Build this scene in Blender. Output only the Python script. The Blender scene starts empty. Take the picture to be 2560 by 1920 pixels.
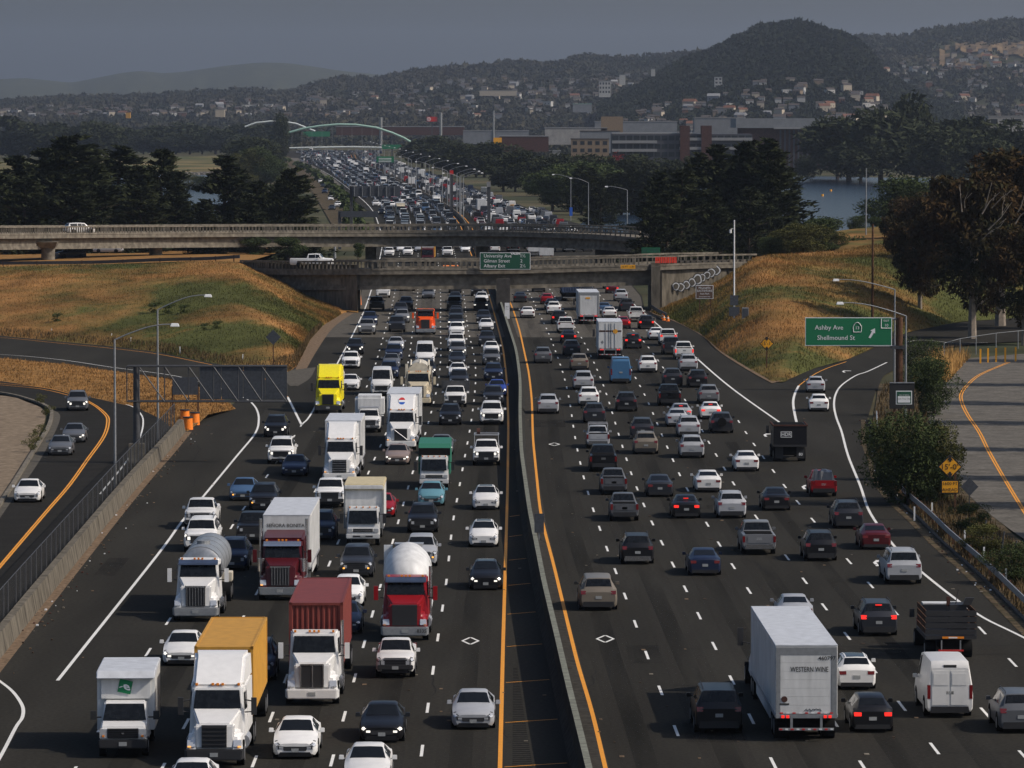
import bpy, bmesh, math, random
import numpy as np
from mathutils import Vector, Matrix
random.seed(7); RNG=np.random.default_rng(7)
SC=bpy.context.scene; COL=SC.collection
# ---------------- camera ----------------
F_PX=12300.0; HZ=290.0; CAM_H=26.0
PITCH=math.atan((960-HZ)/F_PX)
cam_data=bpy.data.cameras.new('camera'); cam=bpy.data.objects.new('camera',cam_data); COL.objects.link(cam)
cam_data.sensor_width=36; cam_data.lens=F_PX/2560*36; cam_data.clip_start=1; cam_data.clip_end=60000
cam.location=(0,0,CAM_H); cam.rotation_euler=(math.pi/2-PITCH,0,0); SC.camera=cam
# ---------------- sky, sun, exposure ----------------
SUN_EL=math.radians(40); SUN_AZ=math.radians(105)   # azimuth from +Y towards +X: right of the view, slightly behind the camera
world=bpy.data.worlds.new('World'); SC.world=world; world.use_nodes=True
nt=world.node_tree; bg=nt.nodes['Background']; sky=nt.nodes.new('ShaderNodeTexSky'); sky.sky_type='NISHITA'
sky.sun_disc=False; sky.sun_elevation=SUN_EL; sky.sun_rotation=SUN_AZ; sky.air_density=1.05; sky.dust_density=3.9; sky.ozone_density=4.2; sky.altitude=30
nt.links.new(sky.outputs[0],bg.inputs[0]); bg.inputs[1].default_value=0.15
sl=bpy.data.lights.new('sun','SUN'); sl.energy=5.0; sl.angle=math.radians(0.5); sl.color=(1.0,0.90,0.78)
sun=bpy.data.objects.new('sun',sl); COL.objects.link(sun)
sd=Vector((math.sin(SUN_AZ)*math.cos(SUN_EL),math.cos(SUN_AZ)*math.cos(SUN_EL),math.sin(SUN_EL)))
sun.rotation_euler=sd.to_track_quat('Z','Y').to_euler(); sun.location=(60,-40,90)
SC.view_settings.view_transform='Standard'; SC.view_settings.look='None'; SC.view_settings.exposure=-0.6; SC.view_settings.gamma=1
SC.view_settings.use_curve_mapping=False
SC.render.engine='CYCLES'; SC.cycles.max_bounces=5; SC.cycles.diffuse_bounces=2; SC.cycles.glossy_bounces=2; SC.cycles.transparent_max_bounces=10
SC.cycles.volume_bounces=0; SC.cycles.use_denoising=True
# ---------------- picture <-> place ----------------
SP,CP=math.sin(PITCH),math.cos(PITCH)
def ray(x,y):
    u=x-1280.0; v=960.0-y
    return (u, CP*F_PX+SP*v, -SP*F_PX+CP*v)
def P(x,y,z=0.0):
    r=ray(x,y); t=(z-CAM_H)/r[2]; return Vector((r[0]*t,r[1]*t,z))
def Q(x,y,d):
    r=ray(x,y); t=d/r[1]; return Vector((r[0]*t,d,CAM_H+r[2]*t))
def proj(p):
    x,y,z=p[0],p[1],p[2]-CAM_H
    w=y*CP-z*SP; v=y*SP+z*CP
    return 1280+F_PX*x/w, 960-F_PX*v/w
# ---------------- materials ----------------
M={}
def mat(name,col,rough=0.8,metal=0.0,var=0.0,scale=1.0,col2=None,bump=0.0,bscale=None,objcol=False,emit=0,coat=0,coords='Object',detail=4.0,stretch=None,spec=None,grain=0):
    m=bpy.data.materials.new(name); m.use_nodes=True; n=m.node_tree.nodes; l=m.node_tree.links; b=n['Principled BSDF']
    b.inputs['Roughness'].default_value=rough; b.inputs['Metallic'].default_value=metal
    if spec is None and rough>=.85: spec=.03
    if spec is not None: b.inputs['Specular IOR Level'].default_value=spec
    if coat: b.inputs['Coat Weight'].default_value=coat; b.inputs['Coat Roughness'].default_value=.08
    c=(*col,1); src=None
    if objcol:
        oi=n.new('ShaderNodeObjectInfo'); src=oi.outputs['Color']
    tc=n.new('ShaderNodeTexCoord'); vec=tc.outputs[coords]
    if stretch:
        mp=n.new('ShaderNodeMapping'); mp.inputs['Scale'].default_value=stretch; l.new(vec,mp.inputs[0]); vec=mp.outputs[0]
    if var or col2:
        t=n.new('ShaderNodeTexNoise'); t.inputs['Scale'].default_value=scale; t.inputs['Detail'].default_value=detail; t.inputs['Roughness'].default_value=.65
        l.new(vec,t.inputs[0])
        if col2:
            r=n.new('ShaderNodeValToRGB'); r.color_ramp.elements[0].position=.40; r.color_ramp.elements[1].position=.56
            r.color_ramp.elements[0].color=c; r.color_ramp.elements[1].color=(*col2,1); l.new(t.outputs[0],r.inputs[0]); src=r.outputs[0]
        if var:
            t2=n.new('ShaderNodeTexNoise'); t2.inputs['Scale'].default_value=scale*3.7; t2.inputs['Detail'].default_value=5; l.new(vec,t2.inputs[0])
            mr=n.new('ShaderNodeMapRange'); mr.inputs[1].default_value=.3; mr.inputs[2].default_value=.7; mr.inputs[3].default_value=1-var; mr.inputs[4].default_value=1+var; l.new(t2.outputs[0],mr.inputs[0])
            mx=n.new('ShaderNodeVectorMath'); mx.operation='SCALE'; l.new(mr.outputs[0],mx.inputs['Scale'])
            if src: l.new(src,mx.inputs[0])
            else: mx.inputs[0].default_value=col
            src=mx.outputs[0]
    if grain:
        t3=n.new('ShaderNodeTexNoise'); t3.inputs['Scale'].default_value=grain; t3.inputs['Detail'].default_value=2; l.new(tc.outputs[coords],t3.inputs[0])
        mr=n.new('ShaderNodeMapRange'); mr.inputs[1].default_value=.25; mr.inputs[2].default_value=.75; mr.inputs[3].default_value=.7; mr.inputs[4].default_value=1.3; l.new(t3.outputs[0],mr.inputs[0])
        mx=n.new('ShaderNodeVectorMath'); mx.operation='SCALE'; l.new(mr.outputs[0],mx.inputs['Scale'])
        if src: l.new(src,mx.inputs[0])
        else: mx.inputs[0].default_value=col
        src=mx.outputs[0]
    if src: l.new(src,b.inputs['Base Color'])
    else: b.inputs['Base Color'].default_value=c
    if bump:
        tb=n.new('ShaderNodeTexNoise'); tb.inputs['Scale'].default_value=bscale or scale*4; tb.inputs['Detail'].default_value=4; l.new(vec,tb.inputs[0])
        bp=n.new('ShaderNodeBump'); bp.inputs['Strength'].default_value=min(1,bump); bp.inputs['Distance'].default_value=bump; l.new(tb.outputs[0],bp.inputs['Height']); l.new(bp.outputs[0],b.inputs['Normal'])
    if emit: b.inputs['Emission Color'].default_value=c; b.inputs['Emission Strength'].default_value=emit
    M[name]=m; return m
mat('paint',(.5,.5,.5),.36,objcol=True,coat=.12,spec=.35,var=.05,scale=.8)
mat('glass',(.008,.009,.010),.10,spec=.32,var=.4,scale=1.2)  # noise in the glass colour stands in for dashboard reflections
mat('rubber',(.012,.012,.012),.85); mat('trim',(.018,.018,.02),.6); mat('undercarriage',(.01,.01,.01),.9)
mat('rim',(.35,.35,.36),.35,.7); mat('chrome',(.6,.6,.62),.2,.9); mat('alu',(.42,.43,.45),.45,.5,var=.12,scale=1)
mat('headlamp',(.55,.57,.6),.12,.3,coat=.6); mat('headlamp_lit',(1,.95,.85),.3,emit=1.4)
mat('amber',(.8,.25,.02),.3); mat('amber_lit',(1,.42,.06),.3,emit=2.5)
mat('tail',(.16,.008,.01),.25,coat=.5); mat('tail_lit',(1,.03,.02),.3,emit=1.2)
mat('plate',(.30,.31,.31),.5,var=.25,scale=14); mat('white_trim',(.75,.75,.74),.4)
mat('asphalt',(.031,.029,.0245),.92,var=.20,scale=.07,bump=.01,bscale=9,stretch=(1,.12,1),grain=5)
mat('asphalt_old',(.125,.115,.10),.95,var=.25,scale=.15,bump=.02,bscale=6,grain=3)
mat('asphalt_gutter',(.048,.044,.038),.95,var=.25,scale=.4,grain=4)
mat('asphalt_dark',(.024,.0225,.02),.92,var=.16,scale=.12,bump=.01,bscale=8,grain=5)
mat('concrete_road',(.095,.086,.072),.9,var=.15,scale=.25,grain=2.5)
mat('concrete',(.16,.142,.115),.9,var=.28,scale=.35,bump=.02,bscale=5,grain=1.5)
mat('concrete_stained',(.13,.115,.092),.9,var=.4,scale=.6,stretch=(1,1,.25),bump=.02,bscale=6)
mat('barrier_dark',(.030,.030,.028),.95,var=.4,scale=.5)  # near-black, uneven body colour of the near median wall
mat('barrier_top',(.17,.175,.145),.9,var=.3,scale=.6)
mat('concrete_dark',(.07,.065,.06),.95,var=.3,scale=.4)
mat('line_white',(.72,.71,.67),.7,var=.10,scale=1.5); mat('line_yellow',(.75,.30,.02),.7,var=.12,scale=1.2)
mat('rumble',(.02,.02,.02),.95)
mat('grass',(.27,.14,.050),.95,var=.35,scale=.05,col2=(.070,.074,.024),bump=.2,bscale=1.2,stretch=(.8,.45,1),detail=8,grain=2.2)
mat('grass_gold',(.25,.135,.048),.95,var=.35,scale=.12,bump=.25,bscale=1.2,grain=1.2)
mat('grass_blade',(.50,.29,.10),.95,var=.3,scale=.4)
mat('gravel',(.17,.12,.08),.95,var=.4,scale=.8,bump=.06,bscale=6,grain=4)
mat('dirt',(.20,.155,.11),.95,var=.25,scale=.3,bump=.05,bscale=4,grain=2)
mat('ground',(.10,.085,.05),.95,var=.35,scale=.01,col2=(.05,.055,.032),detail=6)
mat('bank',(.115,.085,.055),.95,var=.45,scale=.5,col2=(.06,.05,.03),bump=.08,bscale=3,grain=3)
mat('marsh',(.20,.15,.075),.95,var=.35,scale=.012,col2=(.07,.08,.035),detail=7)
mat('water',(.015,.03,.055),.16,bump=.12,bscale=.35,spec=.5)
mat('galv',(.27,.28,.29),.5,.4,var=.12,scale=1.5); mat('steel_dark',(.06,.062,.068),.6,.3,var=.2,scale=1); mat('sign_back',(.055,.062,.075),.6,.2,var=.25,scale=1.5)
mat('wood',(.10,.055,.035),.9,var=.3,scale=1); mat('sign_green',(.004,.155,.062),.5,var=.08,scale=2); mat('sign_dgreen',(.008,.075,.04),.5,var=.1,scale=2)
mat('sign_yellow',(.80,.36,.012),.5,var=.08,scale=2); mat('sign_brown',(.10,.055,.035),.6); mat('sign_white',(.75,.76,.76),.5); mat('sign_black',(.012,.012,.012),.6); mat('sign_blue',(.02,.10,.45),.5)
mat('orange',(.90,.22,.01),.6,var=.1,scale=2); mat('red',(.55,.02,.015),.5); mat('red_graffiti',(.85,.05,.02),.7)
mat('bark',(.06,.045,.035),.95,var=.3,scale=1); mat('bark_pale',(.24,.205,.17),.9,var=.3,scale=.6)
mat('leaf_cypress',(.028,.033,.016),.9,var=.5,scale=.35,coords='Generated' if False else 'Object'); mat('leaf_green',(.050,.066,.026),.9,var=.5,scale=.3)
mat('leaf_euc',(.030,.032,.015),.9,var=.5,scale=.12,col2=(.050,.030,.013)); mat('leaf_olive',(.085,.085,.03),.9,var=.5,scale=.6)
mat('leaf_far',(.036,.042,.022),.9,var=.55,scale=.02); mat('leaf_red',(.20,.02,.02),.9,var=.3,scale=.5)
mat('hill',(.05,.052,.028),.95,var=.4,scale=.006,detail=8); mat('hill_grass',(.15,.105,.06),.95,var=.3,scale=.006,detail=8)
mat('wall_white',(.40,.39,.37),.8,var=.08,scale=.3); mat('wall_cream',(.40,.34,.26),.8,var=.1,scale=.3); mat('wall_tan',(.22,.165,.115),.85,var=.1,scale=.3)
mat('wall_grey',(.17,.18,.195),.8,var=.12,scale=.1); mat('shed_pale',(.27,.26,.25),.8,var=.2,scale=.1); mat('brick',(.075,.038,.031),.9,var=.25,scale=.3); mat('wall_dark',(.045,.045,.055),.6,var=.2,scale=.1)
mat('roof_dark',(.08,.07,.065),.85,var=.2,scale=.3); mat('roof_terra',(.16,.08,.055),.85,var=.2,scale=.3); mat('roof_light',(.22,.22,.225),.7,var=.1,scale=.2)
mat('window_dark',(.02,.025,.03),.2); mat('arch_green',(.30,.46,.38),.5); mat('arch_white',(.62,.66,.64),.5)
mat('box_white',(.62,.62,.61),.5,var=.14,scale=.8,stretch=(1,1,.22)); mat('box_roof',(.50,.52,.55),.6,var=.12,scale=.6); mat('roof_yellowed',(.52,.44,.27),.7,var=.12,scale=.8)
mat('cont_yellow',(.50,.25,.03),.6,var=.12,scale=.6); mat('cont_red',(.17,.028,.02),.6,var=.15,scale=.7); mat('cont_blue',(.03,.05,.10),.6,var=.2,scale=.6)
mat('green_tarp',(.02,.16,.10),.6); mat('tank_alu',(.36,.37,.38),.38,.55,var=.2,scale=.8); mat('tank_cream',(.60,.55,.45),.45,var=.12,scale=.7); mat('tank_steel',(.45,.46,.47),.22,.85)
mat('tarp_black',(.03,.035,.045),.3,bump=.12,bscale=5); mat('logo_green',(.0,.17,.06),.5); mat('net',(.05,.05,.05),.9)
m=M['net']; n=m.node_tree.nodes; l=m.node_tree.links; b=n['Principled BSDF']; b.inputs['Alpha'].default_value=.28
def streak_mat(name,col,amax,scale,stretch):
    m=mat(name,col,.9); n=m.node_tree.nodes; l=m.node_tree.links; b=n['Principled BSDF']; tc=n.new('ShaderNodeTexCoord'); mp=n.new('ShaderNodeMapping'); mp.inputs['Scale'].default_value=stretch; l.new(tc.outputs['Object'],mp.inputs[0])
    t=n.new('ShaderNodeTexNoise'); t.inputs['Scale'].default_value=scale; t.inputs['Detail'].default_value=5; l.new(mp.outputs[0],t.inputs[0]); mr=n.new('ShaderNodeMapRange'); mr.inputs[1].default_value=.35; mr.inputs[2].default_value=.7; mr.inputs[3].default_value=0; mr.inputs[4].default_value=amax; l.new(t.outputs[0],mr.inputs[0]); l.new(mr.outputs[0],b.inputs['Alpha'])
streak_mat('oil_streak',(.016,.016,.015),.42,.5,(1,.06,1)); streak_mat('wear_track',(.052,.048,.042),.32,.4,(1,.05,1)); streak_mat('patch',(.026,.025,.023),.55,.8,(1,.2,1))
# ---------------- geometry helpers ----------------
class MB:
    def __init__(s): s.v=[];s.f=[];s.m=[];s.mats=[]
    def mi(s,m):
        if m not in s.mats: s.mats.append(m)
        return s.mats.index(m)
    def add(s,vs,fs,m):
        o=len(s.v); s.v.extend([tuple(q) for q in vs]); k=s.mi(m)
        for f in fs: s.f.append(tuple(i+o for i in f)); s.m.append(k)
        return s
    def hexa(s,p,m): # p: 4 bottom (ccw), 4 top
        return s.add(p,[(3,2,1,0),(4,5,6,7),(0,1,5,4),(1,2,6,5),(2,3,7,6),(3,0,4,7)],m)
    def box(s,x0,x1,y0,y1,z0,z1,m): return s.hexa([(x0,y0,z0),(x1,y0,z0),(x1,y1,z0),(x0,y1,z0),(x0,y0,z1),(x1,y0,z1),(x1,y1,z1),(x0,y1,z1)],m)
    def taper(s,b,t,m): # b,t = (x0,x1,y0,y1,z)
        return s.hexa([(b[0],b[2],b[4]),(b[1],b[2],b[4]),(b[1],b[3],b[4]),(b[0],b[3],b[4]),(t[0],t[2],t[4]),(t[1],t[2],t[4]),(t[1],t[3],t[4]),(t[0],t[3],t[4])],m)
    def quad(s,a,b,c,d,m): return s.add([a,b,c,d],[(0,1,2,3)],m)
    def cyl(s,c,r,ax,h,m,n=14,r2=None):
        r2=r if r2 is None else r2; vs=[]
        for k,(rr,e) in enumerate(((r,-h/2),(r2,h/2))):
            for i in range(n):
                a=2*math.pi*i/n; q=[0,0,0]; q[ax]=e; q[(ax+1)%3]=rr*math.cos(a); q[(ax+2)%3]=rr*math.sin(a); vs.append((c[0]+q[0],c[1]+q[1],c[2]+q[2]))
        fs=[(i,(i+1)%n,n+(i+1)%n,n+i) for i in range(n)]+[tuple(range(n))[::-1],tuple(range(n,2*n))]
        return s.add(vs,fs,m)
    def tube(s,pts,r,m,n=6,r1=None):
        pts=[Vector(p) for p in pts]; N=len(pts); vs=[]
        for i,p in enumerate(pts):
            d=(pts[min(i+1,N-1)]-pts[max(i-1,0)]).normalized(); u=d.cross(Vector((0,0,1)))
            if u.length<1e-3: u=Vector((1,0,0))
            u.normalize(); w=u.cross(d); rr=r if r1 is None else r+(r1-r)*i/(N-1)
            for k in range(n):
                a=2*math.pi*k/n; vs.append(p+u*rr*math.cos(a)+w*rr*math.sin(a))
        fs=[(i*n+k,i*n+(k+1)%n,(i+1)*n+(k+1)%n,(i+1)*n+k) for i in range(N-1) for k in range(n)]+[tuple(range(n))[::-1],tuple(range((N-1)*n,N*n))]
        return s.add(vs,fs,m)
    def poly(s,pts,m): return s.add(pts,[tuple(range(len(pts)))],m)
    def prism(s,pts,vec,m):
        n=len(pts); a=[Vector(p) for p in pts]; b=[p+Vector(vec) for p in a]
        return s.add(a+b,[tuple(range(n))[::-1],tuple(range(n,2*n))]+[(i,(i+1)%n,n+(i+1)%n,n+i) for i in range(n)],m)
    def mesh(s,me,mx,m): return s.add([mx@v.co for v in me.vertices],[tuple(p.vertices) for p in me.polygons],m)
    def merge(s,o,mx=None):
        k=len(s.v); s.v.extend([tuple(mx@Vector(q)) for q in o.v] if mx else o.v)
        for f,mi in zip(o.f,o.m): s.f.append(tuple(i+k for i in f)); s.m.append(s.mi(o.mats[mi]))
        return s
    def build(s,name,bevel=0,smooth=None,fix=False):
        me=bpy.data.meshes.new(name); me.from_pydata(s.v,[],s.f)
        for m in s.mats: me.materials.append(M[m])
        me.polygons.foreach_set('material_index',s.m)
        if bevel or fix:
            b=bmesh.new(); b.from_mesh(me)
            bmesh.ops.recalc_face_normals(b,faces=b.faces[:])
            if bevel: bmesh.ops.bevel(b,geom=b.edges[:],offset=bevel,segments=2,affect='EDGES',clamp_overlap=True)
            b.to_mesh(me); b.free()
        if smooth is not None:
            me.shade_smooth(); me.set_sharp_from_angle(angle=math.radians(smooth))
        me.update(); return me
def link(name,me,parent=None,loc=None,rot=None,col=None,kind=None,label=None,cat=None,group=None):
    o=bpy.data.objects.new(name,me); COL.objects.link(o)
    if parent: o.parent=parent
    if loc is not None: o.location=loc
    if rot is not None: o.rotation_euler=rot
    if col: o.color=(*col,1)
    if kind: o['kind']=kind
    if label: o['label']=label
    if cat: o['category']=cat
    if group: o['group']=group
    return o
def thing(name,label,cat,loc=(0,0,0),rz=0,group=None): return link(name,None,None,loc,(0,0,rz),None,None,label,cat,group)
class Proto:  # a model: parts (name, mesh, parent index or None, colour or None = the paint)
    def __init__(s): s.p=[]
    def part(s,name,me,parent=None,col='paint',loc=None,label=None): s.p.append((name,me,parent,col,loc,label)); return len(s.p)-1
    def place(s,name,label,cat,loc,rz,col,group=None,scale=None):
        t=thing(name,label,cat,loc,rz,group); os=[]
        if scale: t.scale=scale
        for (n,me,pa,c,lo,lb) in s.p:
            o=link(n,me,t if pa is None else os[pa],lo,None,col if c=='paint' else c); os.append(o)
            if lb: o['label']=lb
            if n in('side_post','hangers'): o['kind']='stuff'
        return t
_TX={}
def text(s,size=1.0,bold=0.0,sx=1.0):
    k=(s,size,bold,sx)
    if k in _TX: return _TX[k]
    c=bpy.data.curves.new('lettering','FONT'); c.body=s; c.size=size; c.align_x='CENTER'; c.align_y='CENTER'; c.resolution_u=2; c.offset=bold
    o=bpy.data.objects.new('lettering',c); COL.objects.link(o)
    dg=bpy.context.evaluated_depsgraph_get(); me=bpy.data.meshes.new_from_object(o.evaluated_get(dg)); bpy.data.objects.remove(o)
    if sx!=1:
        for v in me.vertices: v.co.x*=sx
    _TX[k]=me; return me
def face_mx(loc,right,up):
    r=Vector(right).normalized(); u=Vector(up).normalized(); n=r.cross(u)
    mx=Matrix.Identity(4); mx.col[0][:3]=r; mx.col[1][:3]=u; mx.col[2][:3]=n; mx.col[3][:3]=loc; return mx
RX,UP=(1,0,0),(0,0,1)
def smooth_pts(pts,n=8):  # Catmull-Rom
    p=[Vector(q) for q in pts]; out=[]
    p=[p[0]*2-p[1]]+p+[p[-1]*2-p[-2]]
    for i in range(1,len(p)-2):
        for k in range(n):
            t=k/n; a,b,c,d=p[i-1:i+3]
            out.append(.5*((2*b)+(c-a)*t+(2*a-5*b+4*c-d)*t*t+(3*b-a-3*c+d)*t**3))
    out.append(p[-2]); return out
def ribbon(mb,pts,w,m,z=None,dash=None,phase=0.0):
    pts=[Vector(p) for p in pts]; L=[0.0]
    for a,b in zip(pts,pts[1:]): L.append(L[-1]+(b-a).length)
    L=np.array(L); A=np.array([tuple(p) for p in pts])
    def at(s): return np.array([np.interp(s,L,A[:,k]) for k in range(3)])
    if dash:
        s=phase; segs=[]
        while s<L[-1]: segs.append((max(s,0),min(s+dash[0],L[-1]))); s+=dash[0]+dash[1]
    else: segs=[(0,L[-1])]
    for a,b in segs:
        if b-a<.05: continue
        ss=[a]+[x for x in L if a+.01<x<b-.01]+[b]; c=[at(s) for s in ss]; vs=[]
        for i,q in enumerate(c):
            t=c[min(i+1,len(c)-1)]-c[max(i-1,0)]; t[2]=0; t/=np.linalg.norm(t)+1e-9; nn=np.array([t[1],-t[0],0])*w/2
            for e in (-1,1):
                r=q+nn*e
                if z is not None: r[2]=z
                vs.append(tuple(r))
        mb.add(vs,[(2*i,2*i+1,2*i+3,2*i+2) for i in range(len(c)-1)],m)
    return mb
def sweep(mb,pts,prof,m,closed=True,caps=True): # prof: [(offset to the right, z)]
    pts=[Vector(p) for p in pts]; n=len(prof); vs=[]
    for i,p in enumerate(pts):
        t=pts[min(i+1,len(pts)-1)]-pts[max(i-1,0)]; t.z=0; t.normalize(); r=Vector((t.y,-t.x,0))
        for (o,z) in prof: vs.append(p+r*o+Vector((0,0,z)))
    e=n if closed else n-1
    fs=[(i*n+k,i*n+(k+1)%n,(i+1)*n+(k+1)%n,(i+1)*n+k) for i in range(len(pts)-1) for k in range(e)]
    if closed and caps: fs+=[tuple(range(n)),tuple(range((len(pts)-1)*n,len(pts)*n))[::-1]]
    mb.add(vs,fs,m); return mb
def loft(rows,m,sub=6,noise=0,nscale=.2,name='ground'):
    n=max(len(r) for r in rows); R=[]
    for r in rows:
        a=np.array([tuple(p) for p in r]); d=np.r_[0,np.cumsum(np.linalg.norm(np.diff(a,axis=0),axis=1))]; d/=d[-1]
        t=np.linspace(0,1,n*sub); R.append(np.stack([np.interp(t,d,a[:,k]) for k in range(3)],1))
    G=[]
    for i in range(len(R)-1):
        for k in range(sub): G.append(R[i]*(1-k/sub)+R[i+1]*k/sub)
    G.append(R[-1]); G=np.array(G)
    if noise:
        f=vnoise(G[...,0]*nscale,G[...,1]*nscale*.35); e=np.ones(f.shape); e[0]=0; e[-1]=0; G[...,2]+=noise*(f-.5)*e
    h,w=G.shape[:2]; mb=MB(); idx=np.arange(h*w).reshape(h,w)
    fs=[(idx[i,j],idx[i,j+1],idx[i+1,j+1],idx[i+1,j]) for i in range(h-1) for j in range(w-1)]
    mb.add(G.reshape(-1,3).tolist(),[tuple(int(q) for q in f) for f in fs],m); me=mb.build(name,fix=True,smooth=60); return me,G
_P=RNG.random((256,256))
def vnoise(x,y,oct=4):
    r=0;a=1;s=0
    for o in range(oct):
        xi=np.floor(x).astype(int);yi=np.floor(y).astype(int);fx=x-xi;fy=y-yi;fx=fx*fx*(3-2*fx);fy=fy*fy*(3-2*fy)
        g=lambda i,j:_P[i%256,j%256]
        r=r+a*((g(xi,yi)*(1-fx)+g(xi+1,yi)*fx)*(1-fy)+(g(xi,yi+1)*(1-fx)+g(xi+1,yi+1)*fx)*fy); s+=a;a*=.5;x=x*2.03+7;y=y*2.03+3
    return r/s
# ---------------- ground and roads ----------------
def interp_x(pts):
    ys=np.array([p[1] for p in pts]); xs=np.array([p[0] for p in pts]); o=np.argsort(ys); return lambda y: float(np.interp(y,ys[o],xs[o]))
def course(pts,ya=2600,yb=None,z=0.0,step=3.0):
    """ground course (one point per depth) through picture points, smoothed; pts ordered far to near"""
    w=sorted([P(x,y,z) for x,y in pts],key=lambda p:p.y); d=[p.y for p in w]; x=[p.x for p in w]
    s0=(x[1]-x[0])/(d[1]-d[0]); dn=P(0,ya,z).y
    if dn<d[0]: x=[x[0]-s0*(d[0]-dn)]+x; d=[dn]+d
    out=[]; k=d[0]
    D=[]
    while k<d[-1]: D.append(k); k+=max(step,(k/300)**2*3)
    D.append(d[-1]); D=np.array(D); X=np.interp(D,d,x)
    for _ in range(6):
        Y=X.copy(); Y[1:-1]=.25*X[:-2]+.5*X[1:-1]+.25*X[2:]; X=Y
    return [Vector((a,b,z)) for a,b in zip(X,D)]
def cx(c,d): return float(np.interp(d,[p.y for p in c],[p.x for p in c]))
def cdir(c,d):
    a,b=cx(c,d-4),cx(c,d+4); v=Vector((b-a,8,0)); return v.normalized()
# ground sheet
mb=MB(); mb.quad((-9000,-300,-.12),(9000,-300,-.12),(9000,22000,-.12),(-9000,22000,-.12),'ground'); link('ground',mb.build('ground'),kind='structure')
XL=[(-620,2300),(-233,1920),(0,1629),(150,1442),(286,1275),(395,1150),(455,1082),(500,1050),(560,1028),(640,965),(700,940),(735,915),(770,860),(800,822),(855,788),(893,775),(905,700),(925,660),(940,620),(945,600),(935,540),(905,515),(870,487),(850,470),(820,443),(790,418),(765,403),(700,388),(640,376)]
XR=[(3500,2300),(2920,1920),(2560,1560),(2440,1440),(2350,1360),(2290,1300),(2235,1250),(2200,1200),(2185,1150),(2172,1110),(2165,1060),(2180,1010),(2195,958),(2194,957.5),(1961,957),(1923,956),(1885,932),(1847,907),(1784,871),(1753,836),(1733,816),(1682,800),(1640,788),(1612,775),(1605,740),(1570,700),(1530,665),(1510,640),(1498,600),(1450,560),(1356,534),(1285,506),(1225,483),(1108,441),(1042,420),(985,402),(950,388),(905,376)]
fl,fr=interp_x(XL),interp_x(XR)
ys=sorted(set(list(np.geomspace(86,2010,260)+290)+[p[1] for p in XR]),reverse=True)
mb=MB(); vs=[]
for y in ys:
    a,b=fl(y),fr(y)
    for k in range(9): vs.append(P(a+(b-a)*k/8,y,0))
mb.add(vs,[(i*9+k,i*9+k+1,(i+1)*9+k+1,(i+1)*9+k) for i in range(len(ys)-1) for k in range(8)],'asphalt'); link('freeway_road',mb.build('freeway_road'),kind='structure')
# pale concrete pavement under and in front of the near overpass
mb=MB(); f2=lambda y:fl(y)+ (6 if y>775 else 2)
vs=[]; yy=list(np.linspace(843,700,20))
for y in yy:
    a=max(fl(y)+4, 893 if y<775 else 0); b=min(fr(y)-4,1640)
    vs+= [P(a,y,.004),P(b,y,.004)]
mb.add(vs,[(2*i,2*i+1,2*i+3,2*i+2) for i in range(len(yy)-1)],'concrete_road'); link('concrete_pavement',mb.build('concrete_pavement'),kind='structure')
def sheet(name,left,right,m,z=0.0,kind='structure'):
    L=smooth_pts([P(x,y,z) for x,y in left],5); R=smooth_pts([P(x,y,z) for x,y in right],5); n=60
    def rs(a):
        A=np.array([tuple(p) for p in a]); d=np.r_[0,np.cumsum(np.linalg.norm(np.diff(A,axis=0),axis=1))]; t=np.linspace(0,d[-1],n); return np.stack([np.interp(t,d,A[:,k]) for k in range(3)],1)
    L,R=rs(L),rs(R); vs=[]
    for a,b in zip(L,R):
        for k in range(4): vs.append(tuple(a+(b-a)*k/3))
    mb=MB(); mb.add(vs,[(i*4+k,i*4+k+1,(i+1)*4+k+1,(i+1)*4+k) for i in range(n-1) for k in range(3)],m); return link(name,mb.build(name,fix=True),kind=kind)
# on-ramp that joins from the left, above the grass strip
sheet('ramp_road',[(-160,835),(0,838),(130,850),(290,866),(400,880),(530,906),(640,925),(720,930),(745,918)],[(-160,893),(0,896),(150,910),(300,930),(440,948),(540,975),(600,1005),(620,1030),(640,1045)],'asphalt',z=.006)
# lower frontage road on the left
sheet('frontage_road',[(-200,935),(0,938),(160,965),(290,995),(360,1010),(400,1040),(430,1075),(415,1110),(330,1190),(180,1355),(0,1560),(-300,1900),(-600,2300)],[(-200,975),(-60,980),(0,985),(80,1005),(125,1025),(131,1045),(112,1092),(60,1172),(0,1268),(-200,1560),(-400,1860),(-600,2150),(-900,2600)],'asphalt_dark',z=-.004)
sheet('concrete_gutter',[(80,1003),(125,1022),(150,1037),(140,1075),(100,1150),(45,1230),(0,1295),(-200,1600)],[(76,998),(112,1018),(128,1036),(118,1075),(72,1150),(38,1205),(0,1262),(-200,1555)],'concrete_road',z=.002)
sheet('dirt_lot',[(-250,975),(0,988),(70,1006),(108,1024),(110,1060),(66,1150),(30,1205),(0,1255),(-250,1560)],[(-500,975),(-400,990),(-400,1010),(-400,1030),(-400,1060),(-400,1150),(-400,1205),(-400,1255),(-500,1560)],'dirt',z=-.02)
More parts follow.
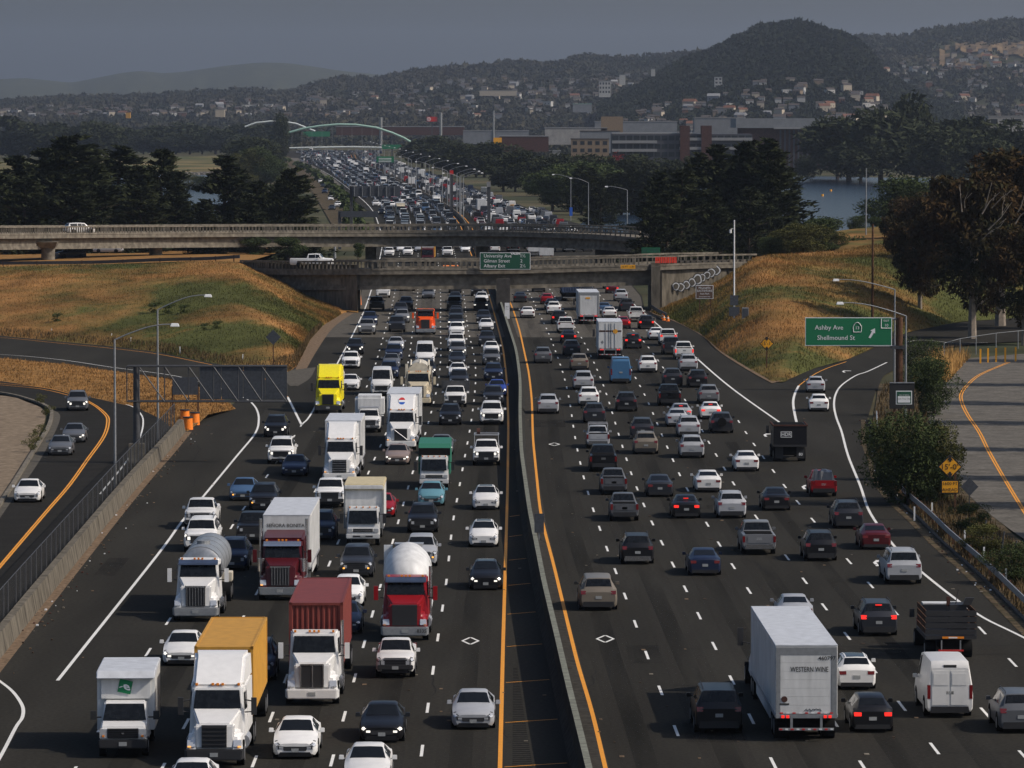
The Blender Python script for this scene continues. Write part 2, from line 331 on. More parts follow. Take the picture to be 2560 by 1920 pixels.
# exit ramp at the right and the side road
sheet('exit_ramp_road',[(1940,962),(1961,955),(1999,937),(2037,921),(2116,900),(2190,868),(2270,832),(2400,806),(2620,790)],[(2195,975),(2200,958),(2212,938),(2240,922),(2275,902),(2310,880),(2390,866),(2470,858),(2620,850)],'asphalt',z=.004)
sheet('side_road',[(2620,880),(2450,893),(2400,900),(2365,915),(2335,945),(2322,990),(2320,1040),(2345,1110),(2385,1180),(2425,1240),(2500,1305),(2620,1390),(2900,1600)],[(2900,880),(2860,893),(2860,900),(2860,915),(2860,945),(2860,990),(2860,1040),(2860,1110),(2860,1180),(2900,1240),(2960,1305),(3060,1390),(3300,1600)],'asphalt_old',z=.0)
# ---------------- lane lines ----------------
S_YEL=[(1183,620),(1208,690),(1222,735),(1239,795),(1258,869),(1268,960),(1271,1060),(1269,1212),(1267,1290),(1258,1600),(1250,1920)]
S_A=[(1129,599),(1136,629),(1152,695),(1159,729),(1163,760),(1166,797),(1173,841),(1182,870),(1189,906),(1190,942),(1187,985),(1181,1034),(1173,1086),(1161,1147),(1148,1220),(1131,1310),(1115,1465),(1093,1605),(1068,1778),(1054,1884)]
S_B=[(1093,620),(1099,696),(1103,751),(1101,794),(1101.5,845),(1103.5,875),(1098,947),(1083,1013),(1061,1093),(1028,1192),(992,1318),(946,1483),(905,1628),(858,1800)]
S_C=[(1045,615),(1046,722),(1042,761),(1034,806),(1028,860),(1023,893),(1008,972),(988,1020),(963,1090),(932,1156),(916,1194),(840,1368),(818,1423),(755,1590),(675,1802),(634,1909)]
S_D=[(1001,615),(988,733),(978,773),(964,822),(953,862),(939,913),(915,972),(880,1050),(820,1170),(700,1385),(638,1489),(599,1559),(470,1800)]
S_E=[(754,1062),(726,1105),(657,1206),(599,1285),(570,1333),(408,1572),(363,1642),(190,1918)]
S_EDGE=[(959.7,594),(948.7,650),(937.8,693),(917,759),(900,799),(877,846),(840,915),(781,1029),(754,1062)]
S_RAMPL=[(719,992),(754,1062)]
S_OUT=[(626,1003),(641,1022),(647,1048),(638,1083),(591,1141),(494,1258),(453,1306),(393,1388),(144,1701)]
N_YEL=[(1218,640),(1245,690),(1280,764),(1299,823),(1311,881),(1322,928),(1330,1001),(1332,1095),(1350,1275),(1361,1325),(1383,1407),(1412,1528),(1445,1664),(1480,1776),(1513,1918)]
N_1=[(1302,697),(1318,722),(1329,742),(1377,844),(1387,873),(1406,926),(1417,967),(1426,1012),(1433,1067),(1443,1124),(1460,1198),(1484,1278),(1519,1377),(1566,1498),(1620,1646),(1655,1736)]
N_2=[(1355,695),(1367,713),(1387,740),(1452,840),(1468,869),(1501,942),(1524,1008),(1538.6,1060),(1557,1119),(1579,1188),(1612,1269),(1658,1364),(1718.7,1482),(1791,1626),(1835,1710),(1935,1912)]
N_3=[(1405,690),(1500,800),(1547,869),(1589,945),(1613,988),(1634,1037),(1657,1093),(1701,1192),(1746,1274),(1806,1374),(1879,1487),(2100,1827)]
N_4=[(1452,690),(1511,749),(1574,816.7),(1609,851),(1644,899),(1715,1002),(1774,1110),(1836,1213),(1894,1298),(1974,1402),(2069,1528),(2196,1689),(2349,1888)]
N_5=[(1845,1050),(1865,1083),(1908,1143),(1963,1218),(2036,1305),(2128,1410),(2246,1539),(2470,1790)]
N_6=[(2435,1555),(2540,1666),(2660,1790)]
N_EDGE1=[(1515,700),(1569,747),(1638,806),(1704,865.5),(1822,964.6),(1972,1072)]
N_GORE=[(1995.5,1072),(1987,1036),(1983,1005),(1988,982),(1997,964)]
N_EDGE2=[(2217,906),(2170,928),(2139,939),(2104,963),(2089,986),(2085,1013),(2091,1044),(2104,1079),(2120,1138),(2151,1215),(2176,1283),(2240,1370),(2314,1438),(2439,1532),(2560,1594),(2800,1720)]
CR={}
def lane(name,pts,w=.13,m='line_white',dash=None,phase=0,d0=None,label=None,ya=2300):
    c=course(pts,ya); CR[name]=c
    q=[p for p in c if d0 is None or p.y<=d0]
    mb=ribbon(MB(),q,w,m,z=.010,dash=dash,phase=phase); link('lane_line',mb.build('lane_line'),kind='structure')
DASH=(3.66,10.97)
for nme,pts,ph in (('SA',S_A,201.6),('SB',S_B,0),('SC',S_C,0),('SD',S_D,0),('SE',S_E,0),('N1',N_1,0),('N2',N_2,0),('N3',N_3,0),('N4',N_4,0),('N5',N_5,0),('N6',N_6,0)):
    # phase so that one dash starts where the photograph's first one does
    ref={'SA':1884+17,'SB':1800+15,'SC':1802+15,'SD':1559+12,'SE':1642+12,'N1':1736+14,'N2':1710+14,'N3':1487+12,'N4':1528+12,'N5':1790+16,'N6':1666+14}[nme]
    d_ref=P(0,ref).y; c=course(pts,2300 if nme not in('SE',) else 2300); d0=c[0].y
    ph=(d_ref-d0)*1.03
    lane(nme,pts,dash=DASH,phase=ph-14.63*math.floor(ph/14.63)-14.63)
lane('SY',S_YEL,.18,'line_yellow'); lane('NY',N_YEL,.18,'line_yellow')
def straight(pts,w,m='line_white',dash=None,z=.012,sm=True):
    c=[P(x,y,z) for x,y in pts]; c=smooth_pts(c,6) if sm and len(c)>2 else c
    link('lane_line',ribbon(MB(),c,w,m,z=z,dash=dash).build('lane_line'),kind='structure')
straight(S_EDGE,.16); straight(S_RAMPL,.2); straight(S_OUT,.17); straight(N_EDGE1[:4],.16); straight([(1716,873),(1822,964.6),(1972,1072)],.2); straight(N_GORE,.22); straight(N_EDGE2,.18)
straight([(1997,964),(2034,937),(2069,920),(2116,904)],.12,'line_yellow')
straight([(-60,1660),(0,1703),(30,1727),(50,1753),(58,1773),(55,1795),(39,1819),(0,1893),(-60,1990)],.16)
straight([(-160,841),(0,844),(130,856),(290,872),(400,886),(530,912),(640,935),(719,992)],.13,'line_yellow',z=.018)
straight([(-160,884),(0,886),(150,899),(280,918),(440,940),(540,968),(600,990),(626,1003)],.14,z=.018)
for dx in (0,6):
    straight([(-120+dx,950-dx*.6),(0+dx,962-dx*.6),(100+dx,972-dx*.6),(170+dx,988-dx*.6),(225+dx,1008),(260+dx,1035),(267+dx,1055),(256+dx,1092),(215+dx,1150),(170+dx,1213),(115+dx,1277),(0+dx,1412),(-160+dx,1600)],.12,'line_yellow')
    straight([(2520+dx,905),(2450+dx,935),(2418+dx,960),(2400+dx,985),(2403+dx,1010),(2418+dx,1040),(2445+dx,1080),(2470+dx,1130),(2510+dx,1200),(2565+dx,1290),(2640+dx,1400)],.12,'line_yellow')
straight([(-120,938),(0,948),(160,975),(280,1003),(330,1016),(352,1035),(358,1056),(350,1092),(320,1148),(250,1235)],.13)
straight([(2240,862),(2300,850),(2386,857),(2470,856)],.12)
# carpool diamonds, arrows, gore hatching, rumble strip
def diamond(x,y,w,h):
    p=[P(x-w,y,.014),P(x,y-h,.014),P(x+w,y,.014),P(x,y+h,.014)]; mb=MB()
    for i in range(4): ribbon(mb,[p[i],p[(i+1)%4]],.13,'line_white',z=.014)
    link('carpool_diamond',mb.build('carpool_diamond'),kind='structure')
diamond(1176,1602,20,9); diamond(1513,1597,21,9); diamond(1385.8,1110.5,13,3.7)
def arrow(x,y,dxf=0):
    p=P(x,y); mb=MB(); q=lambda a,b:(p.x+a,p.y+b,.014)
    mb.poly([q(-.1,-2),q(.1,-2),q(.1,.4),q(-.1,.4)],'line_white'); mb.poly([q(-.1,.4),q(.1,.4),q(.35,1),q(.9,.9),q(.9,1.6),q(.2,1.9)],'line_white')
    link('pavement_arrow',mb.build('pavement_arrow'),kind='structure')
for x,y in ((2108,929),(1912,1088),(2008,1218),(2188,1408)): arrow(x,y)
mb=MB()
YE=lambda y:cx(CR['SY'],P(0,y).y)
BAR=[(1196,640),(1239,712),(1270,811),(1291,873),(1301,951),(1300,1029),(1303,1126),(1316.6,1223),(1324,1275),(1344,1372),(1359,1450),(1390,1578),(1421.5,1714),(1453,1839),(1472,1918)]
BARW=course([ (proj(P(x,y,1.42)-Vector((0,0,1.42)))) for x,y in BAR],2400)
for y in (1292,1342,1401,1464,1536,1617,1707,1807,1918,2040):
    p=P(0,y); x0=cx(CR['SY'],p.y)+.18; x1=cx(BARW,p.y+1.4)-.5
    ribbon(mb,[Vector((x0,p.y,.014)),Vector((x1,p.y+1.2,.014))],.11,'line_yellow',z=.014)
link('gore_hatching',mb.build('gore_hatching'),kind='structure')
mb=MB(); d=P(0,2000).y
while d<P(0,1250).y:
    x1=cx(BARW,d)-1.9; x0=max(x1-1.1,cx(CR['SY'],d)+.5)
    if x1>x0+.2: mb.box(x0,x1,d,d+.16,.0,.012,'rumble')
    d+=.62
link('rumble_strip',mb.build('rumble_strip'),kind='structure')
# pale shoulder right of the median wall
mb=MB(); ribbon(mb,[Vector((p.x+.75,p.y,.004)) for p in BARW],.8,'asphalt_gutter',z=.006); link('median_gutter',mb.build('median_gutter'),kind='structure')
# ---------------- median wall ----------------
mb=MB(); FARM=[(1159,547),(1114,511),(1073,491),(1038,475),(994,451),(956,431),(918.5,412),(888,397),(859,383)]
mb=sweep(MB(),BARW,[(-.42,0),(-.16,.5),(-.11,1.42),(.11,1.42),(.16,.5),(.42,0)],'barrier_dark')
t=thing('median_barrier','long dark concrete median wall between the two carriageways, nearest stretch','barrier'); link('wall',mb.build('wall',fix=True),t)
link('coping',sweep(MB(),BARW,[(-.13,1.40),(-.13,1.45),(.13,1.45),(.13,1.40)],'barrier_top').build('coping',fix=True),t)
FM=course([(1196,640)]+FARM,600)
FM=[p for p in FM if p.y>BARW[-1].y-5]
t=thing('median_barrier','low concrete median wall beyond the overpasses carrying the row of lamp posts','barrier'); link('wall',sweep(MB(),FM,[(-.3,0),(-.12,.9),(.12,.9),(.3,0)],'concrete').build('wall',fix=True),t)
FL=course([(945,600),(926,520.6),(908,504.7),(892,490),(872,475),(839,445),(809,421),(785,408),(700,389)],590)
FR=course([(1498,600),(1438,557),(1354,531),(1283,504),(1223,481),(1106,440),(1040,419),(985,402),(950,388)],590)
straight_far=lambda c,off,m,w:link('lane_line',ribbon(MB(),[Vector((p.x+off,p.y,.01)) for p in c if p.y>900],w,m,z=.012).build('lane_line'),kind='structure')
straight_far(FL,1.2,'line_white',.2); straight_far(FR,-1.5,'line_white',.2); straight_far(FM,-1.2,'line_yellow',.2); straight_far(FM,1.2,'line_yellow',.2)

# oil streaks, wheel tracks, patches and sealed cracks
def between(a,b,f,d0,d1,step=6):
    out=[]; d=d0
    while d<d1: out.append(Vector((cx(CR[a],d)*(1-f)+cx(CR[b],d)*f,d,.008))); d+=step
    return out
mo,mw=MB(),MB()
for prs in (('SY','SA','SB','SC','SD'),('NY','N1','N2','N3','N4')):
    for a,b in zip(prs,prs[1:]):
        d0=max(CR[a][0].y,CR[b][0].y); d1=min(CR[a][-1].y,CR[b][-1].y)
        ribbon(mo,between(a,b,.5,d0,d1),.95,'oil_streak',z=.007)
        for f in (.27,.73): ribbon(mw,between(a,b,f,d0,d1),.55,'wear_track',z=.0075)
for a,b,d1 in (('SD','SE',420),('N4','N5',395)):
    d0=max(CR[a][0].y,CR[b][0].y); ribbon(mo,between(a,b,.5,d0,d1),.95,'oil_streak',z=.007)
link('oil_streaks',mo.build('oil_streaks'),kind='structure'); link('wheel_tracks',mw.build('wheel_tracks'),kind='structure')
rr=random.Random(31); mb=MB()
for k in range(46):
    y=rr.uniform(980,1915); x=rr.uniform(fl(y)+30,min(fr(y),2600)-20); p=P(x,y); n_=rr.randint(5,12); pts=[p]; dx=rr.choice([rr.uniform(-.1,.15),rr.uniform(-.1,.15),1.0])
    for j in range(n_): pts.append(pts[-1]+Vector((dx*1.0+rr.gauss(0,.10),(1.3 if dx<.5 else .12)+rr.gauss(0,.15),0)))
    ribbon(mb,pts,.05,'rumble',z=.0085)
link('sealed_cracks',mb.build('sealed_cracks'),kind='structure')
mb=MB()
for k in range(9):
    y=rr.uniform(1000,1900); x=rr.uniform(fl(y)+60,min(fr(y),2500)-60); p=P(x,y); a_,b_=rr.uniform(1.2,3.2),rr.uniform(3,12); mb.quad((p.x,p.y,.0065),(p.x+a_,p.y,.0065),(p.x+a_,p.y+b_,.0065),(p.x,p.y+b_,.0065),'patch')
link('road_patches',mb.build('road_patches'),kind='structure')
# ---------------- walls, slopes, bridges ----------------
# near side wall at the left with a chain link fence
WALLB=[(-420,2150),(-233,1920),(0,1629),(75,1535),(150,1442),(215,1362),(286,1275),(345,1205),(395,1150),(430,1110),(455,1080)]
wl=smooth_pts([P(x,y) for x,y in WALLB],6)
t=thing('retaining_wall','stained concrete wall along the left shoulder below the chain link fence','wall')
link('wall',sweep(MB(),wl,[(-.32,-.3),(-.28,1.05),(.12,1.05),(.3,0),(.3,-.3)],'concrete_stained').build('wall',fix=True),t)
L=0; mb=MB(); prev=wl[0]
for p in wl[1:]:
    L+=(p-prev).length; prev=p
f=thing('chain_link_fence','chain link fence standing behind the left concrete wall','fence')
fp=[p+Vector((-.5,0,0)) for p in wl]; A=[fp[0]]
for p in fp:
    if (p-A[-1]).length>2.6: A.append(p)
pm=MB().cyl((0,0,1.15),.045,2,2.7,'steel_dark',6).build('post')
for p in A: link('post',pm,f,p)
link('rail',MB().tube([p+Vector((0,0,2.45)) for p in A],.025,'steel_dark',5).build('rail'),f)
mb=MB(); n=len(A); mb.add([p+Vector((0,0,.1)) for p in A]+[p+Vector((0,0,2.42)) for p in A],[(i,i+1,n+i+1,n+i) for i in range(n-1)],'net'); link('netting',mb.build('netting'),f)
# joint ribs on the wall
mb=MB(); acc=0; prev=wl[0]
for p in wl[1:]:
    acc+=(p-prev).length; prev=p
    if acc>3.2: mb.box(p.x-.2,p.x+.125,p.y-.03,p.y+.03,.9,1.058,'concrete_dark'); mb.hexa([(p.x+.2,p.y-.03,0),(p.x+.31,p.y-.03,0),(p.x+.31,p.y+.03,0),(p.x+.2,p.y+.03,0),(p.x+.05,p.y-.03,1.05),(p.x+.13,p.y-.03,1.05),(p.x+.13,p.y+.03,1.05),(p.x+.05,p.y+.03,1.05)],'concrete_dark'); acc=0
link('joint',mb.build('joint'),t)['kind']='stuff'
# left slope
def rowq(pts): return [Q(x,y,d) if d else P(x,y) for x,y,d in pts]
base=[(-220,836,0),(0,839,0),(130,852,0),(290,867,0),(400,881,0),(530,908,0),(640,926,0),(720,932,0),(742,915,0),(775,850,0),(806,815,0),(858,783,0),(895,776,0)]
top=[(-220,668,690),(0,666,688),(120,663,686),(250,661,684),(400,657,682),(520,652,678),(600,656,673),(660,684,668),(700,702,665),(760,735,661),(815,757,657),(858,775,653),(896,782,650)]
b0=rowq(base); t0=rowq(top)
mid1=[a.lerp(b,.35)+Vector((0,0,.7)) for a,b in zip(b0,t0)]; mid2=[a.lerp(b,.7)+Vector((0,0,.8)) for a,b in zip(b0,t0)]
for k in range(8,13):
    for mm,f_ in ((mid1,.35),(mid2,.7)): mm[k]=b0[k].lerp(t0[k],f_)+Vector((0,0,.15))
me,GL=loft([b0,mid1,mid2,t0],'grass',sub=7,noise=.5,name='grass_slope'); link('grass_slope',me,kind='structure')
# plateau behind the left slope top
pl=[[Q(-260,668,690),Q(0,666,688),Q(250,661,684),Q(520,652,678),Q(600,656,673)],[Q(-300,658,735),Q(0,656,735),Q(250,650,735),Q(520,645,730),Q(640,648,725)],[Q(-300,630,850),Q(0,629,850),Q(250,627,850),Q(520,625,850),Q(700,630,840)],[Q(-300,606,1000),Q(0,606,1000),Q(250,606,1000),Q(520,606,1000),Q(760,612,985)]]
me,_=loft(pl,'grass_gold',sub=5,name='upper_field'); link('upper_field',me,kind='structure')
link('access_road',ribbon(MB(),[Q(x,y,d)+Vector((0,0,.25)) for x,y,d in ((-60,656,740),(60,653,752),(150,648,770),(230,641,800),(320,635,830),(420,630,850),(520,627,865))],5,'asphalt_old').build('access_road'),kind='structure')
mb=MB(); 
# grass strip between ramp and frontage road
me,GS=loft([rowq([(-160,948,0),(0,952,0),(150,976,0),(280,1005,0),(340,1018,0),(400,1046,0),(440,1078,0),(470,1078,0)]),[p+Vector((0,0,.5)) for p in rowq([(-160,920,0),(0,925,0),(150,940,0),(280,965,0),(360,985,0),(420,1005,0),(480,1040,0),(520,1050,0)])],rowq([(-160,892,0),(0,895,0),(150,909,0),(300,930,0),(440,950,0),(530,978,0),(575,1010,0),(590,1022,0)])],'grass_gold',sub=5,noise=.4,name='grass_strip'); link('grass_strip',me,kind='structure')
# gravel verge and concrete apron at the merge
sheet('gravel_verge',[(738,926),(755,880),(790,822),(850,782),(888,770)],[(762,930),(790,880),(830,822),(872,790),(896,778)],'gravel',z=.012)
sheet('concrete_apron',[(700,928),(722,962),(735,964)],[(790,918),(775,945),(745,965)],'concrete_road',z=.020)
# right slope
RB=[(1612,776,0),(1683,801,0),(1753,837,0),(1800,878,0),(1847,908,0),(1900,940,0),(1930,957,0),(1961,954,0),(1999,936,0),(2037,920,0),(2116,899,0),(2190,866,0),(2270,830,0),(2400,804,0),(2640,788,0)]
RT=[(1640,775,659),(1720,745,661.5),(1800,702,664.5),(1855,665,666.5),(1892,641,667.8),(1930,638,670),(1960,637,680),(2000,633,690),(2040,630,695),(2080,628,700),(2120,622,705),(2180,612,715),(2240,606,720),(2400,600,730),(2640,596,740)]
b1=rowq(RB); t1=rowq(RT); m1=[a.lerp(b,.4)+Vector((0,0,.8)) for a,b in zip(b1,t1)]; m2=[a.lerp(b,.75)+Vector((0,0,1.0)) for a,b in zip(b1,t1)]
for k in (0,1): m1[k]=b1[k].lerp(t1[k],.4); m2[k]=b1[k].lerp(t1[k],.75)
me,GR=loft([b1,m1,m2,t1],'grass',sub=7,noise=.7,name='grass_slope'); link('grass_slope',me,kind='structure')
def on_grid(G,x,y):
    F=G.reshape(-1,3); pr=np.array([proj(p) for p in F]); k=np.argsort((pr[:,0]-x)**2+(pr[:,1]-y)**2)[:4]; w=1/(1+np.hypot(pr[k,0]-x,pr[k,1]-y)); return Vector((F[k]*w[:,None]).sum(0)/w.sum())
pl=[t1[4:],[p+Vector((0,10,.1 if i>5 else -.6)) for i,p in enumerate(t1[4:])],[p+Vector((p.x*.05,75,.6 if i>5 else -6)) for i,p in enumerate(t1[4:])],[p+Vector((p.x*.2,280,-8)) for p in t1[4:]]]
me,_=loft(pl,'grass',sub=4,noise=.3,name='upper_field'); link('upper_field',me,kind='structure')
sheet('gravel_verge',[(1612,778),(1683,802),(1753,838),(1800,880),(1870,925),(1930,958)],[(1660,776),(1760,805),(1800,840),(1840,880),(1905,915),(1980,945)],'gravel',z=.05)
sheet('verge_strip',[(2196,960),(2190,1010),(2182,1060),(2188,1110),(2200,1150),(2216,1200),(2252,1250),(2305,1300),(2365,1360),(2455,1440),(2575,1560),(2940,1920)],[(2330,948),(2322,990),(2320,1040),(2345,1110),(2385,1180),(2425,1240),(2500,1305),(2560,1360),(2660,1440),(2760,1520),(2900,1640),(3300,1920)],'bank',z=-.02)
# right side barrier (metal beam rail on concrete kerb)
RBAR=[(2176,1050),(2180,1110),(2195,1150),(2208,1200),(2243,1250),(2298,1300),(2358,1360),(2448,1440),(2568,1560),(2930,1920)]
rb=smooth_pts([P(x,y) for x,y in RBAR],6)
t=thing('guard_rail','dark steel guard rail curving along the right shoulder below the bushes','guard rail')
link('rail',sweep(MB(),[p+Vector((.5,0,0)) for p in rb],[(-.04,.45),(-.09,.55),(-.04,.62),(-.09,.72),(-.04,.8),(.03,.8),(.03,.45)],'galv').build('rail',fix=True),t)
pm=MB().box(-.08,.08,-.08,.08,0,.8,'wood').build('post'); acc=9; prev=rb[0]
for p in rb:
    acc+=(p-prev).length; prev=p
    if acc>2.4: link('post',pm,t,p+Vector((.62,0,0))); acc=0
t=thing('concrete_kerb','low concrete kerb at the foot of the right guard rail','kerb'); link('kerb',sweep(MB(),rb,[(-.1,0),(-.1,.15),(.1,.15),(.1,0)],'concrete_dark').build('kerb',fix=True),t)
# litter and grit strips
link('grit_strip',ribbon(MB(),[p+Vector((.55,0,0)) for p in wl],.5,'gravel',z=.016).build('grit_strip'),kind='structure')
link('grit_strip',ribbon(MB(),[p+Vector((-.15,0,0)) for p in rb],1.3,'bank',z=.018).build('grit_strip'),kind='structure')
mb=MB(); rr=random.Random(77)
for c_,o_,n_ in ((rb,-.2,260),(wl,.6,160)):
    for k in range(n_):
        i=rr.randrange(len(c_)-1); p=c_[i].lerp(c_[i+1],rr.random()); s=rr.uniform(.02,.06); x_=p.x+o_+rr.gauss(0,.35)+(0 if c_ is rb else abs(rr.gauss(0,.5))); mb.box(x_-s,x_+s,p.y-s*2,p.y+s*2,.01,.02+s,rr.choice(['gravel','concrete','sign_white','brick','gravel','bark']))
link('litter',mb.build('litter'),kind='stuff',label='litter and stones scattered along the shoulders')
mb=MB()
for k in range(170):
    y=rr.uniform(1000,1900); x=rr.uniform(fl(y),fr(y)); p=P(x,y); s=rr.uniform(.03,.07); mb.box(p.x-s*1.5,p.x+s*1.5,p.y-s*3,p.y+s*3,.005,.03,rr.choice(['concrete','bark','gravel']))
link('road_debris',mb.build('road_debris'),kind='stuff',label='small scraps lying on the asphalt')
# kerb on the left lot
kb=smooth_pts([P(x,y) for x,y in [(-160,970),(0,984),(80,1003),(122,1022),(129,1040),(118,1075),(72,1150),(38,1205),(0,1262),(-200,1555)]],6)
t=thing('concrete_kerb','raised concrete kerb between the dirt lot and the frontage road','kerb'); link('kerb',sweep(MB(),kb,[(-.15,0),(-.15,.18),(.15,.18),(.15,0)],'concrete').build('kerb',fix=True),t)
# ---- overpasses ----
def overpass(name,label,near,par_h,deck_w,gird,lit,girder_lo,balu=.62):
    """near: [(px,py of the parapet top,depth)]"""
    t=thing(name,label,'bridge'); tp=smooth_pts([Q(x,y,d) for x,y,d in near],8)
    deck=[p-Vector((0,0,par_h)) for p in tp]
    link('deck',sweep(MB(),deck,[(.0,-.35),(.0,.0),(.25,.0),(-deck_w,.02),(-deck_w,-.35)] if False else [(0,-.55),(0,.02),(-deck_w,.02),(-deck_w,-.55)],'concrete').build('deck',fix=True),t)
    for off in (0,-deck_w+.3):
        r=MB(); sweep(r,[p for p in deck],[(off-.3,par_h-.22),(off-.3,par_h),(off+.04,par_h),(off+.04,par_h-.22)],'concrete')
        link('hand_rail',r.build('hand_rail',fix=True),t)
        k=MB(); sweep(k,deck,[(off-.3,.02),(off-.3,.25),(off+.06,.25),(off+.06,-.0)],'concrete'); link('kerb',k.build('kerb',fix=True),t)
        b=MB(); acc=0; prev=deck[0]; 
        for i in range(len(deck)-1):
            a,c=deck[i],deck[i+1]; n=max(1,int((c-a).length/balu)); tt=(c-a).normalized(); nn=Vector((tt.y,-tt.x,0))
            for k_ in range(n):
                q=a.lerp(c,k_/n)+nn*(off-.13); w=.10
                b.box(q.x-w,q.x+w,q.y-.1,q.y+.1,q.z+.2,q.z+par_h-.2,'concrete')
        link('baluster',b.build('baluster'),t)['kind']='stuff'
    g=MB(); sweep(g,deck,[(-.9,-gird),(-.9,-.5),(-deck_w+.9,-.5),(-deck_w+.9,-gird)],'concrete'); link('girder',g.build('girder',fix=True),t)
    if girder_lo:
        g=MB(); sweep(g,deck,[(-.75,-gird-.02),(-.75,-gird+.45),(-1.2,-gird+.45),(-1.2,-gird-.02)],'concrete'); link('girder_flange',g.build('girder_flange',fix=True),t)
    return t,deck
N1P=[(600,650,672),(740,652,660),(893,651,652),(1050,650,652),(1263,649,654),(1450,644,656),(1640,640,658),(1760,636,662),(1892,634,667)]
nb,nd=overpass('overpass','near concrete overpass with baluster parapet and a green road sign on its face','x' and N1P,1.35,9.0,2.55,True,True)
# abutment walls
def wallpoly(parent,name,pts,depth,m='concrete',thick=1.2):
    v=[Q(x,y,d) for x,y,d in pts]; mb=MB(); mb.prism(v,(0,thick,0),m); return link(name,mb.build(name,fix=True),parent)
wallpoly(nb,'wing_wall',[(598,672,672.3),(598,655,672.3),(740,659,660.3),(893,662,652.2),(893,786,652.2),(760,790,660.3),(598,790,672.3)],0,'concrete_stained',1.0)
wallpoly(nb,'wing_wall',[(1650,783,658.5),(1650,652,658.5),(1892,648,667.5),(1892,790,667.5)],0,'concrete_stained',1.0)
wallpoly(nb,'abutment_column',[(1628,781,657.5),(1628,657,657.5),(1651,657,657.5),(1651,781,657.5)],0,'concrete_stained',2.2)
mb=MB(); a=P(893,783); mb.box(a.x-1.0,a.x,a.y+5.0,a.y+16,0,5.2,'concrete_stained'); link('abutment',mb.build('abutment'),nb)
mb=MB(); a=P(1628,778); mb.box(a.x,a.x+1.2,a.y,a.y+16,0,6,'concrete_stained'); link('abutment',mb.build('abutment'),nb)
# panel trims on the right wing wall
mb=MB()
for (x0,y0,x1,y1,w) in ((1654,655,1654,776,.08),(1654,655,1822,653,.22),(1822,653,1822,690,.22),(1630,676,1652,676,.06)):
    dd_=lambda x:658.3+(x-1650)/242*9; p,q=Q(x0,y0,dd_(x0)),Q(x1,y1,dd_(x1))
    if abs(x1-x0)>30: mb.hexa([(p.x,p.y-.1,p.z-w/2),(q.x,q.y-.1,q.z-w/2),(q.x,q.y+.3,q.z-w/2),(p.x,p.y+.3,p.z-w/2),(p.x,p.y-.1,p.z+w/2),(q.x,q.y-.1,q.z+w/2),(q.x,q.y+.3,q.z+w/2),(p.x,p.y+.3,p.z+w/2)],'concrete_dark'); continue
    mb.box(min(p.x,q.x)-w/2,max(p.x,q.x)+w/2,p.y-.08,p.y+.6,min(p.z,q.z)-w/2,max(p.z,q.z)+w/2,'concrete_dark')
link('panel_joint',mb.build('panel_joint'),nb)
mb=MB(); rr=random.Random(3)
cxs=[(1690,716),(1702,718),(1716,712),(1730,706),(1744,698),(1756,694),(1768,688),(1778,682),(1790,676)]
for i,(x,y) in enumerate(cxs):
    c=Q(x,y,658.0+(x-1650)/242*9); r=.5+.13*rr.random()+.12*(i in (4,8))
    for m_,r0,dy in (('sign_black',r,.0),('sign_white',r*.86,-.05),('concrete',r*.62,-.1)):
        mb.prism([(c.x+r0*math.cos(a)*(1+.12*math.sin(3*a+i)),c.y+dy,c.z+r0*1.15*math.sin(a)) for a in [k*math.pi/9 for k in range(18)]],(0,.04,0),m_)
o=link('graffiti',mb.build('graffiti',fix=True),nb)
mb=MB()
for i in range(13):
    p=Q(1639+i*4.15,640,654.6); p=Vector((p.x,0,0)); 
for i in range(12):
    p=Q(1640+i*4.5,637+2.5,657.2); mb.box(p.x-.085,p.x+.085,p.y-.5,p.y-.35,p.z-.95,p.z-.15,'red_graffiti')
link('red_paint',mb.build('red_paint'),nb)
# second overpass
N2P=[(-140,565,715),(0,566,735),(220,565,758),(440,564,778),(700,563,792),(980,563,800),(1200,562,798),(1400,566,790),(1500,570,784),(1600,578,780)]
fb,fd=overpass('overpass','far curved concrete overpass on round piers in front of the cypress trees','x' and N2P,1.3,10.5,2.2,True,True)
for x,yb,d,w in ((113,660,744,1.05),(384,662,775,1.05),(925,655,802,.9)):
    p=P(0,100); q=Q(x,600,d); mb=MB().cyl((q.x,q.y+4.5,3.4),w,2,6.8,'concrete',16); mb.taper((q.x-w*1.1,q.x+w*1.1,q.y+3.3,q.y+5.7,6.0),(q.x-w*1.5,q.x+w*1.5,q.y+2.5,q.y+6.5,6.9),'concrete'); link('pier',mb.build('pier',smooth=40),fb)
q=Q(1205,600,800); link('pier',MB().box(q.x-1.0,q.x+1.0,q.y+1,q.y+8,0,6.6,'concrete').build('pier'),fb)
q=Q(1490,600,786); mb=MB().box(q.x,q.x+9,q.y+1.4,q.y+9,0,6.4,'concrete_dark'); link('abutment',mb.build('abutment'),fb)
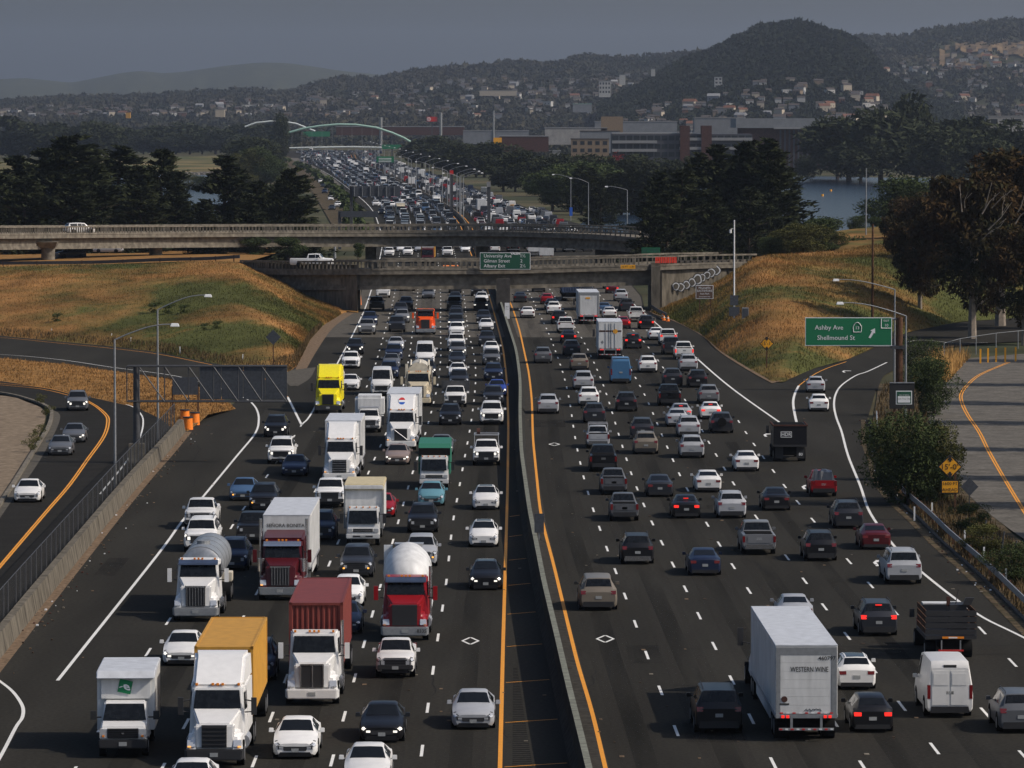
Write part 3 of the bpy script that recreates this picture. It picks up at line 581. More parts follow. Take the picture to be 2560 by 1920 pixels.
# ---- signs on the near overpass ----
def sign(name,label,cx_,cy,d,w,h,mt,border,texts,parent=None,cat='road sign',diam=False,depth=.06,group=None):
    """upright panel facing the camera, w,h in metres; texts (string,size,dx,dz,material)"""
    c=Q(cx_,cy,d); t=thing(name,label,cat,c,0,group) ; e=.004
    def shape(a,b,y,m,nm):
        pts=[(0,y,-b),(a,y,0),(0,y,b),(-a,y,0)] if diam else [(-a,y,-b),(a,y,-b),(a,y,b),(-a,y,b)]
        mb=MB().prism(pts,(0,depth,0),m); link(nm,mb.build(nm,fix=True,bevel=0),t)
    if border: shape(w/2,h/2,0,border,'border'); k=.07 if not diam else .09; shape(w/2-k,h/2-k,-.012,mt,'panel')
    else: shape(w/2,h/2,0,mt,'panel')
    for (s,sz,dx,dz,tm) in texts:
        mb=MB().mesh(text(s,sz,.004*sz),face_mx((dx,-.03,dz),RX,UP),tm); link('lettering',mb.build('lettering'),t)
    return t
u=sign('road_sign','dark green sign on the near overpass listing University Ave, Gilman Street and Albany Exit',1263,652.5,652.5,6.7,2.25,'sign_dgreen','sign_white',[('University Ave',.62,-1.0,.66,'sign_white'),('Gilman Street',.62,-1.12,-.0,'sign_white'),('Albany Exit',.62,-1.42,-.66,'sign_white'),('1½',.6,2.35,.66,'sign_white'),('2',.6,2.15,0,'sign_white'),('2½',.6,2.35,-.66,'sign_white')])
mb=MB().mesh(text('VALEN',.42,.02),face_mx((1.35,-.05,.98),RX,UP),'sign_white'); link('graffiti',mb.build('graffiti'),u)
sign('road_sign','small yellow clearance plate reading 15 FT 1 IN on the overpass girder',1570,667,653.3,1.95,.52,'sign_yellow',None,[('15 FT  1 IN',.36,0,0,'sign_black')])
t=sign('road_sign','small green sign with faint lettering rising above the overpass parapet',1627,630,669,2.5,1.2,'sign_dgreen','sign_green',[('Plaza st',.42,.1,.05,'sign_green')])
# ---- sign gantries ----
def pole(parent,name,base,h,r,m,r1=None): return link(name,MB().tube([base,base+Vector((0,0,h))],r,m,10,r1=r1 or r).build(name,smooth=50),parent)
# left gantry seen from behind
gb=P(342,1158); d=gb.y; g=thing('sign_gantry','overhead sign gantry seen from behind with dark panels and lattice bars','sign gantry',(0,0,0))
zt=lambda y:Q(0,y,d).z; X=lambda x:Q(x,900,d).x
link('pole',MB().tube([Vector((gb.x,d,0)),Vector((gb.x,d,zt(917)))],.28,'steel_dark',12,r1=.24).build('pole',smooth=50),g)
link('pedestal',MB().box(gb.x-.6,gb.x+.6,d-.6,d+.6,0,1.5,'concrete').build('pedestal',bevel=.05),g)
z0,z1=zt(1003),zt(915)
for z in (z0,z1):
    for yy in (-.45,.45): link('chord',MB().tube([(X(318),d+yy,z),(X(717),d+yy,z)],.07,'steel_dark',6).build('chord'),g)
xs=[318,348,412,472,534,596,655,717]
for i,x in enumerate(xs): link('strut',MB().tube([(X(x),d-.45,z0),(X(x),d-.45,z1)],.045,'steel_dark',5).build('strut'),g)
for i in range(1,7): link('brace',MB().tube([(X(xs[i]),d-.47,z1),(X(xs[i+1]),d-.47,z0)],.05,'steel_dark',5).build('brace'),g)
for i in range(4):
    xa,xb=497+i*55,497+(i+1)*55
    link('sign_panel',MB().box(X(xa)+.02,X(xb)-.02,d+.5,d+.56,z0+.1,z1-.1,'sign_back').build('sign_panel'),g)
# Ashby gantry
D2=P(2255,985).y+6; g=thing('sign_gantry','overhead gantry post and arm carrying the bright green Ashby Ave sign','sign gantry',(0,0,0))
Z=lambda y:Q(0,y,D2).z; X2=lambda x:Q(x,900,D2).x
link('pole',MB().tube([(X2(2248),D2,0),(X2(2248),D2,Z(793))],.36,'wood',14,r1=.32).build('pole',smooth=50),g)
for y in (797,866): link('arm',MB().tube([(X2(2100),D2,Z(y)),(X2(2256),D2,Z(y))],.10,'galv',8).build('arm'),g)
link('catwalk',MB().box(X2(2228),X2(2262),D2-.5,D2+.3,Z(872),Z(864),'steel_dark').build('catwalk'),g)
c=Q(2121.5,829,D2-.6); w=217/F_PX*D2; h=71/F_PX*D2
u=sign('road_sign','bright green overhead sign reading Ashby Ave 13 and Shellmound St with Exit 10',2121.5,829,D2-.6,w,h,'sign_green','sign_white',[('Ashby Ave',.62,-w*.225,h*.14,'sign_white'),('Shellmound St',.62,-w*.145,-h*.22,'sign_white'),('EXIT',.26,w*.435,h*.38,'sign_white'),('10',.38,w*.435,h*.22,'sign_white'),('13',.40,w*.1,h*.13,'sign_white')])
mb=MB(); k=[(-.36,-.42),(.36,-.42),(.40,.1),(.2,.42),(0,.5),(-.2,.42),(-.40,.1)]
for i in range(7):
    a,b=k[i],k[(i+1)%7]; mb.tube([(w*.1+a[0],-.03,h*.14+a[1]),(w*.1+b[0],-.03,h*.14+b[1])],.03,'sign_white',4)
link('shield',mb.build('shield'),u)
mb=MB(); a=(w*.24,h*-.2); dx,dz=.28,.42
mb.prism([(a[0]-.09,-.03,a[1]-.02),(a[0]+.09,-.03,a[1]-.1),(a[0]+.42,-.03,a[1]+.42),(a[0]+.54,-.03,a[1]+.36),(a[0]+.52,-.03,a[1]+.86),(a[0]+.08,-.03,a[1]+.64),(a[0]+.24,-.03,a[1]+.56)],(0,.01,0),'sign_white'); link('arrow',mb.build('arrow',fix=True),u)
mb=MB()
for p,q in (((w*.375,h*.46),(w*.375,h*.12)),((w*.375,h*.12),(w*.49,h*.12))): mb.tube([(p[0],-.02,p[1]),(q[0],-.02,q[1])],.035,'sign_white',4)
link('exit_border',mb.build('exit_border'),u)
# lamp posts
def lamp(label,bx,by,ty,ax,ay,group=None,m='galv',r=.10,sign_=None,name='street_lamp',base=None,lowtop=None):
    b=P(bx,by) if base is None else base; d=b.y; top=Q(bx if base is None else proj(b)[0],ty,d); end=Q(ax,ay,d); t=thing(name,label,'street lamp',b,0,group)
    tp=top-b; en=end-b; en.y=0; tp.y=0; tp.x=0
    link('pole',MB().tube([(0,0,0),tp],r,m,8,r1=r*.7).build('pole',smooth=60),t)
    dx=en.x; pts=[tp,tp+Vector((dx*.25,0,(en.z-tp.z)*.42)),tp+Vector((dx*.55,0,(en.z-tp.z)*.82)),tp+Vector((dx*.8,0,(en.z-tp.z)*.99)),en]
    link('arm',MB().tube(smooth_pts(pts,4),r*.6,m,6,r1=r*.4).build('arm',smooth=60),t)
    s=1 if dx>0 else -1; k=max(.3,min(.55,abs(dx)*.14))
    link('lamp_head',MB().taper((en.x-k*.6,en.x+k*.6,-.16,.16,en.z-.16),(en.x-k*.45,en.x+k*.45,-.09,.09,en.z+.08),'white_trim').build('lamp_head',bevel=.03),t); return t
lamp('tall grey lamp post standing on the left wall, nearest the camera',288,1222,850,437,811)
lamp('tall grey lamp post standing on the left wall behind the sign gantry',395,1100,775,520,738)
lamp('grey lamp post right of the exit ramp, rising in front of the Ashby sign post',2264,1055,790,2100,757)
lamp('grey lamp post at the Ashby sign edge, the taller and farther of the pair',2236,957,724,2090,699)
lamp('grey lamp post beyond the far overpass at the left picture edge',14,654,503,77,487)
lamp('grey lamp post with a blue sign before the dark trees right of the far freeway',1427,552,445,1383,436)
lamp('grey lamp post standing before dark trees, rightmost beyond the far overpass',1471,585,457,1427,445)
lamp('lamp post mostly hidden in the cypress crowns with only its arm showing',1568,620,475,1516,466)
sign('road_sign','small blue sign fixed to a lamp post beyond the far overpass',1427.5,529,P(0,552).y-.4,.75,2.1,'sign_blue',None,[])
def far_lamp(i,by,y1,side,ln):
    b=P(0,by); b.x=cx(FM,b.y); s=F_PX/b.y; x=proj(b)[0]; H=(by-y1)
    lamp(('double' if 0 else '')+'thin median lamp post with an arm over the right lanes, beyond the far overpass' if side>0 else 'thin median lamp post with an arm over the left lanes, beyond the far overpass',x,by,y1,x+side*ln,y1-13*(H/125),'median lamp posts beyond the far overpass' if side>0 else 'left armed median lamp posts',r=.13,base=b)
L_=[(556,461,58),(548,448,58),(538,424,57),(524,411,55),(512,394,54),(499,378,51),(489,405-36,48),(478,362,45),(468,355,42),(459,350,38),(451,345,34),(444,342,30),(438,339,27),(432,336,24),(427,334,22),(422,331,20),(418,329,18),(414,327,17),(410,325,15)]
for i,(by,y1,ln) in enumerate(L_): far_lamp(i,by,by-(11.0*F_PX/P(0,by).y),1,4.6*F_PX/P(0,by).y)
for by in (545,520,494,472): far_lamp(0,by,by-(10.4*F_PX/P(0,by).y),-1,4.2*F_PX/P(0,by).y)
# slope pole with camera and notices
b=on_grid(GR,1836,792); t=thing('camera_pole','tall white pole on the right slope with a camera near its top','pole',b)
H=(785-540)/F_PX*b.y; link('pole',MB().tube([(0,0,-.5),(0,0,H)],.11,'white_trim',8,r1=.07).build('pole'),t); link('camera_housing',MB().cyl((-.45,0,H-1.3),.14,2,.4,'white_trim').build('camera_housing'),t); link('bracket',MB().box(-.4,0,-.03,.03,H-1.05,H-.98,'white_trim').build('bracket'),t)
link('notice',MB().box(-.48,.48,-.2,-.15,(785-753)/F_PX*b.y,(785-728)/F_PX*b.y,'sign_back').build('notice'),t); link('notice',MB().box(-.62,.62,-.2,-.15,(785-780)/F_PX*b.y,(785-757)/F_PX*b.y,'sign_back').build('notice'),t)
def posts(t,xs,z0,m='wood',r=.06):
    for x in xs: link('post',MB().box(x-r,x+r,.05,.05+2*r,z0,.0,m).build('post'),t)
db=on_grid(GR,1761,782).y
t=sign('road_sign','brown information sign on two posts below the graffiti wall',1761.5,730,db,44/F_PX*db,34/F_PX*db,'sign_brown','sign_white',[('McLaughlin',.34,0,.52,'sign_white'),('EASTSHORE',.36,0,.14,'sign_white'),('State Park',.28,0,-.22,'sign_white'),('Interpretive Trail',.2,0,-.58,'sign_white')]); posts(t,(-.6,.75),-2.6)
t=sign('road_sign','yellow diamond clearance sign reading 15-1 on the gore point',1917,859,P(0,930).y,36/F_PX*P(0,930).y,36/F_PX*P(0,930).y,'sign_yellow','sign_black',[("15'-1\"",.5,0,0,'sign_black')],diam=True); posts(t,(0,),-2.9)
def arrows(t,s):
    for k in (1,-1):
        mb=MB().prism([(-.18*s,-.03,k*.42*s),(.18*s,-.03,k*.42*s),(0,-.03,k*.75*s)],(0,.01,0),'sign_black'); mb.box(-.07*s,.07*s,-.03,-.02,min(k*.32*s,k*.42*s),max(k*.32*s,k*.42*s),'sign_black'); link('arrow',mb.build('arrow',fix=True),t)
arrows(t,.95)
dd=P(0,1302).y
t=sign('road_sign',"large yellow diamond sign reading 15'-0\" in front of the right bushes",2375,1167,dd,61/F_PX*dd,61/F_PX*dd,'sign_yellow','sign_black',[("15'-0\"",.52,0,-.02,'sign_black')],diam=True); arrows(t,1.0); posts(t,(.35,),-2.9)
sign('road_sign','yellow plate reading 1600 FT AHEAD below the 15-0 diamond',2375,1217,dd,45/F_PX*dd,34/F_PX*dd,'sign_yellow','sign_black',[('1600 FT',.30,0,.2,'sign_black'),('AHEAD',.30,0,-.2,'sign_black')])
dd=P(0,1298).y; t=sign('road_sign','grey back of a diamond road sign beside the right hand side road',2424,1217,dd,44/F_PX*dd,46/F_PX*dd,'sign_back',None,[],diam=True); posts(t,(0,),-1.6,'steel_dark',.03)
dd=P(0,930).y; t=sign('road_sign','grey back of a diamond road sign on the left grass slope',683,843,dd,38/F_PX*dd,38/F_PX*dd,'sign_back',None,[],diam=True); posts(t,(0,),-3.0,'wood',.05)
dd=P(0,1045).y; t=sign('road_sign','grey back of a rectangular sign on two posts behind the left gantry',463,965,dd,64/F_PX*dd,44/F_PX*dd,'sign_back',None,[]); posts(t,(-1.1,1.1),-2.7,'wood',.07)
dd=P(0,1060).y; t=thing('sign_board','dark back of a large signboard right of the exit ramp behind the green one','sign board',Q(2255,990,dd)); w=62/F_PX*dd/2; h=64/F_PX*dd/2
link('panel',MB().box(-w,w,0,.12,-h,h,'sign_black').build('panel'),t); link('edge',MB().box(-w,w,-.05,.17,h,h+.08,'galv').build('edge'),t); posts(t,(-w*.6,w*.6),-h-.8,'wood',.08)
t=sign('road_sign','small green and white adopt a highway sign in front of the dark signboard',2260,994,dd-2.5,40/F_PX*dd,34/F_PX*dd,'sign_dgreen','sign_white',[('Adopt-A-Highway',.12,0,.22,'sign_white')]); link('notice',MB().box(-.52,.52,-.03,-.01,-.42,.12,'sign_white').build('notice'),t); link('lettering',MB().mesh(text('Yours True Clean',.17),face_mx((0,-.04,-.1),RX,UP),'sign_black').build('lettering'),t)
# marker posts, cabinet, barrels, cones, sign trailer
pm=MB().box(-.05,.05,-.03,.03,-.2,.95,'white_trim').build('marker_post')
i=0
for x,y in ((327,860),(277,850),(129,838),(450,884),(607,904),(2440,0),):
    if y==0: continue
    b=P(x,y+4); link('marker_post',pm,None,b,(0,.12*(x==277),0),label='thin white marker post beside the left on-ramp grass',cat='marker post',group='white marker posts on the left grass')
for x,y in ((2258,1148),(2205,1125),(2286,1300),(2330,1290),(2412,1362),(2460,1405),(2515,1460)):
    link('marker_post',pm,None,P(x,y+3),label='thin white marker post behind the right guard rail',cat='marker post',group='white marker posts behind the right guard rail')
b=on_grid(GR,1863,794); t=thing('utility_cabinet','pale grey metal utility cabinet standing on the right slope','cabinet',b); link('housing',MB().box(-.38,.38,-.25,.25,-.3,1.15,'galv').build('housing',bevel=.03),t); link('door',MB().box(-.33,.33,-.27,-.25,0,1.05,'sign_back').build('door'),t)
pb=MB().cyl((0,0,.5),.42,2,1.0,'orange',16,r2=.38); pb.cyl((0,0,1.03),.44,2,.08,'trim',16); bm=pb.build('barrel',smooth=40)
for k,(x,y,lb) in enumerate(((470,1074,'orange crash barrel with black lid, front of the cluster by the fence end'),(487,1062,'orange crash barrel with black lid, right rear of the fence end cluster'),(462,1055,'orange crash barrel with black lid, left rear of the fence end cluster'))):
    o=link('crash_barrel',bm,None,P(x,y),label=lb,cat='barrel',group='orange barrels at the fence end')
b=P(898,762); t=thing('crash_cushion','orange crash cushion upright against the left abutment of the near overpass','crash cushion',b); link('shell',MB().cyl((0,0,.95),.33,2,1.9,'orange',12,r2=.2).build('shell',smooth=40),t)
cm=MB().cyl((0,0,.35),.22,2,.7,'orange',10,r2=.04); cm.box(-.25,.25,-.25,.25,0,.04,'orange'); cm.cyl((0,0,.42),.15,2,.12,'line_white',10,r2=.11); cme=cm.build('cone')
for x,y in ((1660,801),(1670,803),(1657,797)): link('traffic_cone',cme,None,P(x,y),label='orange traffic cone beside the right end of the guard rail',cat='traffic cone',group='traffic cones near the right abutment')
b=P(1652,790); t=thing('guard_rail','short dark guard rail in front of the right abutment of the near overpass','guard rail'); link('rail',sweep(MB(),[P(1628,776),P(1642,786),P(1668,800)],[(0,.4),(0,.85),(.1,.85),(.1,.4)],'steel_dark').build('rail',fix=True),t)
# pole behind and utility poles
for x,yt,yb,d,lb,mm,r in ((2165,420,594,760,'tall thin white pole before the lagoon','galv',.10),(2181,560,800,on_grid(GR,2181,796).y,'brown wooden utility pole behind the Ashby sign','wood',.16),(837,610,660,900,'short grey pole under the far overpass','galv',.3)):
    a=Q(x,yt,d); bq=Q(x,yb,d); t=thing('utility_pole',lb,'pole',bq); link('pole',MB().tube([(0,0,-.5),(0,0,a.z-bq.z)],r,mm,8,r1=r*.7).build('pole'),t)
# guard rail on top of the left slope
gp=smooth_pts([Q(x,y,d) for x,y,d in [(-60,664,694),(60,663,692),(240,661,690),(400,655,687),(520,652,683),(600,647,678)]],5)
t=thing('guard_rail','dark guard rail along the crest of the left grass slope','guard rail'); link('rail',sweep(MB(),gp,[(0,.1),(0,.55),(.08,.55),(.08,.1)],'steel_dark').build('rail',fix=True),t)
pm2=MB().box(-.08,.08,-.08,.08,-1.2,.6,'wood').build('post')
for p in gp[::3]: link('post',pm2,t,p)
# median sign boards
def msign(x,y,yb,wpx,hpx,lb,txt=None,m='sign_white'):
    b=P(x,yb); d=b.y; 
    t=sign('road_sign',lb,x,y,d,wpx/F_PX*d,hpx/F_PX*d,m,None,txt or []); posts(t,(0,),-(b-Q(x,y,d)).z if 0 else -(Q(x,y,d).z-.9),'galv',.05)
msign(1268,777,820,12,40,'narrow white notice on the median wall below the near overpass',[('NO',.2,0,.5,'sign_black'),('STOPPING',.1,0,.2,'sign_black')])
b=P(1346,1400); d=b.y; t=sign('road_sign','grey back of a square sign standing on the median wall',1348,1308,d,24/F_PX*d,48/F_PX*d,'sign_back',None,[]); posts(t,(0,),-(Q(1346,1308,d).z-1.2),'galv',.05)
b=Q(1258,722,650); t=thing('steel_cabinet','dark column on the median beneath the near overpass','column',Vector((b.x,650,0))); link('column',MB().box(-.9,.9,0,1.5,0,4.5,'concrete_dark').build('column'),t)
# ---------------- vehicles ----------------
def ring(w,zb,zs,zt,wt):
    zt_=zt-.05; h=[(0,zb),(w*.90,zb),(w*.985,zb+.12),(w,zb*.4+zs*.6),(w*.965,zs),(wt,zt_ if zt_>zs+.04 else zs+.04),(wt*.86,zt-.012),(0,zt)]
    return h
SHAPES={ # L,W,H, stations (y fraction, w, zb, zs, zt, wt) , (cowl, windscreen top, roof end, rear glass base)
'sedan':(4.75,1.84,1.45,[(0,.80,.24,.56,.66,.62),(.012,.9,.2,.6,.70,.7),(.04,.97,.17,.66,.76,.76),(.14,1,.17,.78,.87,.8),(.27,1,.17,.90,.98,.82),(.43,1,.17,.93,1.41,.64),(.56,1,.17,.94,1.45,.63),(.70,1,.17,.95,1.40,.62),(.86,1,.17,.97,1.09,.74),(.95,.97,.2,.96,1.07,.76),(.988,.92,.22,.9,1.0,.72),(1,.84,.3,.8,.92,.66)],(4,5,7,8)),
'hatch':(4.35,1.78,1.5,[(0,.80,.24,.6,.70,.62),(.012,.9,.2,.64,.76,.7),(.04,.97,.17,.7,.84,.76),(.13,1,.17,.82,.96,.8),(.24,1,.17,.94,1.06,.82),(.42,1,.17,.97,1.47,.64),(.6,1,.17,.99,1.51,.62),(.84,1,.17,1.0,1.45,.60),(.955,.98,.2,1.02,1.12,.72),(.985,.94,.22,.94,1.03,.72),(1,.86,.3,.8,.92,.68)],(4,5,7,8)),
'suv':(4.7,1.88,1.7,[(0,.84,.3,.78,.90,.66),(.01,.92,.26,.82,.95,.72),(.035,.98,.22,.88,1.0,.78),(.12,1,.22,.98,1.08,.82),(.24,1,.22,1.06,1.16,.84),(.37,1,.22,1.08,1.65,.70),(.6,1,.22,1.1,1.71,.69),(.9,1,.22,1.12,1.65,.66),(.965,.99,.24,1.12,1.22,.78),(.985,.96,.26,1.0,1.1,.78),(1,.9,.34,.9,1.0,.74)],(4,5,7,8)),
'suv_big':(5.2,2.0,1.9,[(0,.88,.38,.95,1.08,.72),(.01,.94,.34,1.0,1.12,.76),(.03,.98,.3,1.06,1.17,.80),(.12,1,.28,1.12,1.22,.83),(.23,1,.28,1.16,1.27,.85),(.34,1,.28,1.2,1.83,.73),(.6,1,.28,1.22,1.9,.72),(.93,1,.28,1.22,1.84,.70),(.975,.99,.3,1.2,1.3,.8),(.988,.97,.3,1.1,1.2,.8),(1,.93,.4,1.0,1.1,.78)],(4,5,7,8)),
'minivan':(5.1,1.98,1.78,[(0,.82,.26,.7,.82,.64),(.012,.92,.24,.76,.9,.72),(.035,.98,.22,.84,.98,.78),(.1,1,.2,.96,1.08,.82),(.18,1,.2,1.04,1.16,.83),(.34,1,.2,1.08,1.72,.68),(.6,1,.2,1.1,1.79,.67),(.93,1,.2,1.12,1.72,.64),(.975,.98,.24,1.12,1.22,.76),(.99,.95,.26,1.0,1.1,.76),(1,.9,.34,.9,1.0,.74)],(4,5,7,8)),
'pickup':(5.7,2.0,1.85,[(0,.88,.42,1.02,1.12,.74),(.01,.94,.38,1.06,1.16,.78),(.03,.98,.34,1.1,1.2,.82),(.12,1,.32,1.14,1.24,.84),(.22,1,.32,1.18,1.29,.85),(.30,1,.32,1.2,1.82,.74),(.4,1,.32,1.2,1.87,.73),(.57,1,.32,1.2,1.82,.71),(.60,1,.32,1.2,1.26,.86),(.98,1,.36,1.2,1.26,.86),(1,.97,.5,1.18,1.25,.85)],(4,5,7,8)),
'pickup_small':(5.1,1.8,1.7,[(0,.84,.38,.86,.96,.70),(.012,.92,.36,.9,1.0,.74),(.03,.98,.32,.95,1.04,.78),(.13,1,.3,1.0,1.1,.82),(.24,1,.3,1.06,1.16,.83),(.34,1,.3,1.08,1.66,.72),(.42,1,.3,1.08,1.7,.71),(.52,1,.3,1.08,1.66,.69),(.56,1,.3,1.08,1.14,.84),(.98,1,.34,1.08,1.14,.84),(1,.96,.46,1.06,1.12,.82)],(4,5,7,8)),
'van':(5.9,2.02,2.5,[(0,.84,.34,.9,1.05,.66),(.01,.93,.3,1.0,1.14,.74),(.03,.98,.27,1.1,1.24,.8),(.08,1,.27,1.2,1.34,.84),(.14,1,.27,1.28,1.44,.86),(.25,1,.27,1.34,2.42,.80),(.4,1,.27,1.4,2.52,.80),(.97,1,.27,1.5,2.5,.80),(.985,1,.3,1.4,2.4,.80),(.995,.98,.32,1.36,2.3,.80),(1,.96,.36,1.3,2.2,.79)],(4,5,7,8)),
}
def car_grid(k):
    L,W,H,st,ix=SHAPES[k]; G=[]
    for (yf,w,zb,zs,zt,wt) in st:
        h=ring(w*W/2,zb,zs,zt,wt*W/2); y=L/2-yf*L
        G.append([(x,y,z) for x,z in h]+[(-x,y,z) for x,z in h[-2:0:-1]])
    return G
def patch(G,u0,u1,j0,j1,off=.008,inset=.0,m='glass',mb=None,nu=3,nj=3):
    n=len(G[0]); mb=mb or MB()
    def S(u,j):
        i=min(int(u),len(G)-2); f=u-i; k=int(math.floor(j)); g=j-k
        a=Vector(G[i][k%n]).lerp(Vector(G[i][(k+1)%n]),g); b=Vector(G[i+1][k%n]).lerp(Vector(G[i+1][(k+1)%n]),g); return a.lerp(b,f)
    pts=[]
    for a in range(nu):
        for b in range(nj):
            u=u0+(u1-u0)*a/(nu-1); j=j0+(j1-j0)*b/(nj-1); p=S(u,j)
            e=.05; du=S(min(u+e,len(G)-1.001),j)-S(max(u-e,0),j); dj=S(u,j+e)-S(u,j-e); nn=du.cross(dj)
            if nn.length>1e-9: nn.normalize()
            c=Vector((0,p.y,.6)); 
            if nn.dot(p-c)<0: nn=-nn
            pts.append(p+nn*off)
    mb.add(pts,[(a*nj+b,a*nj+b+1,(a+1)*nj+b+1,(a+1)*nj+b) for a in range(nu-1) for b in range(nj-1)],m); return mb
_WH={}
def wheel_mesh(r,w,lod=0):
    k=(r,w,lod)
    if k not in _WH:
        _WH[k]=(MB().cyl((0,0,0),r,0,w,'rubber',18 if not lod else 10).build('wheel',smooth=50),
                MB().cyl((0,0,0),r*.62,0,w+.02,'rim',12).build('rim',smooth=50))
    return _WH[k]
CARS={}
def car(kind,style='normal',lit=0,lod=0,glassroof=0):
    """style: mesh variants; lit: 0 none,1 head lamps lit,2 brake lamps lit"""
    key=(kind,style,lit,lod,glassroof)
    if key in CARS: return CARS[key]
    L,W,H,st,(c0,c1,r0,r1)=SHAPES[kind]; G=car_grid(kind); n=len(G[0]); p=Proto(); NS=len(G)-1
    body=MB(); vs=[q for g in G for q in g]
    body.add(vs,[(i*n+j,i*n+(j+1)%n,(i+1)*n+(j+1)%n,(i+1)*n+j) for i in range(len(G)-1) for j in range(n)]+[tuple(range(n)),tuple(range(NS*n,(NS+1)*n))[::-1]],'paint')
    y1,y0=L/2,-L/2; zb=st[4][2]; pick='pickup' in kind; tall=kind in('suv','suv_big','minivan','van') or pick
    # windows
    ws=patch(G,c0+.10,c1-.06,6.02,7.98,m='glass',nj=5); ws=patch(G,c0+.10,c1-.06,5.35,6.02,mb=ws,nj=2); ws=patch(G,c0+.10,c1-.06,7.98,8.65,mb=ws,nj=2)
    rw=MB()
    if style!='panel':
        rw=patch(G,r0+.10,r1-.14,6.02,7.98,m='glass',nj=5); rw=patch(G,r0+.10,r1-.14,5.45,6.02,mb=rw,nj=2); rw=patch(G,r0+.10,r1-.14,7.98,8.55,mb=rw,nj=2)
    def sidewin(a,b,s,mb):
        return patch(G,a,b,*((4.12,4.9) if s>0 else (9.1,9.88)),m='glass',mb=mb)
    spans=[(c0+.62,c1+.85),(c1+.95,r0-.06)] if not (pick or kind=='van') else [(c0+.6,c1+.9)]+([(c1+.98,r0-.1)] if kind=='pickup' else [])
    if kind in('suv','suv_big','minivan','hatch'): spans=[(c0+.62,c1+.48),(c1+.52,c1+1.1),(c1+1.16,r0-.02)]
    if glassroof or style=='dark_roof':
        ws=patch(G,c1+.02,r0-.05,5.4,8.6,m='glass',mb=ws,nj=5)
    ww,wr=(.24,.34) if not tall else (.26,.38)
    if pick or kind in('suv_big','van'): wr=.40
    fx=W/2-ww/2+.012; yf=y1-L*.19; yr=y0+L*.2
    if pick: yr=y0+L*.225
    if lod>=2:
        for q in (ws,rw): body.merge(q)
        for s in (1,-1):
            for a,b in spans: sidewin(a,b,s,body)
            for yy in (yf,yr): body.cyl((s*fx,yy,wr),wr,0,ww,'rubber',8)
            body.box(s*W*.42-.14,s*W*.42+.14,y1-.12,y1+.01,st[0][3]-.06,st[0][3]+.08,'headlamp_lit' if lit==1 else 'headlamp'); body.box(s*W*.4-.12,s*W*.4+.12,y0-.01,y0+.1,st[NS][3]-.12,st[NS][3]+.1,'tail_lit' if lit==2 else 'tail')
            body.box(s*(W/2+.1)-.09,s*(W/2+.1)+.09,y1-L*.33,y1-L*.31,st[5][3]+.0,st[5][3]+.16,'paint')
        body.box(-W*.3,W*.3,y1-.1,y1+.008,st[0][2]+.02,st[0][2]+.26,'trim'); body.box(-W*.42,W*.42,y0-.008,y0+.1,st[NS][2]-.06,st[NS][2]+.16,'trim')
        if pick: body.box(-W*.4,W*.4,y0+.1,y0+L*.38,st[9][4]-.02,st[9][4]+.012,'undercarriage')
        p.part('body',body.build('body',smooth=38)); CARS[key]=p; return p
    b=p.part('body',body.build('body',smooth=34))
    p.part('windscreen',ws.build('windscreen',smooth=30))
    if rw.v: p.part('rear_window',rw.build('rear_window',smooth=30))
    for s in (1,-1):
        for a,c in spans: p.part('side_window',sidewin(a,c,s,MB()).build('side_window',smooth=30))
    wm,rm=wheel_mesh(wr,ww)
    for s in (1,-1):
        for yy in (yf,yr):
            i=p.part('wheel',wm,None,None,(s*fx,yy,wr)); p.part('rim',rm,i,None)
            p_=MB().cyl((0,0,0),wr+.07,0,.02,'undercarriage',20).build('wheel_arch'); p.part('wheel_arch',p_,None,None,(s*(W/2-.004),yy,wr+.02))
    fz=st[0][3]; gz0,gz1=(st[0][2]+.14,st[0][3]-.02)
    big=tall and kind!='minivan'
    # front
    for s in (1,-1):
        zq=st[0][3]; z0,z1=(zq-.15,zq+.0) if not big else (zq-.24,zq+.0); cw=st[0][1]*W/2*.95
        hl=MB(); pj=(3.55,4.9) if s>0 else (9.1,10.45); pk=(3.72,4.6) if s>0 else (9.4,10.28)
        hl=patch(G,.02,2.35 if not tall else 2.0,pj[0],pj[1],.010,m='trim',mb=hl); hl=patch(G,.15,1.5,pk[0],pk[1],.018,m='headlamp_lit' if lit==1 else 'headlamp',mb=hl)
        mname='headlamp_lit' if lit==1 else 'headlamp'
        a,c2=.30*W,.475*W
        hl.hexa([(s*cw*.56,y1-.05,z0+.05),(s*cw,y1-.05,z0),(s*cw,y1+.010,z0),(s*cw*.56,y1+.010,z0+.05),(s*cw*.56,y1-.05,z1-.03),(s*cw,y1-.05,z1),(s*cw,y1+.006,z1),(s*cw*.56,y1+.006,z1-.03)],'trim')
        hl.box(s*cw*.80-.085,s*cw*.80+.085,y1-.03,y1+.018,z0+.035,z1-.03,mname)
        p.part('headlight',hl.build('headlight'),None,None)
        if style=='amber': hl=MB().box(s*cw*.92-.05,s*cw*.92+.05,y1-.03,y1+.022,z0-.0,z0+.08,'amber_lit'); p.part('indicator',hl.build('indicator'),None,None)
    g=MB(); gw=W*(.30 if not big else .31)
    if not glassroof:
        if big: g.taper((-gw*.9,gw*.9,y1-.1,y1+.02,gz0+.04),(-gw,gw,y1-.1,y1+.0,gz1+.06),'trim'); [g.box(-gw*.9,gw*.9,y1,y1+.03,gz0+.1+k*.11,gz0+.125+k*.11,'chrome' if style=='chrome' else 'trim') for k in range(4)]
        else: g.taper((-gw*.8,gw*.8,y1-.1,y1+.018,gz0-.02),(-gw,gw,y1-.1,y1+.004,gz0+.15),'trim')
        p.part('grille',g.build('grille',fix=True),None,None)
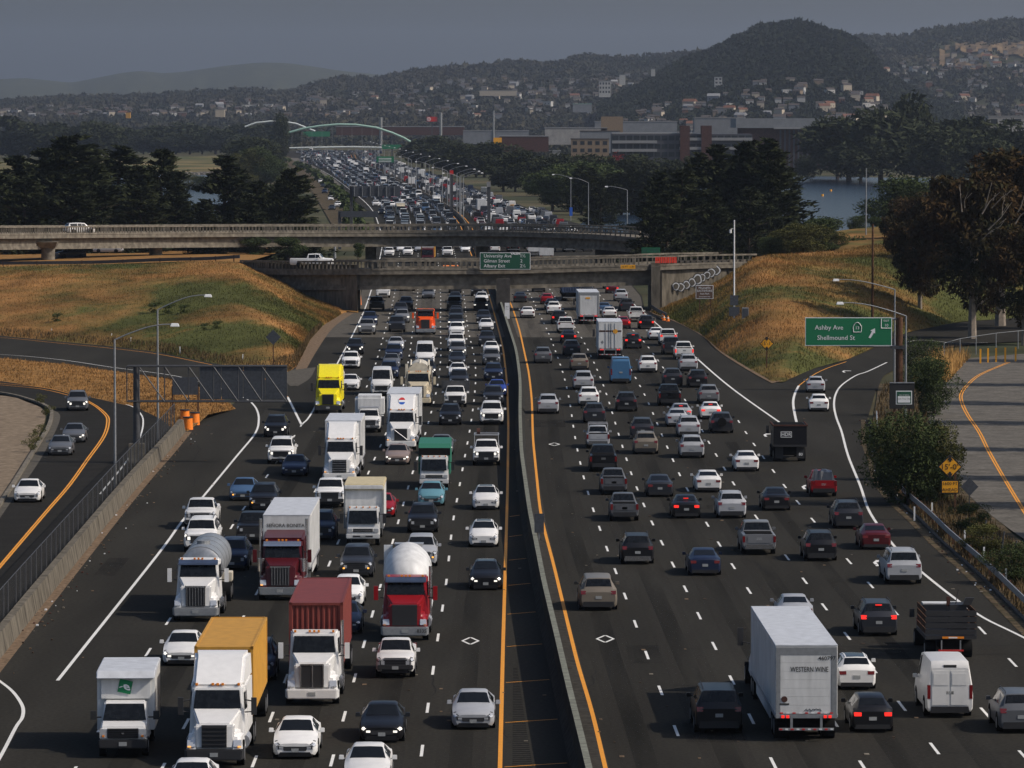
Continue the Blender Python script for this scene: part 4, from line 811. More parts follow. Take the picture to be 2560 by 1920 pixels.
    im=MB(); im.taper((-W*.38,W*.38,y1-.35,y1-.02,st[0][2]-.12),(-W*.33,W*.33,y1-.2,y1+.012,st[0][2]+.06),'trim'); p.part('lower_bumper',im.build('lower_bumper',fix=True),None,None)
    if big and style in('chrome','normal') and pick: p.part('front_bumper',MB().box(-W*.46,W*.46,y1-.2,y1+.09,.42,.64,'chrome' if style=='chrome' else 'trim').build('front_bumper',bevel=.03),None,None)
    p.part('number_plate',MB().box(-.15,.15,y1+.01,y1+(.1 if pick else .03),st[0][2]+.06,st[0][2]+.21,'plate').build('number_plate'),None,None)
    # rear
    tz=st[NS][3]
    for s in (1,-1):
        tl=MB(); mname='tail_lit' if lit==2 else 'tail'
        if pick: tl.box(s*.455*W-.08,s*.455*W+.07,y0-.012,y0+.15,.78,1.14,mname)
        elif kind in('van',): tl.box(s*.45*W-.07,s*.45*W+.07,y0-.012,y0+.15,.85,1.45,mname)
        elif kind in('suv','suv_big','minivan'): tl.taper((s*.40*W-.13,s*.40*W+.12,y0-.01,y0+.22,tz-.02),(s*.40*W-.15,s*.40*W+.13,y0+.02,y0+.24,tz+.17),mname)
        else: tl.taper((s*.36*W-.14,s*.36*W+.16,y0-.012,y0+.14,tz-.08),(s*.36*W-.16,s*.36*W+.16,y0+.0,y0+.14,tz+.08),mname)
        p.part('taillight',tl.build('taillight',fix=True),None,None)
    if lit==2 and not pick: p.part('brake_light',MB().box(-.16,.16,y0+.0+(.28 if tall else .95),y0+.34+(0 if tall else .7),H-.16 if tall else 1.24,H-.11 if tall else 1.28,'tail_lit').build('brake_light'),None,None)
    rb=MB(); rb.taper((-W*.42,W*.42,y0-.01,y0+.3,st[NS][2]-.12),(-W*.40,W*.40,y0-.02,y0+.2,st[NS][2]+(.16 if tall else .06)),'trim' if style!='chrome' else 'chrome'); p.part('rear_bumper',rb.build('rear_bumper',fix=True),None,None)
    p.part('number_plate',MB().box(-.16,.16,y0-.02,y0+.02,tz-.26,tz-.11,'plate').build('number_plate'),None,None)
    for s in (1,-1):
        m_=MB().taper((s*(W/2+.12)-.10,s*(W/2+.12)+.10,y1-L*.335,y1-L*.315,st[5][3]-.0),(s*(W/2+.12)-.10,s*(W/2+.12)+.08,y1-L*.34,y1-L*.32,st[5][3]+.17),'paint' if style!='black_mirror' else 'trim')
        m_.box(min(s*(W/2-.06),s*(W/2+.06)),max(s*(W/2-.06),s*(W/2+.06)),y1-L*.33,y1-L*.32,st[5][3]+.02,st[5][3]+.06,'trim'); p.part('mirror',m_.build('mirror',bevel=.015),None)
    if kind in('suv','suv_big') and style in('rack','normal','chrome'):
        for s in (1,-1): p.part('roof_rail',MB().tube([(s*W*.33,y1-L*.42,H-.03),(s*W*.33,y1-L*.45,H+.05),(s*W*.33,y0+L*.14,H+.05),(s*W*.33,y0+L*.11,H-.03)],.018,'trim',5).build('roof_rail'),None,None)
    if pick: p.part('cargo_bed',MB().box(-W*.4,W*.4,y0+.1,y0+L*.38,st[9][4]-.02,st[9][4]+.012,'undercarriage').build('cargo_bed'),None,None)
    if pick: p.part('tailgate',MB().box(-W*.36,W*.36,y0-.02,y0+.03,.72,1.16,'paint').build('tailgate',bevel=.02))
    if kind=='van' and style=='panel':
        p.part('rear_door',MB().box(-W*.40,-.01,y0-.02,y0+.1,.55,2.1,'paint').build('rear_door',bevel=.03)); p.part('rear_door',MB().box(.01,W*.40,y0-.02,y0+.1,.55,2.1,'paint').build('rear_door',bevel=.03))
        for s in (1,-1): p.part('blank_window',MB().box(s*W*.2-W*.165,s*W*.2+W*.165,y0-.035,y0,1.42,1.98,'paint').build('blank_window',bevel=.03))
        p.part('brake_light',MB().box(-.28,.28,y0+.0,y0+.2,2.2,2.32,'trim').build('brake_light'),None,None)
    if style=='spare': i=p.part('spare_wheel',MB().cyl((0,y0-.12,.95),.36,1,.24,'rubber',16).build('spare_wheel',smooth=50),None,None)
    CARS[key]=p; return p
# --- lorry parts ---
def tractor(style,colm='paint',sleeper=1,F=0.0,lit='amber_lit',roof=None):
    """conventional lorry cab with its front bumper at y=F; returns Proto and the y of its rear"""
    p=Proto(); aero=style in('aero','volvo','cascadia'); 
    hood=MB(); hz=1.72 if aero else 1.85
    hood.taper((-.78,.78,F-2.3,F-.28,.75),( -.80,.80,F-2.3,F-.42,hz-.02),colm); 
    hood.hexa([(-.80,F-2.3,.9),(.80,F-2.3,.9),(.62,F-.3,.9),(-.62,F-.3,.9),(-1.0,F-2.45,2.12),(1.0,F-2.45,2.12),(.66,F-.5,hz+.02),(-.66,F-.5,hz+.02)],colm)
    p.part('hood',hood.build('hood',bevel=.07,smooth=50))
    for s in (1,-1):
        f=MB().hexa([(s*.62,F-2.0,.55),(s*1.2,F-2.0,.55),(s*1.14,F-.22,.55),(s*.62,F-.2,.55),(s*.62,F-2.0,1.45),(s*1.1,F-2.0,1.3),(s*1.02,F-.5,1.28),(s*.62,F-.45,1.4)],colm); p.part('fender',f.build('fender',bevel=.12,smooth=60))
        h=MB().taper((s*.92-.17,s*.92+.17,F-.5,F-.235,.82),(s*.92-.15,s*.92+.17,F-.6,F-.36,1.1),'headlamp'); h.box(s*1.0-.09,s*1.0+.08,F-.3,F-.215,.80,.88,lit); p.part('headlight',h.build('headlight',bevel=.02),None,None)
    bm='chrome' if style in('classic','chrome') else (colm if aero or style=='day' else 'galv')
    if style=='cascadia': bm='trim'
    p.part('front_bumper',MB().hexa([(-1.2,F-.5,.32),(1.2,F-.5,.32),(1.08,F,.32),(-1.08,F,.32),(-1.2,F-.5,.74),(1.2,F-.5,.74),(1.12,F-.02,.74),(-1.12,F-.02,.74)],bm).build('front_bumper',bevel=.04))
    gw=.50 if not style=='mixer' else .62
    g=MB().box(-gw,gw,F-.5,F-.235,.80,hz-.04,'trim')
    if style in('classic','peter'):
        for k in range(7): x=-gw+.06+k*(2*gw-.12)/6; g.box(x-.018,x+.018,F-.24,F-.215,.84,hz-.08,'chrome')
        g.box(-gw-.04,gw+.04,F-.3,F-.225,hz-.08,hz,'chrome')
    elif style=='day':
        for x in (-gw,-.02,gw): g.box(x-.025,x+.025,F-.24,F-.215,.8,hz-.02,'chrome')
        g.box(-gw,gw,F-.24,F-.21,hz-.06,hz+.0,'chrome')
    elif style in('cascadia','aero'):
        for k in range(5): z=.9+k*.17; g.box(-gw,gw,F-.24,F-.20,z,z+.05,'trim' if style=='cascadia' else 'chrome')
    elif style=='volvo': g.box(-gw-.02,gw+.02,F-.24,F-.22,.78,.82,'chrome'); g.tube([(-gw,F-.21,.85),(gw,F-.21,hz-.1)],.02,'chrome',4)
    p.part('grille',g.build('grille'),None,None)
    p.part('number_plate',MB().box(-.16,.16,F-.03,F+.012,.46,.62,'plate').build('number_plate'),None,None)
    cab=MB().hexa([(-1.18,F-4.0,.95),(1.18,F-4.0,.95),(1.14,F-2.3,.95),(-1.14,F-2.3,.95),(-1.1,F-4.0,3.0),(1.1,F-4.0,3.0),(1.0,F-2.85,2.98),(-1.0,F-2.85,2.98)],colm); p.part('cab',cab.build('cab',bevel=.07,smooth=50))
    w=MB().hexa([(-.96,F-2.42,2.12),(.96,F-2.42,2.12),(.96,F-2.39,2.12),(-.96,F-2.39,2.12),(-.88,F-2.80,2.82),(.88,F-2.80,2.82),(.88,F-2.77,2.82),(-.88,F-2.77,2.82)],'glass'); p.part('windscreen',w.build('windscreen'),None,None)
    for s in (1,-1):
        p.part('side_window',MB().hexa([(s*1.145,F-3.6,2.05),(s*1.165,F-3.6,2.05),(s*1.15,F-2.75,2.05),(s*1.13,F-2.75,2.05),(s*1.10,F-3.6,2.72),(s*1.125,F-3.6,2.72),(s*1.10,F-3.0,2.72),(s*1.08,F-3.0,2.72)],'glass').build('side_window'),None,None)
        m_=MB().box(s*1.48-.11,s*1.48+.11,F-2.55,F-2.45,1.85,2.55,'trim' if style in('cascadia','aero','volvo','yellow') else colm); m_.tube([(s*1.1,F-2.6,2.45),(s*1.48,F-2.52,2.4)],.025,'trim',4); m_.tube([(s*1.1,F-2.6,1.95),(s*1.48,F-2.52,1.98)],.025,'trim',4); p.part('mirror',m_.build('mirror'))
    ml=MB()
    zr=3.0 if not (sleeper and aero) else 3.02
    for x in (-.85,-.2,0,.2,.85): ml.box(x-.05,x+.05,F-3.0,F-2.86,zr-.02,zr+.07,'amber' if style!='x' else 'red')
    p.part('marker_light',ml.build('marker_light'),None,None)
    if style in('classic','peter','mixer','orange'): p.part('sun_visor',MB().hexa([(-1.02,F-2.84,2.80),(1.02,F-2.84,2.80),(1.02,F-2.52,2.72),(-1.02,F-2.52,2.72),(-1.02,F-2.84,2.98),(1.02,F-2.84,2.98),(1.02,F-2.56,2.82),(-1.02,F-2.56,2.82)],'chrome' if style=='classic' else ('cont_blue' if style!='orange' else 'trim')).build('sun_visor',bevel=.015),None,None)
    back=F-4.0
    if sleeper:
        back=F-6.6
        if aero: s_=MB().hexa([(-1.22,back,.95),(1.22,back,.95),(1.2,F-3.7,.95),(-1.2,F-3.7,.95),(-1.2,back,3.1),(1.2,back,3.1),(1.12,F-3.5,3.0),(-1.12,F-3.5,3.0)],colm); s_2=MB().hexa([(-1.2,back,3.0),(1.2,back,3.0),(1.02,F-2.85,2.97),(-1.02,F-2.85,2.97),(-1.16,back,4.05),(1.16,back,4.05),(1.02,F-4.9,4.0),(-1.02,F-4.9,4.0)],colm); p.part('sleeper',s_.build('sleeper',bevel=.08,smooth=50)); p.part('roof_fairing',s_2.build('roof_fairing',bevel=.12,smooth=60))
        else: s_=MB().hexa([(-1.2,back,.95),(1.2,back,.95),(1.2,F-3.9,.95),(-1.2,F-3.9,.95),(-1.15,back,3.3),(1.15,back,3.3),(1.1,F-3.4,3.1),(-1.1,F-3.4,3.1)],colm); p.part('sleeper',s_.build('sleeper',bevel=.1,smooth=50))
    if style in('classic',):
        for s in (1,-1): p.part('exhaust_stack',MB().tube([(s*1.25,F-4.1,.9),(s*1.25,F-4.1,4.1)],.085,'chrome',8).build('exhaust_stack',smooth=50),None,None); 
        for s in (1,-1): p.part('air_cleaner',MB().cyl((s*1.12,F-2.2,1.75),.19,2,.7,'chrome',12).build('air_cleaner',smooth=50),None,None)
    if style in('mixer','day'): p.part('exhaust_stack',MB().tube([(-1.2,F-4.15,.9),(-1.2,F-4.15,3.4)],.08,'chrome',8).build('exhaust_stack',smooth=50),None,None)
    for s in (1,-1): p.part('fuel_tank',MB().cyl((s*1.0,F-3.6,.72),.30,1,1.5,'chrome' if style in('classic','day','peter') else 'alu',12).build('fuel_tank',smooth=50),None,None)
    p.part('chassis',MB().box(-.45,.45,back-2.6 if sleeper else back-3,F-.4,.55,.95,'undercarriage').build('chassis'),None,None)
    wm,rm=wheel_mesh(.51,.30); wd,rd=wheel_mesh(.51,.56)
    for s in (1,-1):
        i=p.part('wheel',wm,None,None,(s*1.02,F-1.15,.51)); p.part('rim',rm,i,None)
        for yy in (back-.7,back-2.0): i=p.part('wheel',wd,None,None,(s*.95,yy,.51)); p.part('rim',rd,i,None)
    return p,back
def van_body(p,y1,L,h=4.05,z0=1.15,m='box_white',roof='box_roof',W=2.59,ribs=True,name='trailer_body',front_text=None,rear=True):
    """dry van box with its front face at y1"""
    y0=y1-L; p.part(name,MB().box(-W/2,W/2,y0,y1,z0,h-.05,m).build(name,bevel=.03),None,None)
    p.part('roof',MB().box(-W/2-.01,W/2+.01,y0-.01,y1+.01,h-.06,h,roof).build('roof',bevel=.015),None,None)
    if ribs:
        b=MB(); k=y0+.4
        while k<y1-.2:
            for s in (1,-1): b.box(min(s*W/2,s*(W/2+.02)),max(s*W/2,s*(W/2+.02)),k-.03,k+.03,z0+.1,h-.15,m)
            k+=.61
        i=p.part('side_post',b.build('side_post'),None,None)
    p.part('bottom_rail',MB().box(-W/2-.02,W/2+.02,y0-.01,y1+.01,z0-.12,z0,'alu').build('bottom_rail'),None,None)
    wd,rd=wheel_mesh(.51,.56)
    for s in (1,-1):
        for yy in (y0+1.3,y0+2.55): i=p.part('wheel',wd,None,None,(s*.98,yy,.51)); p.part('rim',rd,i,None)
    p.part('bogie',MB().box(-.8,.8,y0+.4,y0+3.5,.5,1.05,'undercarriage').build('bogie'),None,None)
    p.part('skirt',MB().box(-W/2+.02,-W/2+.06,y0+3.6,y1-3.5,.55,z0-.1,'box_white').build('skirt'),None,None); p.part('skirt',MB().box(W/2-.06,W/2-.02,y0+3.6,y1-3.5,.55,z0-.1,'box_white').build('skirt'),None,None)
    return y0
def rear_door(p,y0,W=2.59,h=4.05,z0=1.15,style='roll'):
    if style=='roll':
        f=MB(); f.box(-W/2+.03,-W/2+.2,y0-.03,y0,z0,h-.1,'galv'); f.box(W/2-.26,W/2-.03,y0-.03,y0,z0,h-.1,'galv'); f.box(-W/2+.2,W/2-.26,y0-.03,y0,h-.42,h-.1,'galv'); p.part('door_frame',f.build('door_frame'),None,None)
        for k in range(7): z=z0+.03+k*.355; p.part('door_panel',MB().box(-W/2+.21,W/2-.27,y0-.02,y0,z,z+.348,'box_white').build('door_panel'),None,None)
    else:
        for s in (1,-1):
            p.part('door',MB().box(min(s*.02,s*(W/2-.08)),max(s*.02,s*(W/2-.08)),y0-.03,y0,z0+.04,h-.14,'box_white').build('door',bevel=.01),None,None)
            for x in (.12,.5): p.part('lock_rod',MB().tube([(s*x,y0-.05,z0+.05),(s*x,y0-.05,h-.2)],.02,'galv',5).build('lock_rod'),None,None)
    b=MB()
    for s in (1,-1): b.box(s*.62-.05,s*.62+.05,y0-.06,y0+.02,.5,z0-.05,'galv')
    b.box(-1.15,1.15,y0-.08,y0-.0,.48,.58,'galv'); b.box(-W/2+.02,W/2-.02,y0-.05,y0,z0-.16,z0,'galv'); p.part('underride_guard',b.build('underride_guard'),None,None)
    l=MB()
    for s in (1,-1):
        for x in (.78,.98): l.box(s*x-.06,s*x+.06,y0-.08,y0-.04,z0-.15,z0-.04,'tail_lit')
    p.part('tail_light',l.build('tail_light'),None,None)
    r=MB()
    for k in range(10): r.box(-1.12+k*.235,-1.0+k*.235,y0-.095,y0-.078,.5,.56,'red' if k%2==0 else 'sign_white')
    for k in range(9): r.box(-1.1+k*.26,-.97+k*.26,y0-.04,y0-.03,z0+.03,z0+.08,'red' if k%2==0 else 'sign_white')
    p.part('reflective_tape',r.build('reflective_tape'),None,None)
def container(p,y1,L,m,h=4.1,z0=1.25,W=2.44,text_=None):
    y0=y1-L; mb=MB(); zt=h-.12; N=int(L/.28)
    prof=[]
    for k in range(N): y=y1-.12-(L-.24)*k/N; d=(L-.24)/N; prof+=[(y,0),(y-d*.3,0),(y-d*.5,.045),(y-d*.8,.045)]
    for s in (1,-1):
        vs=[]
        for y,o in prof: vs+=[(s*(W/2-.02-o),y,z0+.15),(s*(W/2-.02-o),y,zt)]
        mb.add(vs,[(2*i,2*i+1,2*i+3,2*i+2) for i in range(len(prof)-1)],m)
    for yy,dr in ((y1,-1),(y0,1)):
        pr=[]; K=9
        for k in range(K): x=-W/2+.14+(W-.28)*k/K; d=(W-.28)/K; pr+=[(x,0),(x+d*.3,0),(x+d*.5,.05),(x+d*.8,.05)]
        pr.append((W/2-.14,0)); vs=[]
        for x,o in pr: vs+=[(x,yy+dr*(.04+o),z0+.15),(x,yy+dr*(.04+o),zt)]
        mb.add(vs,[(2*i,2*i+1,2*i+3,2*i+2) for i in range(len(pr)-1)],m)
    p.part('container_wall',mb.build('container_wall'),None,None)
    f=MB()
    for s in (1,-1):
        f.box(s*(W/2-.05)-.05,s*(W/2-.05)+.05,y0,y1,zt,h,m); f.box(s*(W/2-.05)-.05,s*(W/2-.05)+.05,y0,y1,z0,z0+.15,m)
        for yy in (y1-.09,y0+.09): f.box(s*(W/2-.07)-.07,s*(W/2-.07)+.07,yy-.09,yy+.09,z0,h,m)
    for yy in (y1-.06,y0+.06): f.box(-W/2,W/2,yy-.06,yy+.06,zt,h-.005,m); f.box(-W/2,W/2,yy-.06,yy+.06,z0,z0+.15,m)
    p.part('container_frame',f.build('container_frame'),None,None)
    p.part('container_roof',MB().box(-W/2+.1,W/2-.1,y0+.1,y1-.1,h-.08,h-.03,m).build('container_roof'),None,None)
    p.part('trailer_chassis',MB().box(-.5,.5,y0,y1,.95,z0,'cont_red' if m=='cont_yellow' else 'undercarriage').build('trailer_chassis'),None,None)
    p.part('bogie',MB().box(-1.0,1.0,y0+.3,y0+3.4,.5,1.0,'undercarriage').build('bogie'),None,None)
    wd,rd=wheel_mesh(.51,.56)
    for s in (1,-1):
        for yy in (y0+1.0,y0+2.25): i=p.part('wheel',wd,None,None,(s*.98,yy,.51)); p.part('rim',rd,i,None)
def ftext(p,s,sz,x,y,z,m,name='lettering',rear=False,sx=1.0,rot=0):
    mx=face_mx((x,y,z),(1,0,0) if rear else (-1,0,0),UP); p.part(name,MB().mesh(text(s,sz,.01*sz,sx),mx,m).build(name),None,None)
def lorry_far(colm,boxm,h=3.9,L=9,rearcab=False,W=2.5,roof='box_roof'):
    p=Proto(); y1=L/2
    p.part('cargo_box',MB().box(-W/2,W/2,-y1,y1-2.4,1.0,h,boxm).build('cargo_box',bevel=.03),None,None)
    p.part('roof',MB().box(-W/2-.01,W/2+.01,-y1-.01,y1-2.39,h-.02,h+.03,roof).build('roof'),None,None)
    p.part('cab',MB().hexa([(-1.1,y1-2.4,.5),(1.1,y1-2.4,.5),(1.1,y1,.5),(-1.1,y1,.5),(-1.05,y1-2.4,2.7),(1.05,y1-2.4,2.7),(1.0,y1-.6,2.6),(-1.0,y1-.6,2.6)],colm).build('cab',bevel=.08,smooth=50))
    p.part('windscreen',MB().hexa([(-.95,y1-.28,1.55),(.95,y1-.28,1.55),(.95,y1-.22,1.55),(-.95,y1-.22,1.55),(-.9,y1-.52,2.4),(.9,y1-.52,2.4),(.9,y1-.46,2.4),(-.9,y1-.46,2.4)],'glass').build('windscreen'),None,None)
    p.part('grille',MB().box(-.7,.7,y1-.05,y1+.02,.75,1.15,'trim').build('grille'),None,None)
    hl=MB(); [hl.box(s*.88-.12,s*.88+.12,y1-.05,y1+.02,.8,1.0,'headlamp') for s in (1,-1)]; p.part('headlights',hl.build('headlights'),None,None)
    tl=MB(); [tl.box(s*1.0-.12,s*1.0+.12,-y1-.03,-y1+.02,.85,1.0,'tail') for s in (1,-1)]; p.part('tail_lights',tl.build('tail_lights'),None,None)
    p.part('underride_guard',MB().box(-1.1,1.1,-y1-.03,-y1+.03,.5,.62,'galv').build('underride_guard'),None,None)
    wm,_=wheel_mesh(.48,.5,1)
    for s in (1,-1):
        for yy in (y1-1.2,-y1+1.6): p.part('wheel',wm,None,None,(s*.92,yy,.48))
    return p,L
# colours of the paintwork
C={'W':(.74,.73,.71),'w':(.62,.62,.61),'S':(.36,.37,.39),'G':(.10,.105,.115),'g':(.18,.185,.195),'D':(.022,.024,.03),'K':(.008,.008,.010),'N':(.012,.02,.05),'B':(.02,.05,.28),'b':(.05,.10,.19),'R':(.27,.006,.010),'r':(.075,.004,.007),'T':(.17,.145,.115),'t':(.26,.20,.175),'U':(.11,.25,.30),'Y':(.85,.72,.01),'O':(.85,.10,.01),'C':(.60,.52,.38),'H':(.06,.16,.30),'y':(.75,.38,.03)}
CN={'W':'white','w':'white','S':'silver','G':'dark grey','g':'grey','D':'dark','K':'black','N':'navy blue','B':'bright blue','b':'blue grey','R':'red','r':'dark red','T':'tan','t':'bronze','U':'teal','Y':'yellow','O':'orange','C':'cream','H':'blue','y':'yellow'}
KN={'sedan':'sedan','hatch':'hatchback','suv':'SUV','suv_big':'large SUV','minivan':'minivan','pickup':'pickup truck','pickup_small':'small pickup truck','van':'tall van'}
TA,TB,TC,TD,TE,TF,TG=((0,1275,2.572),(850,1275,2.572),(1700,1275,2.572),(850,640,2.572),(0,640,2.572),(1700,640,2.572),(900,580,5.027)); TH=(1040,380,5.027); TI=(640,270,5.027)
V=[] # tile, side(S faces camera,N seen from behind), kind, x, y, colour, style, lit, glassroof
def v(t,side,*rows):
    for r in rows:
        r=list(r)+[None]*6; V.append(dict(x=t[0]+r[1]/t[2],y=t[1]+r[2]/t[2],side=side,kind=r[0],col=r[3],style=r[4] or 'normal',lit=r[5] or 0,gr=r[6] or 0))
v(TA,'S',('sedan',1897,1605,'W'),('sedan',1215,1900,'W'),('sedan',1165,1005,'W','normal',1),('suv',1640,1105,'N'),('suv_big',1287,272,'W','chrome',1),('pickup',1285,128,'W','normal'),('suv',1490,392,'N','normal',0),('pickup',1622,222,'K'),('suv',2058,200,'N'))
v(TB,'S',('suv',530,150,'K'),('suv',520,368,'S','amber'),('suv',103,440,'D','amber'),('hatch',923,242,'W','normal',0,1),('hatch',937,518,'K','normal',1,1),('hatch',45,625,'W'),('sedan',20,800,'N'),('pickup_small',355,1085,'W'),('sedan',268,1500,'K','normal',1),('sedan',856,1415,'S'),('sedan',172,1790,'W'),('sedan',262,50,'R'))
v(TB,'N',('minivan',1663,650,'T'),('suv',1915,352,'K','chrome'),('pickup_small',1830,76,'G'))
v(TC,'N',('sedan',162,425,'N'),('pickup',510,292,'g','chrome'),('suv',908,332,'K'),('suv',1085,122,'D','rack',0),('sedan',1262,258,'r'),('suv_big',1442,482,'S'),('sedan',748,745,'S'),('suv',1280,815,'D','normal',2),('hatch',1137,1160,'W','dark_roof'),('suv_big',252,1445,'K'),('hatch',1240,1435,'K','normal',2),('van',1735,1340,'W','panel'),('suv',2195,1440,'G'))
v(TD,'S',('hatch',585,1610,'U'),('hatch',937,1635,'W','normal',0,1),('sedan',367,1345,'t','normal',1),('sedan',650,1280,'G','normal',1),('pickup',940,1350,'W','normal',1),('suv_big',975,1088,'W','normal',1),('suv',708,1090,'K'),('pickup',740,975,'W'),('suv',985,962,'D'),('hatch',1010,905,'B','normal',1),('suv',987,805,'N'),('suv',974,705,'G'),('hatch',973,642,'W'),('suv',946,582,'D'),('sedan',940,482,'W'),('suv',925,438,'D'),('suv',905,352,'D','normal',1),('sedan',912,300,'W'),('suv',885,258,'K'),
 ('van',265,900,'W'),('suv',315,792,'N'),('sedan',330,722,'G'),('suv',345,672,'N'),('sedan',358,608,'S','normal',1),('van',545,715,'W'),('suv',556,785,'K','normal',1),('sedan',560,660,'W'),('sedan',757,785,'W'),('suv',765,850,'D'),('sedan',752,708,'D'),('suv',757,655,'G','normal',1),('pickup',748,612,'W'),('suv',750,520,'W','rack'),('suv_big',747,475,'D','normal',1),('suv',746,425,'D'),('sedan',748,392,'D'),('suv_big',735,352,'D'),('sedan',742,300,'D'),('suv',740,238,'D'),('sedan',568,275,'G'),('suv',572,248,'W'),('sedan',570,212,'D'),('suv_big',572,182,'W'),('suv',292,175,'D','normal',1),('sedan',278,212,'D'),('pickup',276,270,'W'),('pickup',235,352,'D'),('suv',424,345,'D'),('suv',390,385,'D'),('suv',398,432,'g','normal',1),('suv_big',365,490,'D'),('pickup',172,508,'g','chrome',1),('suv',190,448,'N','normal',1),('suv',95,635,'K','normal',1),('suv',68,725,'W'),('sedan',62,865,'W'))
v(TD,'N',('suv',1124,200,'W'),('sedan',1160,300,'D'),('sedan',1207,400,'W'),('suv',1250,165,'D'),('suv',1278,232,'K','spare'),('hatch',1332,312,'R'),('sedan',1362,345,'D'),('suv',1376,377,'W'),('suv',1410,440,'K','normal',2),('pickup',1453,497,'W'),('sedan',1471,560,'K','normal',2),('suv',1490,642,'D'),('suv',1306,692,'G'),('suv',1540,737,'T'),('minivan',1566,862,'S'),('suv',1600,967,'W'),('suv',1338,1017,'S'),('suv',1637,1077,'D'),('pickup_small',1660,1240,'S','chrome'),('pickup',1694,1390,'K'),('pickup_small',1762,1538,'G'),('suv',1968,1277,'T'),('suv',1946,1180,'D'),('sedan',2058,1552,'D','normal',0),('suv',1843,1002,'K'),('pickup',2122,967,'K'),('sedan',2170,1100,'S'),('van',1806,822,'H'),('suv',1981,752,'W'),('suv',1886,597,'K','normal',2),('sedan',1400,205,'D'),('sedan',1582,205,'R'),('suv',1553,148,'W'),('suv',1662,162,'W'),('suv',1736,212,'S'),('sedan',1752,242,'r','normal',2),('suv',1808,292,'S'),('suv',1846,357,'D'),('sedan',1702,372,'b'),('sedan',1735,402,'W'),('pickup',1910,425,'W'),('suv',1972,472,'K','normal',2),('sedan',1822,468,'R','normal',2),('sedan',2036,542,'W'),('pickup',2113,580,'W','chrome',2),('pickup',2136,637,'D'),('suv',1590,255,'D'))
v(TE,'S',('suv',498,998,'G','normal',1),('sedan',472,1202,'G','normal',1),('sedan',384,1285,'G'),('sedan',174,1587,'W'),('suv',1770,1167,'K','normal',1),('suv_big',1805,1340,'W','normal',1),('sedan',1890,1418,'N'),('sedan',1560,1577,'b','amber'),('suv',1690,1642,'K','amber'),('pickup',2120,1622,'W'))
v(TF,'N',('sedan',430,1388,'W'),('sedan',184,1522,'W'),('suv',334,1690,'S','rack'),('sedan',622,1640,'K'),('pickup_small',925,1552,'R','normal',0),('hatch',873,880,'S'),('hatch',893,1002,'W'),('suv',116,848,'K'),('suv',187,952,'g'),('sedan',199,1052,'W','normal',2),('suv',270,1142,'D','spare'),('suv',78,1302,'S'),('suv',58,1168,'S'),('sedan',8,1062,'S','normal',2),('pickup',28,668,'W','chrome',2),('suv',56,742,'S'),('suv',-45,838,'D'),('sedan',42,1690,'K','normal',2))
v(TG,'S',('sedan',380,212,'W'),('suv',362,245,'D'),('suv',362,310,'W'),('sedan',388,130,'D'),('suv',604,170,'G'),('suv',606,235,'K'),('suv',600,300,'W','amber'),('sedan',850,145,'N'),('sedan',870,160,'S'),('sedan',1070,170,'r'),('sedan',1075,235,'D','normal',1),('suv_big',1098,310,'W'),('sedan',1325,258,'W'),('suv',1330,165,'D'),('sedan',700,90,'D'))
v(TH,'N',('sedan',655,665,'G') if 0 else ('suv',925,870,'W'),('minivan',925,815,'S'),('sedan',970,860,'W'),('suv',1140,895,'W'),('sedan',1225,830,'K'),('suv',1235,800,'D'),('sedan',1345,800,'S'),('pickup',1170,705,'W'),('sedan',1215,725,'y'),('suv',1085,765,'K'),('sedan',1045,665,'S'),('sedan',1005,710,'D','normal',2),('sedan',985,625,'R'),('suv',890,665,'W'),('sedan',880,590,'S'),('sedan',513,705,'S'),('suv',615,690,'N'),('sedan',970,795,'W'),('sedan',1555,880,'W'),('sedan',1640,880,'D'),('sedan',545,610,'W'),('sedan',415,445,'W'),('suv',255,380,'W'),('sedan',330,365,'W'),('sedan',120,440,'W'),('suv',270,450,'S'))
v(TI,'S',('pickup',2030,1345,'W','normal',1),('suv_big',1505,1240,'W'),('suv',1575,1345,'D','normal',1),('suv',2060,1240,'W'),('sedan',2170,1335,'N','normal',1),('sedan',1655,1400,'N'),('suv',1640,1205,'G'),('suv',1710,1250,'W'),('van',2045,1130,'W'),('sedan',1770,970,'W'),('suv',1925,1050,'W'),('suv',1860,1015,'W'),('sedan',1850,1005,'D'),('suv',1925,1160,'W'),('sedan',1860,1280,'r','normal',2),('sedan',1600,1140,'R'))
# lorries
def put(p,name,label,cat,x,y,side,L,c,far=False,group=None):
    b=P(x,y); 
    h=heading(b,side); off=-L/2 if side=='S' else L/2
    ctr=b+h*off; rz=math.atan2(-h.x,h.y); t=p.place(name,label,cat,(ctr.x,ctr.y,0),rz,c,group); return t
def curve_at(b,side,raw=None):
    pass
SIDE_CURVES={'S':['SY','SA','SB','SC','SD','SE'],'N':['NY','N1','N2','N3','N4','N5']}
def heading(b,side):
    x,y=proj(b); 
    if side=='S' and (y>830 and x<330): # frontage road
        pts=[(262,1038),(262,1080),(225,1140),(170,1215),(115,1280)]; fr=[P(a,c) for a,c in pts]
        i=min(range(len(fr)-1),key=lambda k:abs(fr[k].y-b.y)); h=(fr[i+1]-fr[i])
        if y<1020: h=Vector((.02,-1,0))
        h.z=0; return h.normalized()
    best=None
    for k in SIDE_CURVES[side]:
        c=CR[k]
        if c[0].y-10<b.y<c[-1].y+10:
            dx=abs(cx(c,b.y)-b.x)
            if best is None or dx<best[0]: best=(dx,k)
    c=CR[best[1]] if best and b.y<760 else FM
    h=cdir(c,b.y)
    if side=='N' and x>2000 and y<1060: h=Vector((.05,1,0)).normalized()
    return -h if side=='S' else h
def bx(t,x,y): return (t[0]+x/t[2],t[1]+y/t[2])
